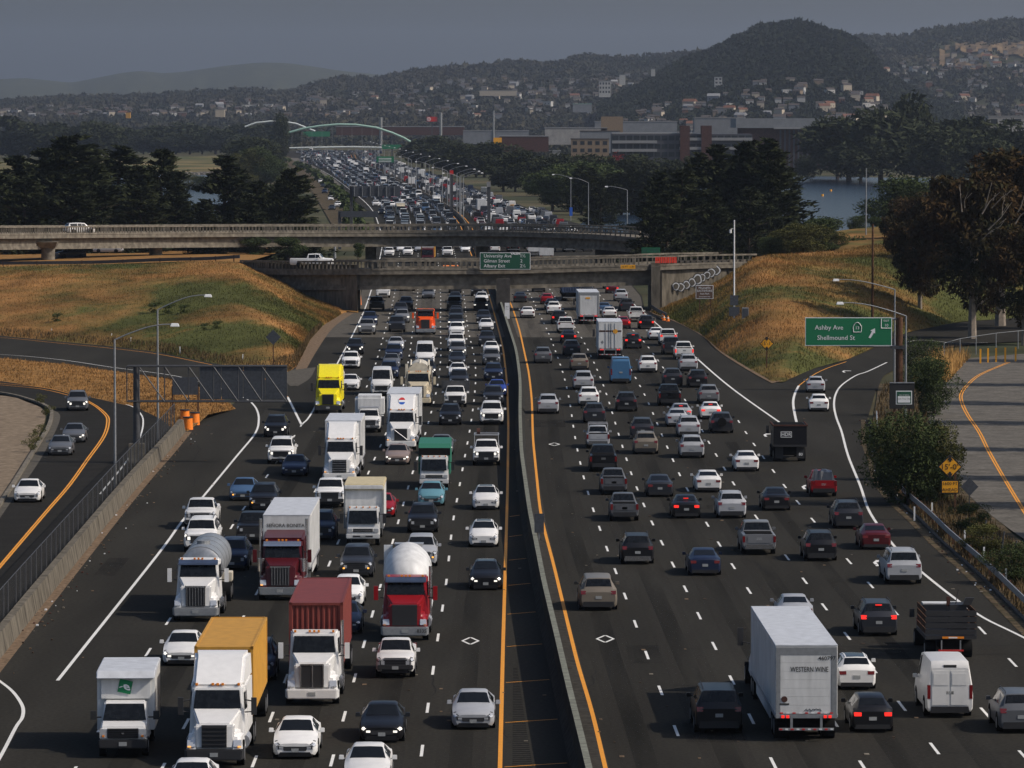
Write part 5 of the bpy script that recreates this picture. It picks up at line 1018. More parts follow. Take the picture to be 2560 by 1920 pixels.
def lane_of(b,side):
    cs=SIDE_CURVES[side]; n=0
    for k in cs:
        c=CR[k]
        if b.y>c[-1].y+30: continue
        X=cx(c,b.y)
        if (side=='S' and b.x<X) or (side=='N' and b.x>X): n+=1
    return n
ORD=['zeroth','first','second','third','fourth','fifth','sixth','seventh','eighth','ninth','tenth','eleventh','twelfth','thirteenth','fourteenth','fifteenth','sixteenth','seventeenth','eighteenth','nineteenth','twentieth']+['%d%s'%(k,{1:'st',2:'nd',3:'rd'}.get(k%10,'th')) for k in range(21,100)]
TR=[]
def T(fn): TR.append(fn)
# 1 green-logo box truck
def t1():
    L=7.6; F=L/2; p=Proto()
    p.part('cab',MB().hexa([(-1.0,F-3.2,.6),(1.0,F-3.2,.6),(.98,F-1.15,.6),(-.98,F-1.15,.6),(-.86,F-3.2,2.12),(.86,F-3.2,2.12),(.84,F-2.0,2.10),(-.84,F-2.0,2.10)],'paint').build('cab',bevel=.06,smooth=50))
    p.part('hood',MB().hexa([(-.98,F-1.4,.6),(.98,F-1.4,.6),(.94,F-.12,.6),(-.94,F-.12,.6),(-.93,F-1.45,1.40),(.93,F-1.45,1.40),(.90,F-.2,1.28),(-.90,F-.2,1.28)],'paint').build('hood',bevel=.06,smooth=50))
    p.part('windscreen',MB().hexa([(-.88,F-1.33,1.42),(.88,F-1.33,1.42),(.88,F-1.28,1.42),(-.88,F-1.28,1.42),(-.77,F-1.92,2.02),(.77,F-1.92,2.02),(.77,F-1.88,2.02),(-.77,F-1.88,2.02)],'glass').build('windscreen'),None,None)
    g=MB().box(-.62,.62,F-.2,F-.05,.82,1.22,'trim'); [g.box(-.6,.6,F-.06,F-.03,.88+k*.09,.9+k*.09,'undercarriage') for k in range(4)]; g.box(-.05,.05,F-.04,F-.02,1.0,1.06,'chrome'); p.part('grille',g.build('grille'),None,None)
    p.part('front_bumper',MB().box(-.98,.98,F-.3,F,.42,.78,'trim').build('front_bumper',bevel=.04),None,None)
    for s in (1,-1):
        p.part('headlight',MB().box(s*.79-.15,s*.79+.15,F-.2,F-.06,.84,1.2,'headlamp').build('headlight'),None,None); p.part('indicator',MB().box(s*.79-.05,s*.79+.05,F-.07,F-.04,.88,.96,'amber').build('indicator'),None,None)
        m_=MB().box(s*1.28-.12,s*1.28+.12,F-1.7,F-1.6,1.4,1.75,'trim'); m_.tube([(s*.95,F-1.65,1.5),(s*1.28,F-1.65,1.5)],.03,'trim',4); p.part('mirror',m_.build('mirror'),None,None)
    p.part('number_plate',MB().box(-.16,.16,F-.0,F+.02,.52,.68,'plate').build('number_plate'),None,None)
    p.part('cargo_box',MB().box(-1.18,1.18,-F,F-2.6,.85,3.15,'box_white').build('cargo_box',bevel=.03),None,None)
    p.part('cab_overhang',MB().hexa([(-1.02,F-2.61,2.15),(1.02,F-2.61,2.15),(1.02,F-2.45,2.15),(-1.02,F-2.45,2.15),(-1.02,F-2.61,3.0),(1.02,F-2.61,3.0),(1.02,F-2.5,3.0),(-1.02,F-2.5,3.0)],'box_white').build('cab_overhang',bevel=.02),None,None)
    p.part('roof',MB().hexa([(-1.2,-F,3.12),(1.2,-F,3.12),(1.2,F-2.2,3.0),(-1.2,F-2.2,3.0),(-1.2,-F,3.3),(1.2,-F,3.3),(1.2,F-2.5,3.3),(-1.2,F-2.5,3.3)],'box_roof').build('roof',bevel=.04,smooth=40),None,None)
    mb=MB(); a=math.radians(-12); c=(.02,F-2.43,2.66); q=lambda u,w:(c[0]-(u*math.cos(a)-w*math.sin(a)),c[1],c[2]+(u*math.sin(a)+w*math.cos(a)))
    mb.prism([q(-.27,-.27),q(.27,-.27),q(.27,.27),q(-.27,.27)],(0,.012,0),'logo_green'); p.part('logo_panel',mb.build('logo_panel',fix=True),None,None)
    mb=MB().mesh(text('e',.50,.012,1.25),face_mx((-.03,F-2.41,2.67),(-math.cos(a),0,math.sin(a)),(math.sin(a)*-1,0,math.cos(a))),'sign_white'); mb.prism([(c[0]+.24,c[1]+.013,c[2]-.05),(c[0]+.24,c[1]+.013,c[2]-.01),(c[0]+.1,c[1]+.013,c[2]+.03),(c[0]+.1,c[1]+.013,c[2]-.01)],(0,.004,0),'sign_white'); p.part('logo',mb.build('logo',fix=False),None,None)
    wm,rm=wheel_mesh(.4,.26)
    for s in (1,-1):
        for yy in (F-1.0,-F+1.6): i=p.part('wheel',wm,None,None,(s*.86,yy,.4)); p.part('rim',rm,i,None)
    p.part('chassis',MB().box(-.5,.5,-F+.2,F-.4,.45,.85,'undercarriage').build('chassis'),None,None)
    put(p,'box_truck','white box truck with a small green square e logo above its cab','truck',*bx(TA,790,1600),'S',L,C['W'])
T(t1)
def t2():
    p,b=tractor('cascadia',sleeper=1,F=3.3); container(p,b-.6+ .0,12.2,'cont_yellow')
    mb=MB(); mb.box(1.185,1.20,b-9.0,b-8.7,1.9,3.6,'trim') if 0 else mb.mesh(text('CONTAINER',.5,.02,.9),face_mx((1.215,b-7,2.7),(0,1,0),(0,0,1)),'trim'); 
    put(p,'semi_truck','white sleeper semi truck hauling a long yellow orange shipping container','semi truck',*bx(TA,1375,1662),'S',6.6,C['W'])
T(t2)
def t3():
    p,b=tractor('day',sleeper=0,F=3.3,lit='headlamp'); container(p,b-.9,12.2,'cont_red')
    put(p,'semi_truck','white day cab semi truck with chrome grille hauling a dark red shipping container','semi truck',*bx(TA,2005,1262),'S',6.6,C['W'])
T(t3)
def t4():
    p,b=tractor('peter',sleeper=0,F=3.3,lit='headlamp')
    p.part('tank',MB().cyl((0,b-5.2,2.35),1.12,1,8.6,'tank_alu',28).build('tank',smooth=40),None,None)
    for k in (0,2.1,4.3,6.4,8.5): p.part('tank_band',MB().cyl((0,b-.95-k,2.35),1.14,1,.06,'galv',28).build('tank_band',smooth=40),None,None)
    p.part('manhole',MB().cyl((.0,b-3.2,3.5),.35,2,.22,'galv',14).build('manhole'),None,None); p.part('tank_cap',MB().cyl((0,b-.85,2.35),1.12,1,.14,'tank_alu',28,r2=.9).build('tank_cap',smooth=60),None,None)
    p.part('hose_rack',MB().box(-1.25,1.25,b-8.8,b-7.6,1.0,1.5,'tank_cream').build('hose_rack',bevel=.03),None,None)
    wd,rd=wheel_mesh(.51,.56)
    for s in (1,-1):
        for yy in (b-7.2,b-8.5): i=p.part('wheel',wd,None,None,(s*.95,yy,.51)); p.part('rim',rd,i,None)
    put(p,'tanker_truck','white day cab truck with a grey metal tank behind it','tanker truck',*bx(TA,1255,722),'S',6.6,C['W'])
T(t4)
def t5():
    p,b=tractor('classic',sleeper=1,F=3.3); y0=van_body(p,b-.7,12.5)
    ftext(p,'SEÑORA BONITA',.27,.05,b-.68,3.45,'sign_black'); ftext(p,'NTI',.30,-.98,b-.68,3.0,'sign_black')
    put(p,'semi_truck','maroon classic semi truck with chrome stacks pulling a white box trailer','semi truck',*bx(TA,1800,585),'S',6.6,C['r'])
T(t5)
def t6():
    p,b=tractor('aero',sleeper=1,F=3.3); van_body(p,b-.7,9.0)
    put(p,'semi_truck','white sleeper semi truck pulling a plain grey topped box trailer','semi truck',848,1210,'S',6.6,C['W'])
T(t6)
def t7():
    p,b=tractor('volvo',sleeper=1,F=3.3,lit='amber_lit'); van_body(p,b-.7,9.5,m='box_white')
    p.part('logo',logo_globe(0,3.3-4.1,3.62),None,None)
    p.part('side_banner',MB().box(1.30,1.325,b-9.8,b-1.0,1.5,3.7,'cont_blue').build('side_banner'),None,None)
    put(p,'semi_truck','white sleeper semi truck with a round red white and blue logo on its fairing','semi truck',*bx(TD,390,1252),'S',6.6,C['W'])
def logo_globe(x,y,z):
    mb=MB(); r=.26
    def disc(a0,a1,m): 
        pts=[(x-r*math.cos(t),y-(r*math.sin(t)-0)*-.0,z+r*math.sin(t)) for t in np.linspace(a0,a1,14)]
        mb.prism([(a,y+.0-(c-z)*1.55,c) for a,_,c in pts],(0,.03,.02),m)
    disc(math.radians(20),math.radians(160),'red'); disc(math.radians(200),math.radians(340),'sign_blue'); 
    pts=[(x-r*math.cos(math.radians(t)),z+r*math.sin(math.radians(t))) for t in (-16,16,164,196)]; mb.prism([(a,y-(c-z)*1.55,c) for a,c in pts],(0,.03,.02),'sign_white')
    return mb.build('logo',fix=True)
T(t7)
def t8():
    p,b=tractor('cascadia',sleeper=1,F=3.3,lit='headlamp_lit')
    p.part('tank',MB().cyl((0,b-5.4,2.55),1.0,1,9,'tank_cream',24).build('tank',smooth=40),None,None); p.part('tank_ladder',MB().box(-.3,.3,b-7.5,b-1.5,3.52,3.66,'galv').build('tank_ladder'),None,None)
    for k in (1.6,4.2): p.part('tank_hatch',MB().cyl((0,b-1.2-k,3.65),.33,2,.3,'galv',12).build('tank_hatch'),None,None)
    for k in (.5,3.4,6.2): p.part('tank_hoop',MB().cyl((0,b-1.2-k,2.55),1.03,1,.1,'galv',24).build('tank_hoop',smooth=40),None,None)
    put(p,'tanker_truck','bright yellow sleeper semi truck pulling a pale pneumatic tank trailer','tanker truck',*bx(TE,2108,1015),'S',6.6,C['Y'])
T(t8)
def t9():
    p,b=tractor('mixer',sleeper=0,F=3.6,lit='amber'); 
    pts=[(.0,b-.9,.55),(.0,b-1.3,.95),(0,b-2.6,1.22),(0,b-3.9,1.22),(0,b-5.2,.95),(0,b-6.3,.6)]; R=[(y,r,2.35+.22*i) for i,(_,y,r) in enumerate(pts)]
    mb=MB(); n=28; vs=[(r*math.cos(2*math.pi*k/n),y,z+r*math.sin(2*math.pi*k/n)) for (y,r,z) in R for k in range(n)]
    mb.add(vs,[(i*n+k,i*n+(k+1)%n,(i+1)*n+(k+1)%n,(i+1)*n+k) for i in range(len(R)-1) for k in range(n)]+[tuple(range(n)),tuple(range((len(R)-1)*n,len(R)*n))],'box_white'); p.part('drum',mb.build('drum',fix=True,smooth=60),None,None)
    p.part('drum_ring',MB().cyl((0,b-3.2,2.83),1.25,1,.12,'alu',28).build('drum_ring',smooth=40),None,None)
    p.part('charge_hopper',MB().taper((-.4,.4,b-6.9,b-6.3,3.4),(-.75,.75,b-7.1,b-6.1,4.0),'alu').build('charge_hopper'),None,None)
    p.part('ladder',MB().box(.85,1.3,b-6.7,b-6.6,1.0,3.9,'sign_white').build('ladder'),None,None)
    for s in (1,-1): p.part('mudguard',MB().box(s*1.05-.2,s*1.05+.2,b-5.6,b-2.2,1.05,1.2,'box_white').build('mudguard',bevel=.03),None,None)
    wd,rd=wheel_mesh(.51,.56)
    ftext(p,'8335',.24,-.85,3.62,.55,'sign_black')
    put(p,'cement_mixer','red cement mixer truck with a large white rotating drum','cement mixer',*bx(TB,415,850),'S',7.2,C['R'])
T(t9)
def cabover(colm='paint',L=8.0,h=3.4,boxm='box_white',roofm='roof_yellowed',W=2.3,Bh=None,text_=None):
    p=Proto(); F=L/2
    p.part('cab',MB().hexa([(-1.0,F-1.9,.55),(1.0,F-1.9,.55),(1.0,F-.05,.55),(-1.0,F-.05,.55),(-.96,F-1.9,2.3),(.96,F-1.9,2.3),(.92,F-.55,2.3),(-.92,F-.55,2.3)],colm).build('cab',bevel=.07,smooth=50))
    p.part('windscreen',MB().hexa([(-.88,F-.2,1.35),(.88,F-.2,1.35),(.88,F-.15,1.35),(-.88,F-.15,1.35),(-.82,F-.5,2.12),(.82,F-.5,2.12),(.82,F-.45,2.12),(-.82,F-.45,2.12)],'glass').build('windscreen'),None,None)
    g=MB().box(-.6,.6,F-.08,F-.01,.86,1.05,'trim'); g.box(-.6,.6,F-.02,F+.0,.93,.96,'chrome'); p.part('grille',g.build('grille'),None,None); p.part('front_bumper',MB().box(-1.02,1.02,F-.3,F+.03,.45,.75,colm).build('front_bumper',bevel=.04)); p.part('bumper_slot',MB().box(-.6,.6,F+.0,F+.04,.54,.64,'trim').build('bumper_slot'),None,None)
    ml=MB(); [ml.box(x-.04,x+.04,F-.66,F-.56,2.28,2.36,'amber') for x in (-.8,-.4,0,.4,.8)]; p.part('marker_light',ml.build('marker_light'),None,None)
    for s in (1,-1):
        p.part('headlight',MB().box(s*.8-.15,s*.8+.15,F-.1,F-.01,.8,1.05,'headlamp').build('headlight',bevel=.02),None,None)
        p.part('side_window',MB().box(s*.985-.015,s*.985+.015,F-1.5,F-.55,1.4,2.0,'glass').build('side_window'),None,None)
        m_=MB().box(s*1.3-.11,s*1.3+.11,F-.35,F-.27,1.35,1.95,'trim'); m_.tube([(s*.98,F-.4,1.9),(s*1.3,F-.3,1.9)],.02,'trim',4); p.part('mirror',m_.build('mirror'),None,None)
    p.part('number_plate',MB().box(-.16,.16,F+.03,F+.05,.5,.64,'plate').build('number_plate'),None,None)
    p.part('chassis',MB().box(-.5,.5,-F+.2,F-.5,.5,.85,'undercarriage').build('chassis'),None,None)
    wm,rm=wheel_mesh(.42,.26)
    for s in (1,-1):
        for yy in (F-.75,-F+1.7): i=p.part('wheel',wm,None,None,(s*.86,yy,.42)); p.part('rim',rm,i,None)
    return p,F
def t10():
    p,F=cabover(L=8.2); p.part('cargo_box',MB().box(-1.2,1.2,-F,F-2.1,.9,3.5,'box_white').build('cargo_box',bevel=.02),None,None)
    p.part('roof',MB().hexa([(-1.22,-F,3.4),(1.22,-F,3.4),(1.22,F-1.9,3.25),(-1.22,F-1.9,3.25),(-1.22,-F,3.62),(1.22,-F,3.62),(1.22,F-2.05,3.62),(-1.22,F-2.05,3.62)],'roof_yellowed').build('roof',bevel=.05,smooth=40),None,None)
    p.part('roof_lip',MB().box(-1.2,1.2,F-2.08,F-1.9,3.28,3.55,'box_white').build('roof_lip',bevel=.05),None,None)
    for s in (1,-1): p.part('corner_post',MB().box(s*1.17-.05,s*1.17+.05,F-2.12,F-2.0,.9,3.3,'galv').build('corner_post'),None,None)
    put(p,'box_truck','white cab-over box truck with a yellowed roof behind the dark SUV','truck',*bx(TB,147,232),'S',8.2,C['w'])
T(t10)
def t11():
    p,F=cabover(L=7.4)
    p.part('debris_bin',MB().box(-1.12,1.12,-F,F-2.0,.95,2.75,'green_tarp').build('debris_bin',bevel=.02),None,None); p.part('bin_top',MB().hexa([(-1.12,-F,2.75),(1.12,-F,2.75),(1.12,F-2.0,2.75),(-1.12,F-2.0,2.75),(-1.12,-F,3.2),(1.12,-F,3.2),(1.12,F-2.3,3.1),(-1.12,F-2.3,3.1)],'green_tarp').build('bin_top',bevel=.02),None,None)
    p.part('cab_guard',MB().box(-1.1,1.1,F-2.0,F-1.92,2.3,2.8,'undercarriage').build('cab_guard'),None,None)
    p.part('vest',MB().taper((-.5,-.28,3.7-.17,3.7-.14,1.5),(-.42,-.32,3.7-.3,3.7-.27,1.78),'leaf_olive').build('vest'),None,None) if 0 else None
    put(p,'landscaping_truck','white cab-over truck with a green topped high dump bin','truck',*bx(TD,604,1505),'S',7.4,C['w'])
T(t11)
def t12():
    p,b=tractor('orange',sleeper=0,F=3.0,lit='headlamp'); p.part('flat_bed',MB().box(-1.2,1.2,b-4,b-.2,1.1,1.3,'undercarriage').build('flat_bed'),None,None)
    put(p,'flatbed_truck','bright orange conventional truck in front of a tall white van','truck',*bx(TD,549,508),'S',6.0,C['O'])
T(t12)
def t13():
    L=16.2+6; p=Proto(); y0=-L/2; yb=van_body(p,y0+16.2,16.2); rear_door(p,yb,style='roll')
    ftext(p,'WESTERN WINE',.30,.12,yb-.035,3.02,'sign_black',rear=True,sx=.72); ftext(p,'460797',.24,.85,yb-.035,3.48,'sign_black',rear=True)
    mb=MB().cyl((-.92,yb-.03,1.78),.13,1,.02,'brick',16); mb.box(-1.12,-.72,yb-.035,yb-.025,1.55,1.61,'sign_black'); p.part('emblem',mb.build('emblem'),None,None)
    mb=MB(); rr=random.Random(4)
    for k in range(5): x=-.1+k*.14; mb.tube([(x,yb-.03,1.25+.1*rr.random()),(x+.1,yb-.03,1.38),(x+.16,yb-.03,1.26+.1*rr.random())],.012,'trim',4)
    p.part('scribble',mb.build('scribble'),None,None)
    y1=L/2; p.part('cab',MB().hexa([(-1.2,y1-5.2,.6),(1.2,y1-5.2,.6),(1.1,y1,.6),(-1.1,y1,.6),(-1.15,y1-5.2,3.9),(1.15,y1-5.2,3.9),(1.0,y1-2.4,1.9),(-1.0,y1-2.4,1.9)],'paint').build('cab',bevel=.08))
    for s in (1,-1):
        m_=MB().box(s*1.55-.13,s*1.55+.13,y1-2.5,y1-2.4,1.9,2.7,'trim'); m_.tube([(s*1.1,y1-2.6,2.0),(s*1.55,y1-2.45,2.1)],.03,'trim',4); p.part('mirror',m_.build('mirror'),None,None)
    wd,rd=wheel_mesh(.51,.56)
    for s in (1,-1):
        for yy in (y1-1.2,y1-6.0,y1-7.2): i=p.part('wheel',wd,None,None,(s*.98,yy,.51)); p.part('rim',rd,i,None)
    p.part('chassis',MB().box(-.5,.5,y1-8,y1-.5,.6,1.0,'undercarriage').build('chassis'),None,None)
    put(p,'semi_truck','large white box trailer truck seen from behind with WESTERN WINE on its door','semi truck',*bx(TC,812,1490),'N',L,C['W'])
T(t13)
def trailer_back(label,x,y,style,m='box_white',texts=(),h=4.05,col='W',LL=14.6,ct=False):
    L=LL+5.5; p=Proto(); y0=-L/2
    if ct: container(p,y0+LL,LL,'cont_blue'); yb=y0; rear=None; b=MB().box(-1.1,1.1,y0-.05,y0+.05,.5,.62,'galv'); p.part('underride_guard',b.build('underride_guard'),None,None)
    else: yb=van_body(p,y0+LL,LL,m=m); rear_door(p,yb,style=style)
    for t_ in texts: p.part(*t_(yb))
    y1=L/2; p.part('cab',MB().hexa([(-1.2,y1-5,.6),(1.2,y1-5,.6),(1.1,y1,.6),(-1.1,y1,.6),(-1.15,y1-5,3.6),(1.15,y1-5,3.6),(1.0,y1-2.4,1.9),(-1.0,y1-2.4,1.9)],'paint').build('cab',bevel=.08))
    m_=MB(); [m_.box(s*1.5-.12,s*1.5+.12,y1-2.5,y1-2.4,1.9,2.7,'trim') for s in (1,-1)]; p.part('mirrors',m_.build('mirrors'),None,None)
    put(p,'semi_truck',label,'semi truck',x,y,'N',L,C[col])
def t14():
    stripe=lambda yb:('stripe',MB().box(-1.2,1.2,yb-.045,yb-.031,2.95,3.12,'brick').merge(MB().cyl((.55,yb-.05,3.0),.25,1,.02,'sign_yellow',16)).build('stripe'),None,None)
    dm=lambda yb:('hazard_diamond',MB().prism([(-.85,yb-.04,1.65),(-.68,yb-.04,1.85),(-.85,yb-.04,2.05),(-1.02,yb-.04,1.85)],(0,.008,0),'galv').build('hazard_diamond'),None,None)
    trailer_back('white double door trailer with a brown stripe and round logo, seen from behind',*bx(TD,1737,665),'doors',texts=(stripe,dm),LL=9)
T(t14)
T(lambda: trailer_back('grey white box trailer with a yellow plate, seen from behind before the near overpass',*bx(TD,1600,440),'roll',texts=(lambda yb:('plate',MB().box(-.4,.15,yb-.05,yb-.03,3.2,3.4,'sign_yellow').build('plate'),None,None),),LL=11))
T(lambda: trailer_back('dark blue corrugated shipping container on a truck emerging under the near overpass',*bx(TD,1483,292),'x',ct=True,LL=12.2,h=4.1,col='D'))
def t15():
    L=7.0; p=Proto(); y0=-L/2; W=2.5
    b=MB().box(-W/2,W/2,y0,y0+4.2,1.15,2.75,'paint'); p.part('dump_body',b.build('dump_body',bevel=.03))
    r=MB(); r.box(-W/2-.04,W/2+.04,y0-.05,y0+.05,2.7,2.82,'brick'); [r.box(s*(W/2+.03)-.05,s*(W/2+.03)+.05,y0,y0+4.2,2.7,2.82,'brick') for s in (1,-1)]; p.part('body_rail',r.build('body_rail'),None,None)
    p.part('load',MB().box(-W/2+.1,W/2-.1,y0+.1,y0+4.1,2.6,2.77,'undercarriage').build('load'),None,None)
    g=MB(); 
    for (x0,x1,z0,z1) in ((-.72,.12,1.86,1.90),(-.72,.12,2.26,2.30),(-.72,-.69,1.86,2.3),(.09,.12,1.86,2.3)): g.box(x0,x1,y0-.03,y0-.01,z0,z1,'sign_white')
    p.part('lettering_frame',g.build('lettering_frame'),None,None); ftext(p,'HDR',.36,-.30,y0-.03,2.08,'sign_white',rear=True)
    p.part('tailgate_brace',MB().box(-W/2,W/2,y0-.06,y0,1.15,1.3,'trim').build('tailgate_brace'),None,None); p.part('cab',MB().box(-1.1,1.1,y0+4.4,L/2-1,.7,2.5,'paint').build('cab',bevel=.08)); p.part('hood',MB().box(-.9,.9,L/2-1.1,L/2,.7,1.6,'paint').build('hood',bevel=.1))
    p.part('mud_flaps',MB().box(-1.1,-.5,y0+.4,y0+.43,.25,1.1,'trim').box(.5,1.1,y0+.4,y0+.43,.25,1.1,'trim').build('mud_flaps'),None,None); ftext(p,'80',.3,.82,y0+.38,.55,'sign_white',rear=True,name='flap_number')
    p.part('chassis',MB().box(-.5,.5,y0+.3,L/2-.5,.5,1.15,'undercarriage').build('chassis'),None,None)
    wd,rd=wheel_mesh(.5,.56)
    for s in (1,-1):
        m_=MB().box(s*1.42-.1,s*1.42+.1,L/2-1.4,L/2-1.3,1.8,2.4,'trim'); p.part('mirror',m_.build('mirror'),None,None)
        for yy in (y0+1.3,L/2-.9): i=p.part('wheel',wd,None,None,(s*.93,yy,.5)); p.part('rim',rd,i,None)
    put(p,'dump_truck','black dump truck marked HDR seen from behind below the exit gore','dump truck',*bx(TF,708,1325),'N',L,C['K'])
T(t15)
def t16():
    L=7.6; p=Proto(); y0=-L/2; W=2.45
    p.part('flat_bed',MB().box(-W/2,W/2,y0,y0+4.6,1.0,1.18,'trim').build('flat_bed'),None,None)
    for s in (1,-1):
        for k in range(4): p.part('stake_board',MB().box(s*(W/2-.04)-.02,s*(W/2-.04)+.02,y0+.05,y0+4.5,1.22+k*.3,1.47+k*.3,'wood').build('stake_board'),None,None)
    for k in range(4): p.part('stake_board',MB().box(-W/2,W/2,y0+.0,y0+.04,1.22+k*.3,1.47+k*.3,'trim').build('stake_board'),None,None)
    l=MB().box(-.42,.62,y0-.03,y0,1.03,1.13,'amber'); l.box(-.12,.3,y0-.04,y0-.03,1.05,1.11,'sign_white'); p.part('light_bar',l.build('light_bar'),None,None)
    p.part('cab',MB().hexa([(-1.0,y0+4.8,.7),(1.0,y0+4.8,.7),(1.0,L/2-1,.7),(-1.0,L/2-1,.7),(-.9,y0+4.8,2.2),(.9,y0+4.8,2.2),(.9,L/2-1.8,2.2),(-.9,L/2-1.8,2.2)],'paint').build('cab',bevel=.06)); p.part('hood',MB().box(-.95,.95,L/2-1.2,L/2,.7,1.4,'paint').build('hood',bevel=.08))
    p.part('cab_roof',MB().box(-.88,.88,y0+4.85,L/2-1.9,2.2,2.26,'box_white').build('cab_roof'),None,None)
    e=MB().box(.1,.9,y0+1.5,y0+3,1.2,2.5,'trim'); e.tube([(.4,y0+2,2.4),(.55,y0+2,3.2)],.02,'trim',4); e.taper((.7,1.1,y0+1.4,y0+1.6,2.5),(.85,1.25,y0+1.4,y0+1.6,2.85),'trim'); e.box(-.02,.14,y0+1.9,y0+2.1,2.4,2.85,'brick'); p.part('equipment',e.build('equipment'),None,None)
    b=MB(); [b.box(s*.45-.03,s*.45+.03,y0-.02,y0+.03,.45,.95,'galv') for s in (1,-1)]; b.box(-.6,.6,y0-.04,y0,.42,.5,'red'); p.part('hitch_frame',b.build('hitch_frame'),None,None)
    p.part('chassis',MB().box(-.5,.5,y0+.2,L/2-.5,.5,1.0,'undercarriage').build('chassis'),None,None)
    wd,rd=wheel_mesh(.42,.5)
    for s in (1,-1):
        m_=MB().box(s*1.35-.12,s*1.35+.12,L/2-2.0,L/2-1.9,1.5,1.9,'trim'); p.part('mirror',m_.build('mirror'),None,None)
        for yy in (y0+1.4,L/2-.9): i=p.part('wheel',wd,None,None,(s*.88,yy,.42)); p.part('rim',rd,i,None)
    put(p,'stake_truck','black stake bed truck with equipment standing in its bed, behind the white van','truck',*bx(TC,1742,965),'N',L,C['D'])
T(t16)
def simple(label,x,y,side,col,boxm,h,L,W=2.5,roof='box_roof',extra=None,name='box_truck'):
    p,L=lorry_far(None or 'paint',boxm,h,L,W=W,roof=roof)
    if extra: extra(p,L)
    put(p,name,label,'truck',x,y,side,L,C[col])
T(lambda: simple('white truck with a tall open cargo body just clear of the near overpass',*bx(TD,433,226),'S','W','undercarriage',2.6,8,2.3))
T(lambda: simple('orange truck roof half hidden under the near overpass',*bx(TD,714,192),'S','O','orange',2.9,8,2.3,roof='orange'))
def mv(p,L):
    b=MB().box(-1.1,1.1,L/2-2.42,L/2-2.36,2.75,3.35,'box_white'); p.part('panel',b.build('panel'),None,None); ftext(p,'CINNABAR',.36,0,L/2-2.35,3.05,'sign_black')
T(lambda: simple('moving truck with white, yellow and red bands between the two overpasses',*bx(TG,850,395),'S','r','cont_yellow',3.5,9,2.5,roof='box_roof',extra=mv))
def hel(p,L): ftext(p,'HE',.7,-.5,-L/2-.02,2.9,'sign_black',rear=True)
T(lambda: simple('pale box trailer with a bold black H seen from behind between the overpasses',*bx(TH,1640,1370),'N','W','box_white',4.0,12,2.6,extra=hel))
T(lambda: simple('white box truck behind a white car between the overpasses, right carriageway',*bx(TH,1930,1260),'N','W','box_white',3.6,8,2.4))
T(lambda: simple('shiny tank trailer end between the two overpasses',*bx(TH,1225,1260),'N','D','tank_steel',3.2,10,2.4,name='tanker_truck'))
T(lambda: simple('pale box truck beside the painted trailer between the overpasses',*bx(TH,1495,1320),'N','W','box_white',4.0,12,2.5))
T(lambda: simple('beige motorhome beyond the far overpass, left carriageway',*bx(TI,1818,1350),'S','C','tank_cream',3.3,9,2.4))
T(lambda: simple('white box truck beyond the far overpass beside the median',*bx(TH,262,690),'S','W','box_white',3.2,7,2.3))
T(lambda: simple('grey box trailer beyond the far overpass, nearest in the right carriageway',*bx(TH,827,775),'N','W','box_white',3.8,10,2.4))
T(lambda: simple('white tall box truck farther up the right carriageway behind a lamp post',*bx(TH,452,580),'N','W','box_white',3.9,10,2.4))
T(lambda: simple('light blue box truck by the right wall beyond the far overpass',*bx(TH,870,560),'N','H','tank_steel',3.0,7,2.3))
T(lambda: simple('grey box trailer far up the right carriageway',*bx(TH,68,345),'N','W','box_white',4.0,10,2.5))
for k,(x,y,cc,lb) in enumerate(((905,695,'W','first'),(1040,745,'W','orange topped'),(1180,725,'W','leftmost of three white'),(1215,745,'W','middle of three white'),(1255,770,'W','nearest of three white'),(1385,845,'W','single square white'),(1605,975,'W','white'),(690,555,'W','farthest white'),(795,650,'w','pale'),(1005,800,'W','small white'))):
    T(lambda x=x,y=y,cc=cc,lb=lb: simple(lb+' box truck in the distant left carriageway jam',*bx(TI,x,y),'S',cc,'box_white',3.4,8,2.4))
for x,y in ((1828,840),(2080,895),(1960,985)): T(lambda x=x,y=y: simple('white delivery truck in the distant right carriageway, %s'%({1828:'behind the lamp row',2080:'largest far one',1960:'by the median wall'}[x]),*bx(TI,x,y),'N','W','box_white',3.4,8,2.4))
for f in TR: f()
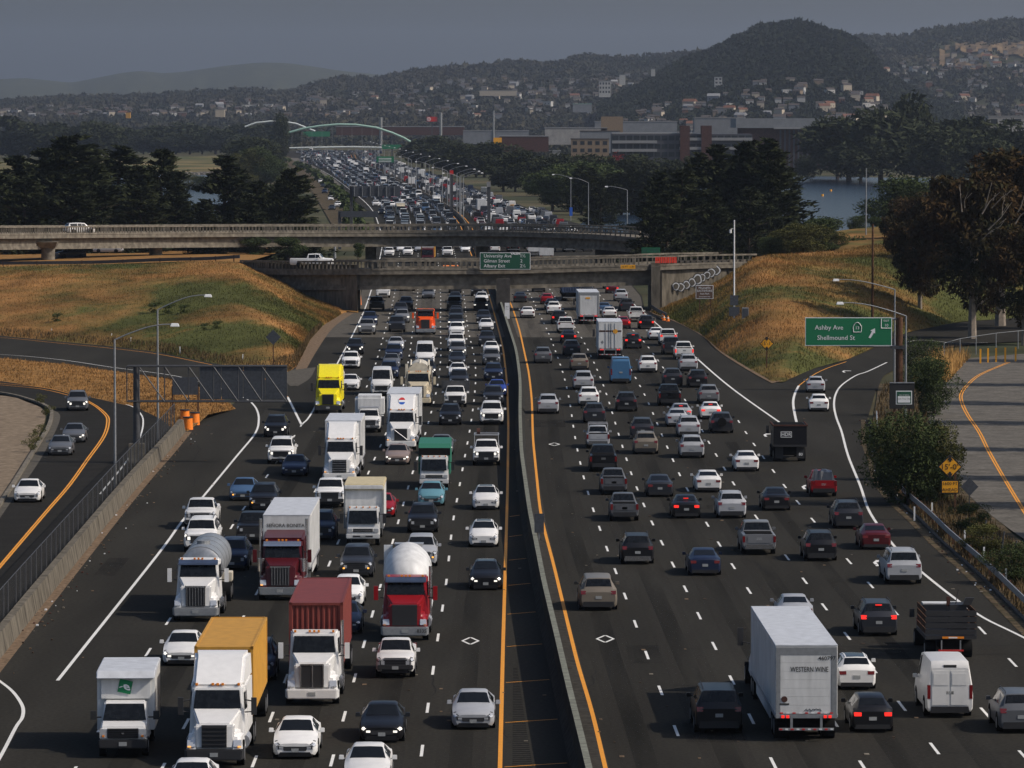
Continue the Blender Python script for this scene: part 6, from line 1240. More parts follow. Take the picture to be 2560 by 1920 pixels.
# --- cars ---
cnt={}
for q in sorted(V,key=lambda q:-q['y']):
    b=P(q['x'],q['y']); q['b']=b; q['lane']=lane_of(b,q['side'])
placed=[]
ncar=0
for q in sorted(V,key=lambda q:-q['y']):
    b=q['b']; k=(q['side'],max(1,q['lane'])); x,y=q['x'],q['y']
    special=None
    if q['side']=='S' and x<330 and y>830: zone='on the left frontage road'; k='front'
    elif q['side']=='N' and x>2015 and y<1040: zone='on the exit ramp'; k='exit'
    elif y<600: zone=None
    else: zone='x'
    cnt[k]=cnt.get(k,0)+1; n=cnt[k]
    nm=CN[q['col']]+' '+KN[q['kind']]
    if zone in('on the left frontage road','on the exit ramp'): lab=f"{nm} {zone}, {ORD[n]} nearest there"
    elif q['side']=='S': lab=f"{nm} facing camera, {ORD[max(1,q['lane'])]} lane left of the median, {ORD[n]} nearest"
    else: lab=f"{nm} from behind, {ORD[max(1,q['lane'])]} lane right of the median, {ORD[n]} nearest"
    L=SHAPES[q['kind']][0]; h=heading(b,q['side']); ctr=b+h*(-L/2 if q['side']=='S' else L/2); rz=math.atan2(-h.x,h.y)
    lod=0 if y>870 else 2
    p=car(q['kind'],q['style'],q['lit'],lod,q['gr'])
    cc=C[q['col']]; f_=.9+.2*random.random(); cc=tuple(min(.8,c*f_) for c in cc)
    nmn={'suv':'car','suv_big':'car','sedan':'car','hatch':'car','minivan':'minivan','pickup':'pickup_truck','pickup_small':'pickup_truck','van':'van'}[q['kind']]
    if lod==2: t=link(nmn,p.p[0][1],None,(ctr.x,ctr.y,0),(0,0,rz),cc,None,lab,{'car':'car'}.get(nmn,nmn.replace('_',' ')))
    else: t=p.place(nmn,lab,{'car':'car'}.get(nmn,nmn.replace('_',' ')),(ctr.x,ctr.y,0),rz,cc)
    q['t']=t; placed.append((ctr.x,ctr.y)); ncar+=1
def near(tile,x,y): 
    X,Y=bx(tile,x,y); return min(V,key=lambda q:(q['x']-X)**2+(q['y']-Y)**2)['t']
# extras carried by some vehicles
t=near(TD,940,1350); r=MB()
for yy in (-.6,-2.6): r.tube([(-.9,yy,1.2),(-.9,yy,2.1),(.9,yy,2.1),(.9,yy,1.2)],.05,'alu',5)
r.tube([(-.9,-.6,2.1),(-.9,-2.6,2.1)],.05,'alu',5); r.tube([(.9,-.6,2.1),(.9,-2.6,2.1)],.05,'alu',5); r.cyl((.6,-1,2.3),.28,0,.25,'brick',10); link('ladder_rack',r.build('ladder_rack'),t)
t=near(TD,740,975); link('headboard',MB().box(-1.25,1.25,-.3,-.2,1.3,2.25,'steel_dark').build('headboard'),t); link('side_rack',MB().box(-1.25,-1.18,-2.8,-.2,1.0,2.0,'steel_dark').box(1.18,1.25,-2.8,-.2,1.0,2.0,'steel_dark').build('side_rack'),t)
t=near(TF,925,1552); mb=MB(); rr=random.Random(5); n=9; vs=[]
for i in range(n):
    for j in range(7):
        a=-.78+1.56*i/(n-1); u=-2.5+2.1*j/6; e=1 if 0<i<n-1 and 0<j<6 else 0; vs.append((a,u,1.12+e*(.55+.18*rr.random())))
mb.add(vs,[(i*7+j,i*7+j+1,(i+1)*7+j+1,(i+1)*7+j) for i in range(n-1) for j in range(6)],'tarp_black'); link('tarp_load',mb.build('tarp_load',fix=True),t)
tt=t; t['label']='red pickup truck seen from behind with a lumpy black tarp load'
t=near(TD,1660,1240); link('ladder_rack',MB().tube([(-.75,-.4,1.1),(-.75,-.4,1.95),(.75,-.4,1.95),(.75,-.4,1.1)],.04,'alu',5).tube([(-.75,-2.3,1.1),(-.75,-2.3,1.95),(.75,-2.3,1.95),(.75,-2.3,1.1)],.04,'alu',5).build('ladder_rack'),t)
# camper utility truck (white, tall rounded box, ladder rack)
def t20():
    p=Proto(); 
    base_=car('pickup','chrome',0,0,0); L=5.7
    for it in base_.p: p.p.append(it)
    p.part('box_body',MB().box(-1.2,1.2,-3.6,-.2,1.1,2.9,'box_white').build('box_body',bevel=.25,smooth=60),None,None)
    r=MB(); [r.tube([(-.8,1.5-k*.4,2.0),(.8,1.5-k*.4,2.0)],.035,'alu',5) for k in range(5)]; [r.tube([(s*.8,1.5,1.9),(s*.8,-.1,2.0)],.035,'alu',5) for s in (1,-1)]; p.part('ladder_rack',r.build('ladder_rack'),None,None)
    put(p,'service_truck','white service truck with a ladder rack and tall rounded box body','truck',*bx(TD,182,1138),'S',L,C['W'])
t20()
def t21():
    p,b=tractor('day',sleeper=0,F=3.0,lit='headlamp'); p.part('tank',MB().cyl((0,b-3.6,2.7),1.05,1,5.4,'tank_cream',24).build('tank',smooth=40),None,None); p.part('tank_cap',MB().cyl((0,b-.7,2.7),.6,1,.5,'tank_cream',20,r2=.98).build('tank_cap',smooth=60),None,None)
    for k in (-.6,.2,1.0): p.part('pipe',MB().tube([(k-.3,b-.6,1.4),(k-.3,b-.6,3.5),(k-.3,b-1.2,3.9)],.09,'tank_cream',8).build('pipe',smooth=50),None,None)
    p.part('ladder',MB().box(.95,1.2,b-.5,b-.4,1.0,3.6,'tank_cream').build('ladder'),None,None)
    put(p,'tanker_truck','cream vacuum tank truck partly hidden behind the truck with the round logo','tanker truck',*bx(TD,500,968),'S',6.0,C['C'])
t21()
# cars on the overpasses and on the ramp behind
def side_car(kind,x,y,d,col,lab,face=1,lod=2,rz=None):
    q=Q(x,y,d); p=car(kind,'normal',0,lod,0); link('car' if kind not in('pickup','van','minivan') else {'pickup':'pickup_truck','van':'van','minivan':'minivan'}[kind],p.p[0][1],None,q,(0,0,(-math.pi/2 if face>0 else math.pi/2) if rz is None else rz),C[col],None,lab,'car' if kind!='pickup' else 'pickup truck')
def on_deck(deck,x,off=4.5):
    b=min(deck,key=lambda p:abs(proj(p)[0]-x)); return b+Vector((0,off,.03))
b=on_deck(nd,780,3.0)+Vector((0,0,.35)); link('pickup_truck',car('pickup','normal',0,2,0).p[0][1],None,b,(0,0,-math.pi/2-.1),C['W'],None,'white pickup truck crossing the left end of the near overpass','pickup truck')
b=on_deck(fd,205,4.5); link('car',car('suv','normal',0,2,0).p[0][1],None,b,(0,0,-math.pi/2+.5),C['W'],None,'white car crossing the left part of the far overpass','car')
for kind,x,y,col,lab,f in (('suv',176,646,'N','dark blue car parked under the far overpass beside its left pier',-1),('sedan',271,632,'S','silver sedan under the far overpass beside the small white sign',-1),('minivan',322,624,'W','white minivan under the far overpass near the middle pier',-1)):
    side_car(kind,x,y,{176:768,271:800,322:845}[x],col,lab,f,rz=math.pi/2+(.5 if col=='N' else -.1))
# --- distant traffic ---
FARI=0; far=MB(); lodp={k:car(k,'normal',0,2,0).p[0][1] for k in('sedan','suv','hatch','pickup','van')}
CHEAP={}
def cheap(kind):
    if kind in CHEAP: return CHEAP[kind]
    L,W,H,st,_=SHAPES[kind]; g=car_grid(kind); sel=[0,3,4,5,7,8,len(g)-1]; js=[1,3,4,5,9,10,11,13]; n=len(js); vs=[g[i][j] for i in sel for j in js]; mb=MB(); CHEAP[kind]=(vs,n,len(sel),L,W,H); return CHEAP[kind]
rr=random.Random(11); stuffdata={}
def far_car(x,y,side,b,h,kind,c):
    L=SHAPES[kind][0]; rz=math.atan2(-h.x,h.y)
    return L,rz
cands=[]
for side in ('S','N'):
    for lane_i in range(9 if side=='S' else 7):
        d=930.0
        while d<3500:
            if side=='S': d+=rr.uniform(7.0,14.5)*(1+.15*(d>2000)); 
            else: d+=rr.uniform(9,26)
            off=(1.2+.6+1.8+3.55*lane_i)*(-1 if side=='S' else 1); e=2.2
            x=cx(FM,d)+off+rr.uniform(-.3,.3)
            if side=='S' and x<cx(FL,d)+2.2: continue
            if side=='N' and x>cx(FR,d)-2.4: continue
            cands.append((d,x,side,lane_i))
cands.sort(); fc=0
okc=[]
for (d,x,side,li) in cands:
    if any(abs(a-x)<2.0 and abs(b_-d)<6.5 for a,b_ in placed): continue
    okc.append((d,x,side,li))
LAB={'S':'distant {} car in the left carriageway jam beyond the far overpass','N':'distant {} car in the right carriageway beyond the far overpass'}
SM={}
for (d,x,side,li) in okc:
    kind=rr.choice(['sedan','suv','suv','hatch','suv','pickup','sedan','van']) if rr.random()<.9 else 'van'; c=rr.choice('WWWWSSGGDDKKNgwDDKGgSRbT'); h=cdir(FM,d); h=-h if side=='S' else h
    rz=math.atan2(-h.x,h.y)
    if fc<75:
        link('car',lodp[kind],None,(x,d,0),(0,0,rz),C[c],None,LAB[side].format(CN[c]),'car',('distant %s cars '%CN[c])+('in the left carriageway' if side=='S' else 'in the right carriageway')); fc+=1
    else: stuffdata.setdefault(c,[]).append((x,d,rz,kind))
for c,lst in stuffdata.items():
    mname='paint_'+CN[c].replace(' ','_')
    if mname not in M: mat(mname,C[c],.32,coat=.35)
allm=MB()
for c,lst in stuffdata.items():
    mname='paint_'+CN[c].replace(' ','_')
    for (x,d,rz,kind) in lst:
        vs,n,ns,L,W,H=cheap(kind); ca,sa=math.cos(rz),math.sin(rz); o=len(allm.v)
        allm.v.extend([(x+a*ca-b_*sa,d+a*sa+b_*ca,z) for a,b_,z in vs]); ki=allm.mi(mname); gi=allm.mi('glass')
        for i in range(ns-1):
            for j in range(n):
                allm.f.append((o+i*n+j,o+i*n+(j+1)%n,o+(i+1)*n+(j+1)%n,o+(i+1)*n+j)); allm.m.append(gi if (i in(2,4) and j in(3,)) or (i==3 and j in(2,4)) else ki)
        allm.f.append(tuple(o+j for j in range(n))); allm.m.append(ki); allm.f.append(tuple(o+(ns-1)*n+j for j in range(n))[::-1]); allm.m.append(ki)
link('distant_traffic',allm.build('distant_traffic',fix=True),kind='stuff',label='dense mass of tiny cars filling both carriageways toward the arch bridge')
HAZE=4.5e-5
# ---------------- vegetation ----------------
def tri_mesh(name,V3,mats,mi=None,quads=False):
    k=4 if quads else 3; N=len(V3)//k; me=bpy.data.meshes.new(name); me.vertices.add(len(V3)); me.vertices.foreach_set('co',np.asarray(V3,dtype=np.float32).ravel())
    me.loops.add(N*k); me.loops.foreach_set('vertex_index',np.arange(N*k,dtype=np.int32)); me.polygons.add(N); me.polygons.foreach_set('loop_start',np.arange(0,N*k,k,dtype=np.int32))
    for m in mats: me.materials.append(M[m])
    if mi is not None: me.polygons.foreach_set('material_index',np.asarray(mi,dtype=np.int32))
    me.update(calc_edges=True); return me
def leaves(C,size,dirv=None,spread=1.0,rng=RNG,flat=1.0):
    """triangles around centres C; dirv: preferred direction"""
    N=len(C); a=rng.normal(size=(N,3)); a[:,2]*=flat
    if dirv is not None: a=a*spread+dirv
    a/=np.linalg.norm(a,axis=1)[:,None]+1e-9; b=rng.normal(size=(N,3)); b-=a*(a*b).sum(1)[:,None]; b/=np.linalg.norm(b,axis=1)[:,None]+1e-9
    s=(size*rng.uniform(.6,1.4,N))[:,None]
    return np.stack([C-a*s*.5-b*s*.28,C-a*s*.4+b*s*.28,C+a*s*.75],1).reshape(-1,3)
def trunk_mesh(h,r,m='bark',limbs=6,rng=random,lean=0):
    mb=MB(); mb.tube([(0,0,-.5),(lean*.3,0,h*.4),(lean,0,h*.9)],r,m,7,r1=r*.2)
    for k in range(limbs):
        z=h*(.25+.6*k/limbs); a=rng.uniform(0,6.28); l=h*.28*(1-k/limbs*.6); mb.tube([(lean*z/h,0,z),(math.cos(a)*l*.5,math.sin(a)*l*.5,z+l*.25),(math.cos(a)*l,math.sin(a)*l,z+l*.4)],r*.35,m,5,r1=r*.08)
    return mb.build('trunk')
def cypress(seed,h=20,w=8,n=9000,wind=.25,lo=.04,pw=.75):
    rng=np.random.default_rng(seed); C=[];D=[]
    nb=150
    for i in range(nb):
        t=lo+(1-lo)*rng.random()**.9; z0=h*t; L=w*((1-t)**pw)*rng.uniform(.6,1.12)+.5; a=rng.uniform(0,2*math.pi); m=int(n/nb*(.4+L/w))
        s=rng.random(m)**.55; x=np.cos(a)*L*s; y=np.sin(a)*L*s; z=z0+L*s*s*rng.uniform(.05,.32)
        wd=.13*L+.25; C.append(np.stack([x+rng.normal(size=m)*wd*.55+wind*z*.12,y+rng.normal(size=m)*wd*.55,z+rng.normal(size=m)*wd*.20],1)); D.append(np.tile([math.cos(a)*1.2+wind,math.sin(a)*1.2,.55],(m,1)))
    C=np.concatenate(C); D=np.concatenate(D); C[:,2]=np.maximum(C[:,2],.1)
    return trunk_mesh(h,.45,lean=wind*h*.1), tri_mesh('crown',leaves(C,.62,D,.55,rng),['leaf_cypress'])
def broad(seed,h=12,w=6,n=7000,m='leaf_green',size=.5,trunk='bark',hang=0,lobes=16,zb=.25,limbs=7):
    rng=np.random.default_rng(seed); C=[];Dv=[]
    for i in range(lobes):
        a=rng.uniform(0,6.28); r=w*.62*math.sqrt(rng.random()); z=h*(zb+(.92-zb)*rng.random()); k=1-.55*abs((z/h-.6)/.4)**2; r*=max(.35,k)
        c=np.array([math.cos(a)*r,math.sin(a)*r,z]); R=w*(.36 if trunk=='bark' else .30)*rng.uniform(.6,1.15); q=int(n/lobes)
        d=rng.normal(size=(q,3)); d/=np.linalg.norm(d,axis=1)[:,None]; d[:,2]*=.75
        rr_=R*(.55+.45*rng.random(q)**.5)*(1+.25*np.sin(d[:,0]*7+i)*np.cos(d[:,1]*6)); C.append(c+d*rr_[:,None]); Dv.append(d*.8+np.array([0,0,-hang]))
    C=np.concatenate(C); C[:,2]=np.clip(C[:,2],.15,None)
    return trunk_mesh(h*.9,.03*h,m=trunk,limbs=limbs), tri_mesh('crown',leaves(C,size,np.concatenate(Dv),.8,rng),[m])
def place_tree(pr,label,x,ybase,d,hpx=None,top=None,group=None,name='tree',wscale=1.0,H0=20,cat='tree',z=None,rz=None):
    b=Q(x,ybase,d) if ybase else Vector((Q(x,900,d).x,d,0)); 
    if z is not None: b.z=z
    tp=Q(x,top,d); H=tp.z-b.z; s=H/H0; t=thing(name,label,cat,b,rz if rz is not None else RNG.uniform(0,6.28),group); t.scale=(s*wscale,s*wscale,s)
    link('trunk',pr[0],t); link('crown',pr[1],t); return t
CY=[cypress(i,20,[8,7,9,7.5][i%4],10500,[.15,.6,.3,.1][i%4],pw=[.7,.6,.85,.75][i%4]) for i in range(4)]
BR=[broad(20+i,12,7.5,9000,['leaf_green','leaf_olive','leaf_green'][i%3],.42) for i in range(3)]
BF=[broad(30+i,12,8,4200,'leaf_far',.8) for i in range(3)]
# cypress row at the left behind the far overpass
lab='dark cypress in the row left of the freeway, '
for i,(x,top,d,k,ws,lb) in enumerate(((-60,385,850,0,1.6,'cut by the picture edge'),(40,392,875,3,1.7,'broad one near the left edge'),(110,372,880,0,1.6,'left of the tallest'),(152,338,860,1,1.6,'tallest leaning crown'),(225,415,835,0,1.6,'low one before the tallest'),(288,368,880,2,1.7,'second tallest'),(345,420,850,3,1.5,'low filler'),(402,375,865,0,1.2,'slender pointed one'),(440,450,850,3,1.2,'beside the slender one'),(500,500,840,2,1.4,'short one near the water'),(562,392,865,3,1.6,'broad conical one'),(640,455,850,0,1.4,'short one behind the conical one'),(715,420,830,1,1.2,'rightmost, leaning toward the freeway'),(695,450,845,2,1.5,'low one at the right end'),(180,440,822,3,1.7,'front left filler'),(60,450,820,0,1.7,'front one at the left'),(350,470,820,0,1.6,'front middle one'),(620,500,815,3,1.7,'front right one'))):
    place_tree(CY[k],lab+lb,x,None,d,top=top,name='cypress_tree',wscale=ws,group='left cypress row',rz=[.0,.2,.1,1.5][k])
lab='dark cypress right of the freeway, '
for i,(x,top,d,k,ws,lb) in enumerate(((1628,500,766,3,1.1,'low one beside the abutment'),(1665,480,768,0,1.3,'second from the overpass end'),(1640,430,815,2,1.2,'third from the overpass end'),(1700,425,800,0,1.3,'middle of the mass'),(1735,385,860,2,1.3,'tall one behind the white camera pole'),(1790,365,830,3,1.3,'tall one left of the peak'),(1850,352,820,1,1.2,'tall leaning peak tree'),(1905,350,815,2,1.25,'tallest crown over the lagoon'),(1918,400,800,1,1.1,'ragged crown reaching over the water'),(1870,470,780,0,1.2,'front tree under the peak'),(1780,480,775,3,1.2,'front tree behind the parapet'),(1935,510,790,3,.8,'low tree by the water'))):
    place_tree(CY[k],lab+lb,x,None,d,top=top,name='cypress_tree',wscale=ws,group='right cypress mass',rz=[.0,.2,.1,1.5][k])
# mixed trees right of the far freeway
rr=random.Random(21); i=0
KD=[('rounded','round'),('bushy','bushy'),('dense','dense')]
WH=['beside the right wall','before the brick buildings','behind the double lamp posts','left of the dark office building','in the middle of the belt','at the foot of the belt','above the lamp row','before the lagoon gap']
SZ=['small','low','tall','broad','medium','big']
seen=set()
for (x0,x1,d,ta,tb,n,pr,ws) in ((1330,1530,950,455,500,9,BR,1.2),(1260,1520,1150,425,460,9,CY,1.3),(1180,1500,1350,400,435,10,BR,1.4),(1080,1420,1700,372,400,12,BF,1.5),(1020,1250,2100,352,372,10,BF,1.6),(985,1120,2500,336,352,7,BF,1.6),(1440,1720,1300,400,435,9,CY,1.5),(1400,1700,1600,392,410,8,BF,1.5),(1500,1960,1900,388,408,10,BF,1.5)):
    for k in range(n):
        x=x0+(x1-x0)*(k+.5+rr.uniform(-.3,.3))/n; top=rr.uniform(ta,tb)
        wx=Q(x,900,d).x
        if wx<cx(FR,d)+4: continue
        lb=None
        for _ in range(60):
            c=f"{rr.choice(SZ)} {rr.choice(['dark','olive','green','shaded'])} tree {rr.choice(WH)} in the tree belt right of the far freeway"
            if c not in seen: lb=c; break
        seen.add(lb); ip=rr.randrange(len(pr)); place_tree(pr[ip],'dark green tree in the belt right of the far freeway',x,None,d,top=top,H0=20 if pr is CY else 12,wscale=ws*rr.uniform(.85,1.2),group='trees in the belt right of the far freeway')
# left middle distance
for (x0,x1,d,ta,tb,n,pr,ws,grp) in ((-40,260,3000,302,330,7,BF,1.5,'trees along the left shore, middle distance'),(150,560,3350,318,340,13,BF,1.8,'trees along the left shore, middle distance'),(330,700,3500,310,335,11,BF,1.9,'trees along the left shore, middle distance'),(575,690,1800,365,405,7,BR,1.2,'trees beside the far left carriageway'),(430,620,1750,432,441,6,BR,1.6,'bushes on the left shore'),(590,670,2300,340,358,4,BF,1.3,'trees beside the far left carriageway')):
    for k in range(n):
        x=x0+(x1-x0)*(k+.5+rr.uniform(-.3,.3))/n; place_tree(pr[rr.randrange(len(pr))],{'trees along the left shore, middle distance':'hazy dark tree along the left shore beyond the cypress row','trees beside the far left carriageway':'green tree beside the far left carriageway near the arch bridge','bushes on the left shore':'low bush on the golden shore behind the cypress row'}[grp],x,None,d,top=rr.uniform(ta,tb),H0=12,wscale=ws*rr.uniform(.9,1.2),group=grp)
place_tree(BF[0],'broad round dark tree at the left edge before the far town',45,None,3000,top=290,H0=12,wscale=1.6)
place_tree(BF[1],'dark round tree rising behind the left end of the arch bridge',697,None,2900,top=288,H0=12,wscale=.5)
# large trees beyond the lagoon at the right
for x,top,d,ws,lb in ((2092,300,2050,1.2,'left end of the park trees'),(2120,283,1980,1.5,'broad dome left of the tall one'),(2200,285,1950,1.5,'broad dome under the tall one'),(2290,246,1980,.8,'tallest with an open crown'),(2330,320,1850,1.5,'low one before the tallest'),(2400,300,1900,1.4,'right of the tallest'),(2460,292,1950,1.4,'green one by the castle like wall'),(2540,310,1900,1.4,'at the right picture edge'),(2005,392,1950,1.1,'small one left of the park trees'),(2150,350,1900,1.5,'low front one by the shore'),(2440,345,1800,1.5,'low front one on the right')):
    place_tree(BF[int(x)%3],'large dark tree across the lagoon, '+lb,x,None,d,top=top,H0=12,wscale=ws,group='park trees across the lagoon')
place_tree(BF[2],'round red leaved tree before the dark office building',1540,None,2050,top=388,H0=12,wscale=.8)['label']='small red tree before the dark office building'
t=[o for o in COL.objects if o.get('label')=='small red tree before the dark office building'][0]
t_red=tri_mesh('crown',leaves(np.random.default_rng(3).normal(size=(1500,3))*np.array([2.3,2.3,2.2])+np.array([0,0,7]),.8),['leaf_red'])
for ch in t.children:
    if ch.name.startswith('crown'): ch.data=t_red
# big eucalyptus at the right
EU=[broad(50+i,22,9.8,14500,'leaf_euc',.58,'bark_pale',hang=.8,lobes=26,zb=.28,limbs=10) for i in range(3)]
for (x,yb,d,top,k,ws,lb) in ((2430,880,575,430,0,.95,'nearest, with pale trunk over the fence'),(2300,800,620,520,1,.85,'leftmost, hanging over the golden slope'),(2500,820,610,350,2,1.1,'tallest, with reddish leaves'),(2590,840,600,370,0,1.1,'at the right picture edge'),(2360,760,680,440,1,1.0,'behind the leftmost one'),(2250,720,740,480,2,.8,'farthest left, above the pole'),(2450,760,680,420,1,1.1,'behind the tallest'),(2560,900,560,560,0,.9,'low one at the fence by the side road')):
    place_tree(EU[k],'large dark eucalyptus on the right, '+lb,x,yb,d,top=top,H0=22,wscale=ws,name='eucalyptus_tree',group='eucalyptus trees at the right',rz=k*1.3)
# bare pale branches
rr=random.Random(8); d=577; brs=[]
for (x,y,x2,y2,w) in ((2455,535,2500,480,.16),(2470,575,2530,505,.15),(2475,580,2515,545,.12),(2463,520,2480,455,.10),(2480,520,2540,470,.11),(2505,540,2515,480,.09),(2405,530,2400,460,.12),(2412,520,2420,480,.08),(2538,560,2575,520,.14),(2545,530,2560,490,.12),(2455,600,2480,575,.1)):
    a,b=Q(x,y,d-9),Q(x2,y2,d-9.5); mid=a.lerp(b,.5)+Vector((rr.uniform(-.3,.3),0,rr.uniform(-.2,.2))); mb=MB(); brs.append(mb); mb.tube([a,mid,b],w*.6,'bark_pale',6,r1=w*.2)
    c=a.lerp(b,.6); mb.tube([c,c+(b-a)*.35+Vector((rr.uniform(-.5,.5),.2,0))],w*.3,'bark_pale',4,r1=.02)
eu=[o for o in COL.objects if o.name.startswith('eucalyptus_tree') and 'tallest, with' in o.get('label','')][0]
bpy.context.view_layer.update()
for mb in brs: o=link('bare_branch',mb.build('bare_branch',smooth=60),eu); o.matrix_parent_inverse=eu.matrix_world.inverted(); o['kind']='stuff'
# trees outside the frame at the right that shade the side road
for k,(x,yb,top) in enumerate(((2700,905,560),(2690,965,600),(2700,1012,632),(2705,1062,655),(2735,1128,700),(2750,1200,720),(2770,1270,745),(2790,1345,780))):
    b=P(x+25,yb); x+=25; place_tree(EU[k%3],'tall tree outside the picture shading the side road, %s nearest'%ORD[8-k],x,None,b.y,top=top,H0=22,wscale=.72,name='eucalyptus_tree',group='trees right of the side road')
# bushes
for (x,yb,d_,top,w,m,lb) in ((2272,1262,0,1040,1.15,'leaf_green','large olive green bush in front of the green highway sign'),(2345,1252,0,1062,1.0,'leaf_olive','feathery olive bush behind the yellow clearance sign'),(2225,1200,0,1050,.8,'leaf_olive','leafy bush overhanging the right shoulder'),(2315,1262,0,1110,1.1,'leaf_green','dark low bush at the foot of the guard rail'),(2305,975,0,845,1.1,'leaf_green','dark upright hedge bush right of the Ashby sign post'),(2335,1040,0,880,.9,'leaf_green','dark hedge bush by the side road corner'),(2425,1330,0,1265,2.0,'leaf_green','low dark shrub on the bank under the grey diamond sign'),(2530,1460,0,1360,1.6,'leaf_green','dark shrub on the bank at the right edge'),(2470,1390,0,1310,2.0,'leaf_olive','tangled shrub along the wire fence on the right bank')):
    b=P(x,yb); pr=broad(int(x+yb),6,4.2,13000,m,.17,lobes=18,zb=.1,limbs=4); place_tree(pr,lb,x,None,b.y,top=top,H0=6,wscale=w*.85,name='bush',cat='bush')
BU=[broad(80+i,2,1.8,900,['leaf_green','leaf_olive'][i%2],.16,lobes=8,zb=.05,limbs=2) for i in range(2)]
for (x,y,s,lb) in ((388,782,1.0,'round dark shrub on the left slope beside the second lamp post'),(425,784,.9,'middle dark shrub on the left slope behind the lamp post'),(460,784,.8,'right dark shrub of the cluster on the left slope'),(510,824,.6,'small flat shrub left of the lower pair on the slope'),(545,822,.7,'small dark shrub, upper of the lower pair on the slope'),(145,805,.8,'bare brown brushy shrub on the left slope')):
    b=on_grid(GL,x,y); t=thing('shrub',lb,'shrub',b); t.scale=(s,s,s*.6); link('trunk',BU[0][0],t); link('crown',BU[0][1],t)
for (x,y,s,lb) in ((2145,610,1.2,'low dark shrub on the golden meadow near the white pole'),):
    t=place_tree(BR[0],lb,x,None,735,top=600,H0=12,wscale=1,name='shrub',cat='shrub')
for (x,yb,d,top,w,lb) in ((2055,640,712,548,1.6,'bright green rounded tree behind the overpass end'),(2005,644,706,560,1.6,'olive tree behind the low concrete end block'),(1960,644,712,575,1.5,'brown green tree left of the lagoon gap'),(1925,646,708,590,1.2,'dark bushy tree by the overpass end'),(2092,640,720,580,1.0,'dull green tree at the meadow edge'),(2150,600,900,535,1.0,'spreading bare twigged tree before the water'),(2250,600,880,450,1.4,'dark green tree right of the tall white pole'),(2190,600,860,545,1.0,'small green bush at the foot of the white pole')):
    place_tree(BR[int(x)%3],lb,x,yb,d,top=top,H0=12,wscale=w)
for (x,yb,d,top,w,lb) in ((470,655,790,606,3.0,'dark hedge under the far overpass right of the middle pier'),(560,655,790,598,2.6,'dark bushy hedge under the far overpass, middle'),(640,650,790,596,2.4,'dark hedge under the far overpass beside the short grey pole'),(720,650,790,596,2.2,'dark hedge under the far overpass, nearest the freeway'),(895,650,795,610,1.2,'green bush beside the pier left of the freeway'),(60,640,1010,592,2.6,'dark bushes beyond the left end of the far overpass'),(180,640,1010,590,2.0,'dark bushes beyond the left pier')):
    place_tree(BR[0],lb,x,yb,d,top=top,H0=12,wscale=w*.8,name='bush',cat='bush')
for k,(x,y) in enumerate(((105,1012),(122,1042),(98,1090),(84,1112),(72,1130))):
    b=P(x,y); t=thing('shrub','small brown weed clump growing along the left kerb','shrub',b,k,'weed clumps along the left kerb'); t.scale=(.45,.45,.45); link('crown',BU[1][1],t)
# tall grass blades: fringe
def tufts(name,pts,h,m,label):
    pts=np.array(pts); N=len(pts); a=RNG.uniform(0,6.28,N); w=.05; hh=h*RNG.uniform(.5,1.3,N)
    dx=np.cos(a)*w; dy=np.sin(a)*w; lean=RNG.normal(size=(N,2))*.25*hh[:,None]
    A=pts+np.stack([dx,dy,0*dx-.05],1); B=pts-np.stack([dx,dy,0*dx+.05],1); Cc=pts+np.stack([lean[:,0],lean[:,1],hh],1)
    link(name,tri_mesh(name,np.stack([A,B,Cc],1).reshape(-1,3),[m]),kind='stuff',label=label)
def scatter(G,n,r0=0,r1=1,j0=0,j1=1):
    h,w=G.shape[:2]; i=r0*(h-1)+RNG.random(n)*(r1-r0)*(h-1.001); j=j0*(w-1)+RNG.random(n)*(j1-j0)*(w-1.001); i0=i.astype(int); jj=j.astype(int); fi=(i-i0)[:,None]; fj=(j-jj)[:,None]
    return (G[i0,jj]*(1-fj)+G[i0,jj+1]*fj)*(1-fi)+(G[np.minimum(i0+1,h-1),jj]*(1-fj)+G[np.minimum(i0+1,h-1),jj+1]*fj)*fi
mat('grass_dark',(.10,.07,.035),.95,var=.3,scale=.5)
tufts('tall_grass',scatter(GR,60000,0,1,.02,1),.28,'grass','tall dry grass blades covering the right slope')
tufts('tall_grass',scatter(GL,60000,0,1,0,.95),.2,'grass','short dry grass blades covering the left slope')
tufts('tall_grass',scatter(GL,6000,0,.07,0,.8),.45,'grass_dark','dark weeds along the foot of the left slope')
tufts('tall_grass',scatter(GS,14000),.2,'grass_gold','dry grass blades on the strip between ramp and frontage road')
vp=[]
for k in range(9000):
    t_=RNG.random(); y=960+t_*640; x0=fr(y) if y>958 else 2200; x1={0:0}.get(1,x0+130+t_*60); x=x0+14+RNG.random()*(x1-x0); vp.append(tuple(P(x,y)))
tufts('tall_grass',vp,.5,'grass_dark','dry grass and weeds on the verge behind the right guard rail')
sheetpts=[tuple(P(2330+RNG.random()*90+ (y-900)*-.9,y)) for y in 895+RNG.random(2500)*60]
tufts('tall_grass',sheetpts,1.3,'grass_blade','tall golden grass at the corner of the side road')
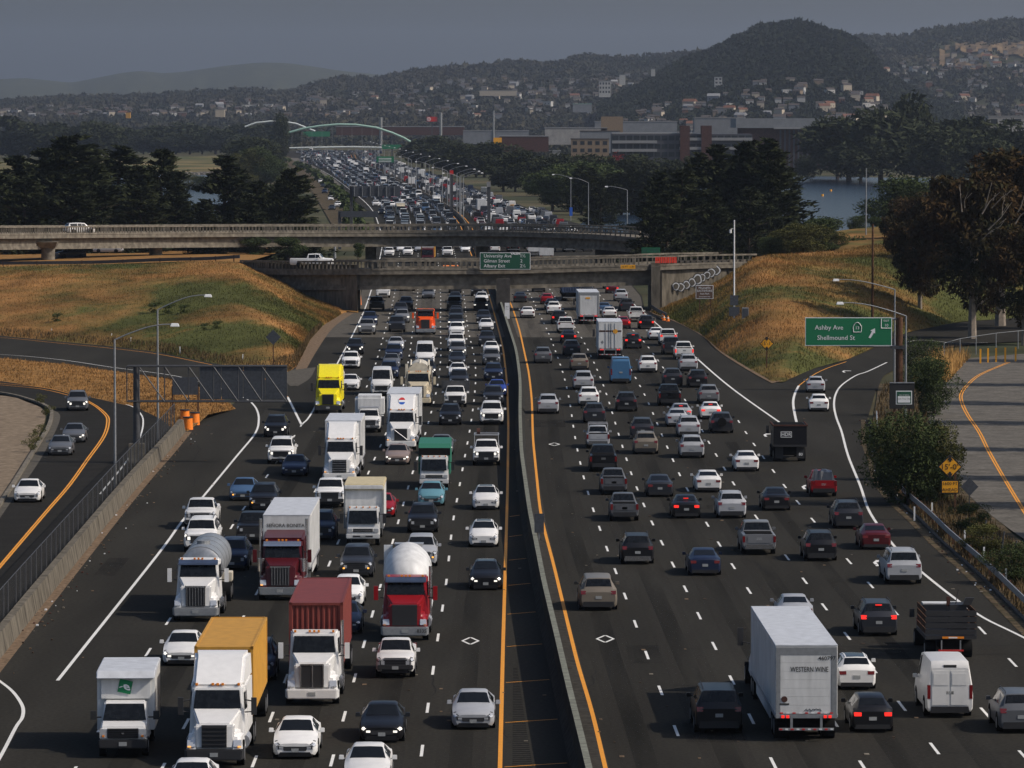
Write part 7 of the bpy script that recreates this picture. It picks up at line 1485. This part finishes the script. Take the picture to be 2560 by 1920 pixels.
# fence and yellow posts at the side road end
t=thing('wire_fence','grey wire fence at the foot of the eucalyptus trees','fence'); fp=[P(2360,905),P(2400,893),P(2440,886),P(2490,878),P(2545,872),(P(2600,868))]
fm=MB().cyl((0,0,1.0),.05,2,2.0,'galv',6).build('post')
for p in fp: link('post',fm,t,p)
link('rail',MB().tube([p+Vector((0,0,2)) for p in fp],.03,'galv',5).build('rail'),t)
for k,(x,y) in enumerate(((2451,908),(2470,906),(2490,905),(2513,904),(2539,903))): link('marker_post',MB().box(-.09,.09,-.05,.05,0,1.5,'sign_yellow').build('marker_post'),None,P(x,y),label='yellow upright marker post at the end of the side road',cat='marker post',group='yellow posts at the side road end')
t=thing('wire_fence','sagging dark wire fence on the right bank above the guard rail','fence'); fp=[P(x,y) for x,y in ((2455,1370),(2475,1385),(2500,1400),(2530,1425),(2565,1455))]
fm2=MB().cyl((0,0,.8),.05,2,1.8,'steel_dark',6).build('post')
for p in fp: link('post',fm2,t,p,(0,.15,0))
link('netting',MB().add([p for p in fp]+[p+Vector((0,0,1.5)) for p in fp],[(i,i+1,6+i,5+i) for i in range(4)],'net').build('netting'),t)
# ---------------- water ----------------
def water(pts,label):
    mb=MB(); mb.poly([P(x,y,.03) for x,y in pts],'water'); link('water',mb.build('water'),kind='structure',label=label)
water([(1900,443),(2060,441),(2300,446),(2700,452),(2800,520),(2700,600),(2150,600),(1900,600),(1500,600),(1450,560),(1600,470)],'dark blue lagoon')
water([(120,437),(600,437),(560,470),(620,520),(500,560),(100,560),(-100,480)],'grey water left of the freeway')
water([(1300,407),(1360,409),(1360,424),(1290,424)],'small patch of lagoon water')
sheet('shore_meadow',[(-600,408),(0,404),(300,395),(600,388),(690,384)],[(-600,437),(0,436),(300,436),(560,436),(690,432)],'marsh',z=.05)
sheet('verge_strip',[(672,384),(700,396),(735,425),(780,480),(835,570)],[(700,384),(742,400),(790,425),(845,480),(885,545)],'bank',z=.08)
t=thing('shore_rocks','band of dark rocks along the left water edge','rocks',(0,0,0)); mb=MB(); rr=random.Random(3)
for k in range(160):
    x=rr.uniform(400,560); p=P(x,436+rr.uniform(-1.5,1.5)); s=rr.uniform(.8,2.2); mb.cyl((p.x,p.y,s*.2),s,2,s*.6,'asphalt_old',5,r2=s*.5)
o=link('rock',mb.build('rock'),t); o['kind']='stuff'
mbf=MB(); 
for k,(x,y) in enumerate(((2056,490),(2077,478))): link('buoy',MB().cyl((0,0,.3),.4,2,.6,'sign_yellow',10).build('buoy'),None,P(x,y),label=['small yellow buoy on the lagoon, nearer one','small yellow buoy on the lagoon, farther one'][k],cat='buoy')
# side road left of the far freeway with cars
sheet('service_road',[(720,395),(760,415),(810,455),(840,490),(868,545)],[(745,395),(785,415),(838,450),(872,485),(905,545)],'asphalt_old',z=.12)
for k,(x,y,c) in enumerate(((830,525,'D'),(845,518,'W'),(828,501,'W'),(812,484,'N'),(808,468,'K'),(802,458,'W'))):
    p=P(x,y); link('car',lodp[['sedan','suv'][k%2]],None,p,(0,0,math.pi),C[c],None,['dark','white','pale','navy','black','small white'][k]+' car on the service road left of the far freeway, %s nearest'%ORD[k+1],'car')
# ---------------- town, hills ----------------
def hill_layer(name,crest,dc,db,m,sub=1,rough=.10,prof=1.3,cols=170,rows=26,seed=0,ext=True,back=600):
    xs=np.array([c[0] for c in crest],float); yc=np.array([c[1] for c in crest],float); X=np.linspace(xs[0],xs[-1],cols); Y=np.interp(X,xs,yc)
    Y=np.convolve(np.pad(Y,2,'edge'),[.1,.2,.4,.2,.1],'valid')
    G=np.zeros((rows+3,cols,3)); zc=np.array([Q(x,y,dc).z for x,y in zip(X,Y)]); xc=np.array([Q(x,y,dc).x for x,y in zip(X,Y)])
    for i in range(rows+1):
        t=i/rows; d=db+(dc-db)*t; G[i,:,0]=xc*(d/dc)*(.6*t+.4) if False else xc*d/dc; G[i,:,1]=d; pf=t**prof; nz=vnoise(X/40+seed,np.full(cols,t*6+seed))-.5; G[i,:,2]=np.maximum(zc,0)*(pf+rough*nz*4*t*(1-t))-.15*(1-t)
    for k in (1,2): G[rows+k]=G[rows]; G[rows+k,:,1]+=back*k; G[rows+k,:,0]*=1+back*k/dc; G[rows+k,:,2]-=np.maximum(zc,0)*.4*k
    h,w=G.shape[:2]; idx=np.arange(h*w).reshape(h,w); fs=[(int(idx[i,j]),int(idx[i,j+1]),int(idx[i+1,j+1]),int(idx[i+1,j])) for i in range(h-1) for j in range(w-1)]
    mb=MB(); mb.add(G.reshape(-1,3).tolist(),fs,m); link(name,mb.build(name,fix=True,smooth=80),kind='structure'); return G
HM=hill_layer('mountains',[(-400,200),(0,198),(60,195),(180,207),(300,183),(350,177),(400,183),(450,181),(560,165),(650,156),(720,158),(780,166),(850,177),(950,187),(1100,200),(1300,215),(1600,230)],14500,10500,'hill',rough=.12,seed=1,back=900)
HB=hill_layer('hills',[(-500,258),(-200,258),(0,256),(60,250),(180,243),(240,240),(300,242),(400,237),(520,229),(620,226),(700,231),(750,226),(790,206),(830,197),(870,193),(940,199),(1000,184),(1060,174),(1130,166),(1200,163),(1280,152),(1350,160),(1400,158),(1440,141),(1470,137),(1500,143),(1560,145),(1620,140),(1700,132),(1780,130),(1900,140),(2050,110),(2100,95),(2180,90),(2230,88),(2270,93),(2300,80),(2330,70),(2400,64),(2450,54),(2510,50),(2600,50),(2900,60)],7600,4600,'hill',rough=.16,seed=5,cols=260,rows=40,prof=1.15)
HA=hill_layer('wooded_hill',[(1500,262),(1560,232),(1620,205),(1660,180),(1700,154),(1778,126),(1844,95),(1894,68),(1950,58),(1992,55),(2030,59),(2069,76),(2120,88),(2163,115),(2190,150),(2205,177),(2240,205),(2283,225),(2340,250),(2400,268)],5300,3900,'hill',rough=.05,seed=9,prof=1.0,cols=140,rows=30)
# golden grass patch on the right hill
mb=MB(); h,w=HB.shape[:2]; 
pts=[]
PR=np.array([[proj(HB[i,j]) for j in range(w)] for i in range(h)])
fs=[]
vmap={}
for i in range(8,h-4):
    for j in range(w-1):
        x,y=PR[i,j]; n_=vnoise(np.array([x/35.]),np.array([y/12.+3]))[0]
        if 2345<x<2620 and 112+(x-2345)*0.0<y<178 and (n_>.42) and not(y<128 and x<2380) and not (y>150 and x>2440+40*n_): fs.append((i,j))
for (i,j) in fs:
    q=[tuple(HB[a,b]+np.array([0,-3,2.5])) for a,b in ((i,j),(i,j+1),(i+1,j+1),(i+1,j))]; mb.add(q,[(0,1,2,3)],'hill_grass')
if fs: link('hill_meadow',mb.build('hill_meadow'),kind='structure')
# forest cover: clumps of leaf shards
def clumps(name,C,R,m,per=22,label=None,seed=0,sz=.55):
    rng=np.random.default_rng(seed); C=np.asarray(C); R=np.asarray(R); N=len(C)
    d=rng.normal(size=(N,per,3)); d/=np.linalg.norm(d,axis=2)[...,None]; d[...,2]=np.abs(d[...,2])*1.1-.15
    P_=C[:,None,:]+d*R[:,None,None]*rng.uniform(.55,1.0,(N,per,1)); P_=P_.reshape(-1,3); S=np.repeat(R,per)*sz
    a=d.reshape(-1,3)*.5+rng.normal(size=(N*per,3))*.7; a/=np.linalg.norm(a,axis=1)[:,None]; b=rng.normal(size=a.shape); b-=a*(a*b).sum(1)[:,None]; b/=np.linalg.norm(b,axis=1)[:,None]; s=S[:,None]
    T=np.stack([P_-a*s*.6-b*s*.6,P_-a*s*.6+b*s*.6,P_+a*s],1).reshape(-1,3)
    link(name,tri_mesh(name,T,[m]),kind='stuff',label=label)
def grid_pts(G,n,r0,r1,xmin=None,xmax=None,filt=None,seed=0):
    rng=np.random.default_rng(seed); h,w=G.shape[:2]; i=(r0+(r1-r0)*rng.random(n))*(h-3); j=rng.random(n)*(w-1.01); i0=i.astype(int); j0=j.astype(int); fi=(i-i0)[:,None]; fj=(j-j0)[:,None]
    return (G[i0,j0]*(1-fj)+G[i0,j0+1]*fj)*(1-fi)+(G[i0+1,j0]*(1-fj)+G[i0+1,j0+1]*fj)*fi
mat('forest_dark',(.020,.024,.015),.9,var=.4,scale=.01,coords='Object'); mat('forest_mixed',(.024,.028,.018),.9,var=.4,scale=.004,col2=(.050,.046,.030))
pa=grid_pts(HA,15000,.0,1.0,seed=1); clumps('forest',pa,RNG.uniform(2.5,6,len(pa)),'forest_dark',label='dense dark forest covering the round hill',seed=2,per=13)
pb=grid_pts(HB,26000,.0,1.0,seed=3); k=np.array([not(2345<x<2620 and 112<y<175) or RNG.random()<.12 for x,y in (proj(p) for p in pb)]); pb=pb[k]; clumps('forest',pb,RNG.uniform(3,7.5,len(pb)),'forest_mixed',label='trees between the houses on the far ridge',seed=4,per=13)
# flat town: trees
rng=np.random.default_rng(5); pf=[]
for k in range(8000):
    d=2900+1900*rng.random()**1.2; x=rng.uniform(-300,2860); wx=Q(x,900,d).x
    if abs(wx-cx(FM,min(d,FM[-1].y)))<45 and d<4200: continue
    if x<660 and d<3500: continue
    pf.append((wx,d,2))
clumps('town_trees',pf,rng.uniform(2.5,6,len(pf)),'forest_mixed',label='trees filling the flat town before the hills',seed=6,per=16)
# hedge between the service road and the far freeway
hp=[]; rg=np.random.default_rng(44)
for p in FL:
    if p.y>1000:
        for k in range(6): hp.append((p.x-3.5-rg.random()*2.5-(p.y-1000)*.004*rg.random(),p.y+rg.random()*6,1.2))
clumps('roadside_hedge',hp,rg.uniform(1.0,2.2,len(hp)),'leaf_green',label='dark hedge along the left wall of the far freeway',seed=9,per=26)
# houses
def house_mesh(w,d_,h,wall,roof,kind):
    mb=MB(); mb.box(-w/2,w/2,-d_/2,d_/2,-2,h,wall)
    hp=w*.22 if kind else .5
    if kind: mb.add([(-w/2-.4,-d_/2-.4,h),(w/2+.4,-d_/2-.4,h),(w/2+.4,d_/2+.4,h),(-w/2-.4,d_/2+.4,h),(-w/2-.4,0,h+hp),(w/2+.4,0,h+hp)],[(0,1,5,4),(2,3,4,5),(1,2,5),(3,0,4),(3,2,1,0)],roof)
    else: mb.box(-w/2-.3,w/2+.3,-d_/2-.3,d_/2+.3,h,h+hp,roof)
    for s in (-.28,.02,.3): mb.box(w*s-.6,w*s+.6,-d_/2-.06,-d_/2,1.2,2.6,'window_dark')
    return mb.build('house')
HS=[house_mesh(w,d_,h,wa,ro,k) for (w,d_,h,wa,ro,k) in ((12,9,5,'wall_white','roof_dark',1),(14,10,6,'wall_cream','roof_terra',1),(11,9,5,'wall_tan','roof_dark',1),(16,10,5,'wall_white','roof_light',0),(10,9,8,'wall_cream','roof_dark',1),(13,9,5,'wall_grey','roof_light',1))]
NH=['small white house with a dark gabled roof','small cream house with a terracotta roof','small tan house with a dark roof','small white flat roofed house','narrow cream house with a dark roof','small grey house with a light roof']
def houses(G,n,r0,r1,where,seed,filt=None):
    rng=np.random.default_rng(seed); P_=grid_pts(G,n,r0,r1,seed=seed)
    for p in P_:
        x,y=proj(p)
        if filt and not filt(x,y): continue
        k=int(rng.choice(6,p=[.24,.2,.16,.16,.12,.12])); s=rng.uniform(.4,.85); o=link('house',HS[k],None,tuple(p+np.array([0,-6,2.5])),(0,0,rng.uniform(-.6,.6)),label=NH[k]+' '+where,cat='house',group=NH[k][:40]+' '+where); o.scale=(s,s,s)
houses(HA,95,.08,.42,'on the lower slope of the round hill',11,lambda x,y:1560<x<2290 and y>170)
houses(HB,330,.10,.62,'on the far ridge',12,lambda x,y:(y>180 or x>2250) and y<300)
hm=MB(); rg=np.random.default_rng(61)
for G_,n_,a_,b_,f_ in ((HA,130,.05,.45,lambda x,y:1560<x<2300 and y>170),(HB,1200,.05,.7,lambda x,y:y<300 and (y>170 or x>2250))):
    for p in grid_pts(G_,n_,a_,b_,seed=71):
        x,y=proj(p)
        if not f_(x,y): continue
        w_=rg.uniform(4,9); h_=rg.uniform(2.5,5); mm=rg.choice(['wall_white','wall_cream','wall_tan','wall_grey','roof_light','roof_terra']); c0=(p[0],p[1]-6,p[2]+1.5)
        hm.box(c0[0]-w_/2,c0[0]+w_/2,c0[1],c0[1]+6,c0[2]-2,c0[2]+h_,str(mm)); hm.add([(c0[0]-w_/2-.3,c0[1]-.3,c0[2]+h_),(c0[0]+w_/2+.3,c0[1]-.3,c0[2]+h_),(c0[0]+w_/2+.3,c0[1]+6.3,c0[2]+h_),(c0[0]-w_/2-.3,c0[1]+6.3,c0[2]+h_),(c0[0]-w_/2,c0[1]+3,c0[2]+h_+1.4),(c0[0]+w_/2,c0[1]+3,c0[2]+h_+1.4)],[(0,1,5,4),(2,3,4,5),(1,2,5),(3,0,4)],'roof_dark')
link('distant_houses',hm.build('distant_houses'),kind='stuff',label='countless tiny houses scattered among the trees of the far hills')
# landmarks on the hills
def block(name,label,cat,x,yb,d,w,h,wall='wall_white',roof='roof_light',deep=12,z=None,rows=0,cols=0,extra=None):
    b=Q(x,yb,d); t=thing(name,label,cat,b); link('wall',MB().box(-w/2,w/2,0,deep,-3,h,wall).build('wall'),t); link('roof',MB().box(-w/2-.2,w/2+.2,-.2,deep+.2,h,h+.4,roof).build('roof'),t)
    if rows:
        wm=MB().box(-w/cols*.28,w/cols*.28,-.08,0,-h/rows*.25,h/rows*.25,'window_dark').build('window')
        for r in range(rows):
            for c_ in range(cols): link('window',wm,t,(-w/2+w/cols*(c_+.5),0,h/rows*(r+.5)))
    return t
for a in (('building','tall stepped white house on the round hill, left of the other white one','house',1796,220,4600,7,10,'wall_white','roof_light',10,None,3,2),('building','white cube house with one big dark window on the round hill','house',1930,216,4600,8,6,'wall_white','roof_light',10,None,1,1),('building','low white house with a wide roof above the white cube house','house',1925,200,4700,14,2.5,'wall_cream','roof_light',10),('building','white block house at the right side of the round hill houses','house',2010,225,4500,8,5,'wall_white','roof_light',9),('building','pale angular apartment block on the left shoulder of the round hill','apartment block',1512,235,4700,11,12,'wall_white','roof_light',10,None,3,4),('building','white hillside building above the angular block','building',1556,205,4900,6,7,'wall_white','roof_light',8),('building','white house high on the left shoulder of the round hill','house',1633,183,4900,4,4,'wall_white','roof_light',8),('building','pale square building far left before the town ridge','building',550,284,4300,8,3.5,'wall_cream','roof_light',8),('building','long pale flat roofed building on the far ridge centre','building',1245,233,5600,42,3,'wall_cream','roof_light',10),('building','small orange sunlit building in the left town','building',320,287,4400,4,2,'cont_yellow','roof_terra',6),('building','teal roofed building beside the round hill foot','building',1456,272,4200,16,4,'wall_grey','arch_green',10)):
    block(*a)
# mid distance buildings
def office(x0,x1,ytop,ybot,d,label):
    b=Q((x0+x1)/2,ybot,d); w=(x1-x0)/F_PX*d; h=(ybot-ytop)/F_PX*d; return b,w,h
b,w,h=office(1530,1880,335,435,2250,''); t=thing('office_building','long dark office building with pale balcony bands and brick chimneys','office building',(b.x,b.y,0)); H=Q(0,335,2250).z
link('wall',MB().box(-w/2,w/2,0,30,0,H,'wall_dark').build('wall'),t)
for z_,a0,a1 in ((Q(0,355,2250).z,-.5,-.18),(Q(0,376,2250).z,-.5,-.18),(Q(0,348,2250).z,-.02,.5),(Q(0,371,2250).z,-.02,.5)): link('balcony_band',MB().box(w*a0,w*a1,-1.5,0,z_-.6,z_+.7,'roof_light').build('balcony_band'),t)
for z_ in (Q(0,366,2250).z,Q(0,386,2250).z,Q(0,345,2250).z): 
    for k in range(20): link('window',MB().box(-w/2+w*k/20+.4,-w/2+w*(k+1)/20-.4,-.1,0,z_-1.2,z_+1.0,'window_dark').build('window') if k==0 and 0 else bpy.data.meshes.get('office_window') or MB().box(-1.3,1.3,-.1,0,-1.1,1.1,'window_dark').build('office_window'),t,(-w/2+w*(k+.5)/20,0,z_))
for x,a in ((1712,12),(1766,13)): 
    q=Q(x,350,2250); link('brick_tower',MB().box(q.x-b.x-a/F_PX*2250,q.x-b.x+a/F_PX*2250,-2,8,0,Q(0,314,2250).z,'brick').build('brick_tower'),t)
link('roof',MB().box(-w/2,w*.1,0,30,H,H+.6,'roof_light').build('roof'),t)
b=Q(1960,400,2400); w=(2118-1760)/F_PX*2400; t=thing('warehouse','large brick warehouse with a long grey metal upper storey','warehouse',(b.x,b.y,0)); z1=Q(0,320,2400).z; z2=Q(0,296,2400).z
link('wall',MB().box(-20,26,3,60,0,z1,'brick').build('wall'),t); link('upper_storey',MB().box(-23.4,30.8,0,62,z1,z2,'wall_grey').build('upper_storey'),t); link('eave',MB().box(-5,26,-1,2,z1-.5,z1+.3,'roof_light').build('eave'),t)
for k in range(12): link('pilaster',MB().box(-2+k*2.2,-2+k*2.2+.8,2.4,3,0,z1-1,'wall_dark').build('pilaster'),t)
block('building','long grey flat warehouse left of the large one','warehouse',1800,330,2500,26,7,'wall_grey','roof_light',20)
for a in (('building','low brick building with round murals near the yellow billboard','building',1310,365,2600,26,5,'brick','roof_light',15),('building','long low brick industrial building beyond the arch bridge','building',1000,328,3700,96,3.2,'brick','roof_light',30),('building','low brown building with a pale roof beside the lagoon','building',1475,385,2350,18,7,'wall_tan','roof_dark',12,None,2,5),('building','white corrugated industrial shed with roof vents','building',1440,348,2700,34,6,'shed_pale','roof_light',20),('building','grey sloped industrial shed before the dark office','building',1500,368,2500,20,8,'wall_grey','roof_dark',14),('building','castle like pale wall building at the right picture edge','building',2530,316,2500,24,5,'shed_pale','roof_light',12,None,1,4),('building','low grey warehouse beyond the lamp row','building',1240,348,3000,40,5,'wall_grey','roof_light',18),('building','long pale warehouse roof left of the big warehouse','building',1590,325,3000,50,5,'wall_grey','roof_light',18)):
    block(*a)
rr=random.Random(9)
for k in range(46):
    x=rr.uniform(980,2200) if k<34 else rr.uniform(200,900); d=rr.uniform(2900,4200); w=rr.uniform(10,34); h=rr.uniform(4,8); wx=Q(x,900,d).x
    if abs(wx-cx(FM,min(d,FM[-1].y)))<60 or (x<700 and d<3750): continue
    t=thing('building','low pale industrial building in the flat town beyond the freeway','building',(wx,d,0),rr.uniform(-.3,.3),'low town buildings'); link('wall',MB().box(-w/2,w/2,0,12,0,h,rr.choice(['shed_pale','wall_grey','shed_pale','wall_tan','wall_dark','brick'])).build('wall'),t); link('roof',MB().box(-w/2-.3,w/2+.3,-.3,12.3,h,h+.5,rr.choice(['roof_light','roof_dark','roof_light'])).build('roof'),t)
def board(label,x,y,d,w,h,m,yb=None,name='billboard',cat='billboard'):
    c=Q(x,y,d); t=thing(name,label,cat,(c.x,c.y,0)); link('panel',MB().box(-w/2,w/2,0,.5,c.z-h/2,c.z+h/2,m).build('panel'),t); link('post',MB().box(-.4,.4,.5,1.2,0,c.z-h/2,'steel_dark').build('post'),t); return t
board('yellow billboard before the low brick building',1244,355,2500,4.2,4.4,'sign_yellow'); board('tan billboard left of the smoke on the town roofs',1530,312,2700,12,9,'wall_tan')
t=board('red store sign panel with a white ring beyond the bridge',1080,298,3300,7,3.2,'red'); c=Q(1072,298,3299); link('ring',MB().cyl((c.x-t.location.x,-.1,c.z),1.3,1,.1,'sign_white',18).cyl((c.x-t.location.x,-.2,c.z),.85,1,.1,'red',18).cyl((c.x-t.location.x,-.3,c.z),.4,1,.1,'sign_white',14).build('ring'),t)
def mast(label,x,yt,d,r,m,name='mast'): c=Q(x,yt,d); t=thing(name,label,'mast',(c.x,c.y,0)); link('pole',MB().cyl((0,0,c.z/2),r,2,c.z,m,10).build('pole'),t)
mast('tall pale blue pylon beside the red store sign',1102,281,3300,1.0,'tank_steel'); mast('small blue cylinder tank beyond the arch bridge',952,293,3400,1.2,'tank_steel',name='tank'); mast('tall light mast beyond the brick buildings',1234,276,3000,.5,'galv')
board('left overhead road sign panel behind the arch, green',790,335,3900,22,4,'sign_green'); board('small green overhead sign to the right under the bridge deck',980,367,2900,12,2.6,'sign_green'); 
# distant gantries
b=P(880,535); d=b.y
t=thing('sign_gantry','dark back of a wide overhead sign across the far left carriageway','sign gantry'); a,c=Q(880,476,1010),Q(1000,490,1010); a2=Q(880,468-3,1010)
link('panel',MB().box(Q(879,0,1010).x,Q(1000,0,1010).x,1010,1010.3,Q(0,491,1010).z,Q(0,465,1010).z,'sign_back').build('panel'),t); link('pole',MB().box(Q(877,0,1010).x-.3,Q(877,0,1010).x+.3,1010.4,1011,0,Q(0,465,1010).z,'steel_dark').build('pole'),t)
for k in range(6): X_=Q(885+k*20,0,1010).x; link('brace',MB().box(X_-.06,X_+.06,1009.8,1010,Q(0,491,1010).z,Q(0,465,1010).z,'galv').build('brace'),t)
t=thing('sign_gantry','dark lattice back of a sign low behind the far overpass','sign gantry'); link('panel',MB().box(Q(850,0,960).x,Q(945,0,960).x,960,960.3,Q(0,543,960).z,Q(0,528,960).z,'sign_back').build('panel'),t); link('pole',MB().box(Q(848,0,960).x-.3,Q(848,0,960).x+.3,960.3,961,0,Q(0,528,960).z,'steel_dark').build('pole'),t)
d=2000; t=thing('sign_gantry','distant green overhead sign above the far median','sign gantry'); link('panel',MB().box(Q(941,0,d).x,Q(984,0,d).x,d,d+.4,Q(0,406,d).z,Q(0,391,d).z,'sign_green').build('panel'),t); link('pole',MB().box(Q(962,0,d).x-.3,Q(962,0,d).x+.3,d+.4,d+1,0,Q(0,391,d).z,'galv').build('pole'),t)
for s in (0,1,2): link('lettering_row',MB().box(Q(946,0,d).x,Q(978,0,d).x,d-.1,d,Q(0,396+s*4,d).z-.12,Q(0,396+s*4,d).z+.12,'sign_white').build('lettering_row'),t)
d=1350; t=board('small red marker sign beside the right carriageway',1129,431,1330,.95,1.1,'red',name='road_sign',cat='road sign')
d=1150; board('small pale sign on a post in front of the lamp row',1222,461,1150,.9,1.2,'roof_light',name='road_sign',cat='road sign')
# ---- arch footbridge ----
DA=3300; t=thing('arch_footbridge','slender pale green arch footbridge spanning the distant freeway','bridge')
def arch(pts,d,m,r,nm='arch'):
    link(nm,MB().tube([Q(x,y,d) for x,y in pts],r,m,8).build(nm,smooth=60),t)
A1=[(666,356),(690,344),(720,332),(760,321),(800,315),(846,311),(890,312),(940,319),(980,332),(1010,345),(1038,362)]
arch(A1,DA,'arch_green',.75); arch([(640,292),(655,287),(680,284),(710,286),(735,293),(760,303),(788,328)] and [(612,317),(640,307),(677,303),(716,305),(740,309),(765,319),(788,328)],DA+60,'arch_white',.55)
dk=[Q(x,y,DA) for x,y in ((640,373),(760,369),(880,367),(1000,370),(1060,376))]; link('deck',MB().tube(dk,.6,'arch_white',6).build('deck'),t)
mb=MB()
for k in range(1,14):
    x=680+k*25; ya=np.interp(x,[p[0] for p in A1],[p[1] for p in A1]); a=Q(x,ya,DA); c=Q(x,368,DA); mb.tube([a,c],.07,'galv',4)
link('hanger',mb.build('hanger'),t)['kind']='stuff'
for x in (690,754): 
    q=Q(x,370,DA); link('support',MB().box(q.x-.5,q.x+.5,DA-.5,DA+.5,0,q.z,'galv').build('support'),t)
# ---- smoke ----
sm=bpy.data.materials.new('smoke'); sm.use_nodes=True; n=sm.node_tree.nodes; l=sm.node_tree.links; n.remove(n['Principled BSDF']); pv=n.new('ShaderNodeVolumePrincipled'); pv.inputs['Color'].default_value=(.8,.8,.85,1); pv.inputs['Density'].default_value=.012
l.new(pv.outputs[0],n['Material Output'].inputs['Volume']); M['smoke']=sm
mb=MB(); pts=[]
for k,(x,y,r) in enumerate(((1582,292,4),(1590,282,7),(1598,270,9),(1606,260,10))):
    q=Q(x,y,3600); bm_=bmesh.new(); bmesh.ops.create_icosphere(bm_,subdivisions=2,radius=r); me=bpy.data.meshes.new('s'); bm_.to_mesh(me); bm_.free()
    mb.mesh(me,Matrix.Translation(q),'smoke')
# ---- haze ----
hz=bpy.data.materials.new('haze'); hz.use_nodes=True; n=hz.node_tree.nodes; l=hz.node_tree.links; n.remove(n['Principled BSDF']); pv=n.new('ShaderNodeVolumePrincipled')
pv.inputs['Color'].default_value=(.76,.84,.98,1); pv.inputs['Density'].default_value=HAZE; pv.inputs['Anisotropy'].default_value=0.5
l.new(pv.outputs[0],n['Material Output'].inputs['Volume']); M['haze']=hz
mb=MB().box(-9500,9500,-400,23000,-1.2,420,'haze'); link('haze',mb.build('haze'),kind='stuff',label='thin pale haze over the whole scene')

# ---------------- tell group members apart ----------------
byl={}
for o in COL.objects:
    if o.parent is None and o.get('label') and o.get('kind') is None: byl.setdefault(o['label'],[]).append(o)
for lab_,os_ in byl.items():
    if len(os_)<2 or 'outside the picture' in lab_: continue
    far_=lab_.startswith('distant'); os_.sort(key=(lambda o:o.matrix_basis.translation.y) if far_ else (lambda o:proj(o.matrix_basis.translation)[0]))
    for i,o in enumerate(os_):
        if i+1<len(ORD): o['label']=' '.join(lab_.split()[:12])+', '+ORD[i+1]+(' nearest' if far_ else ' from the left')
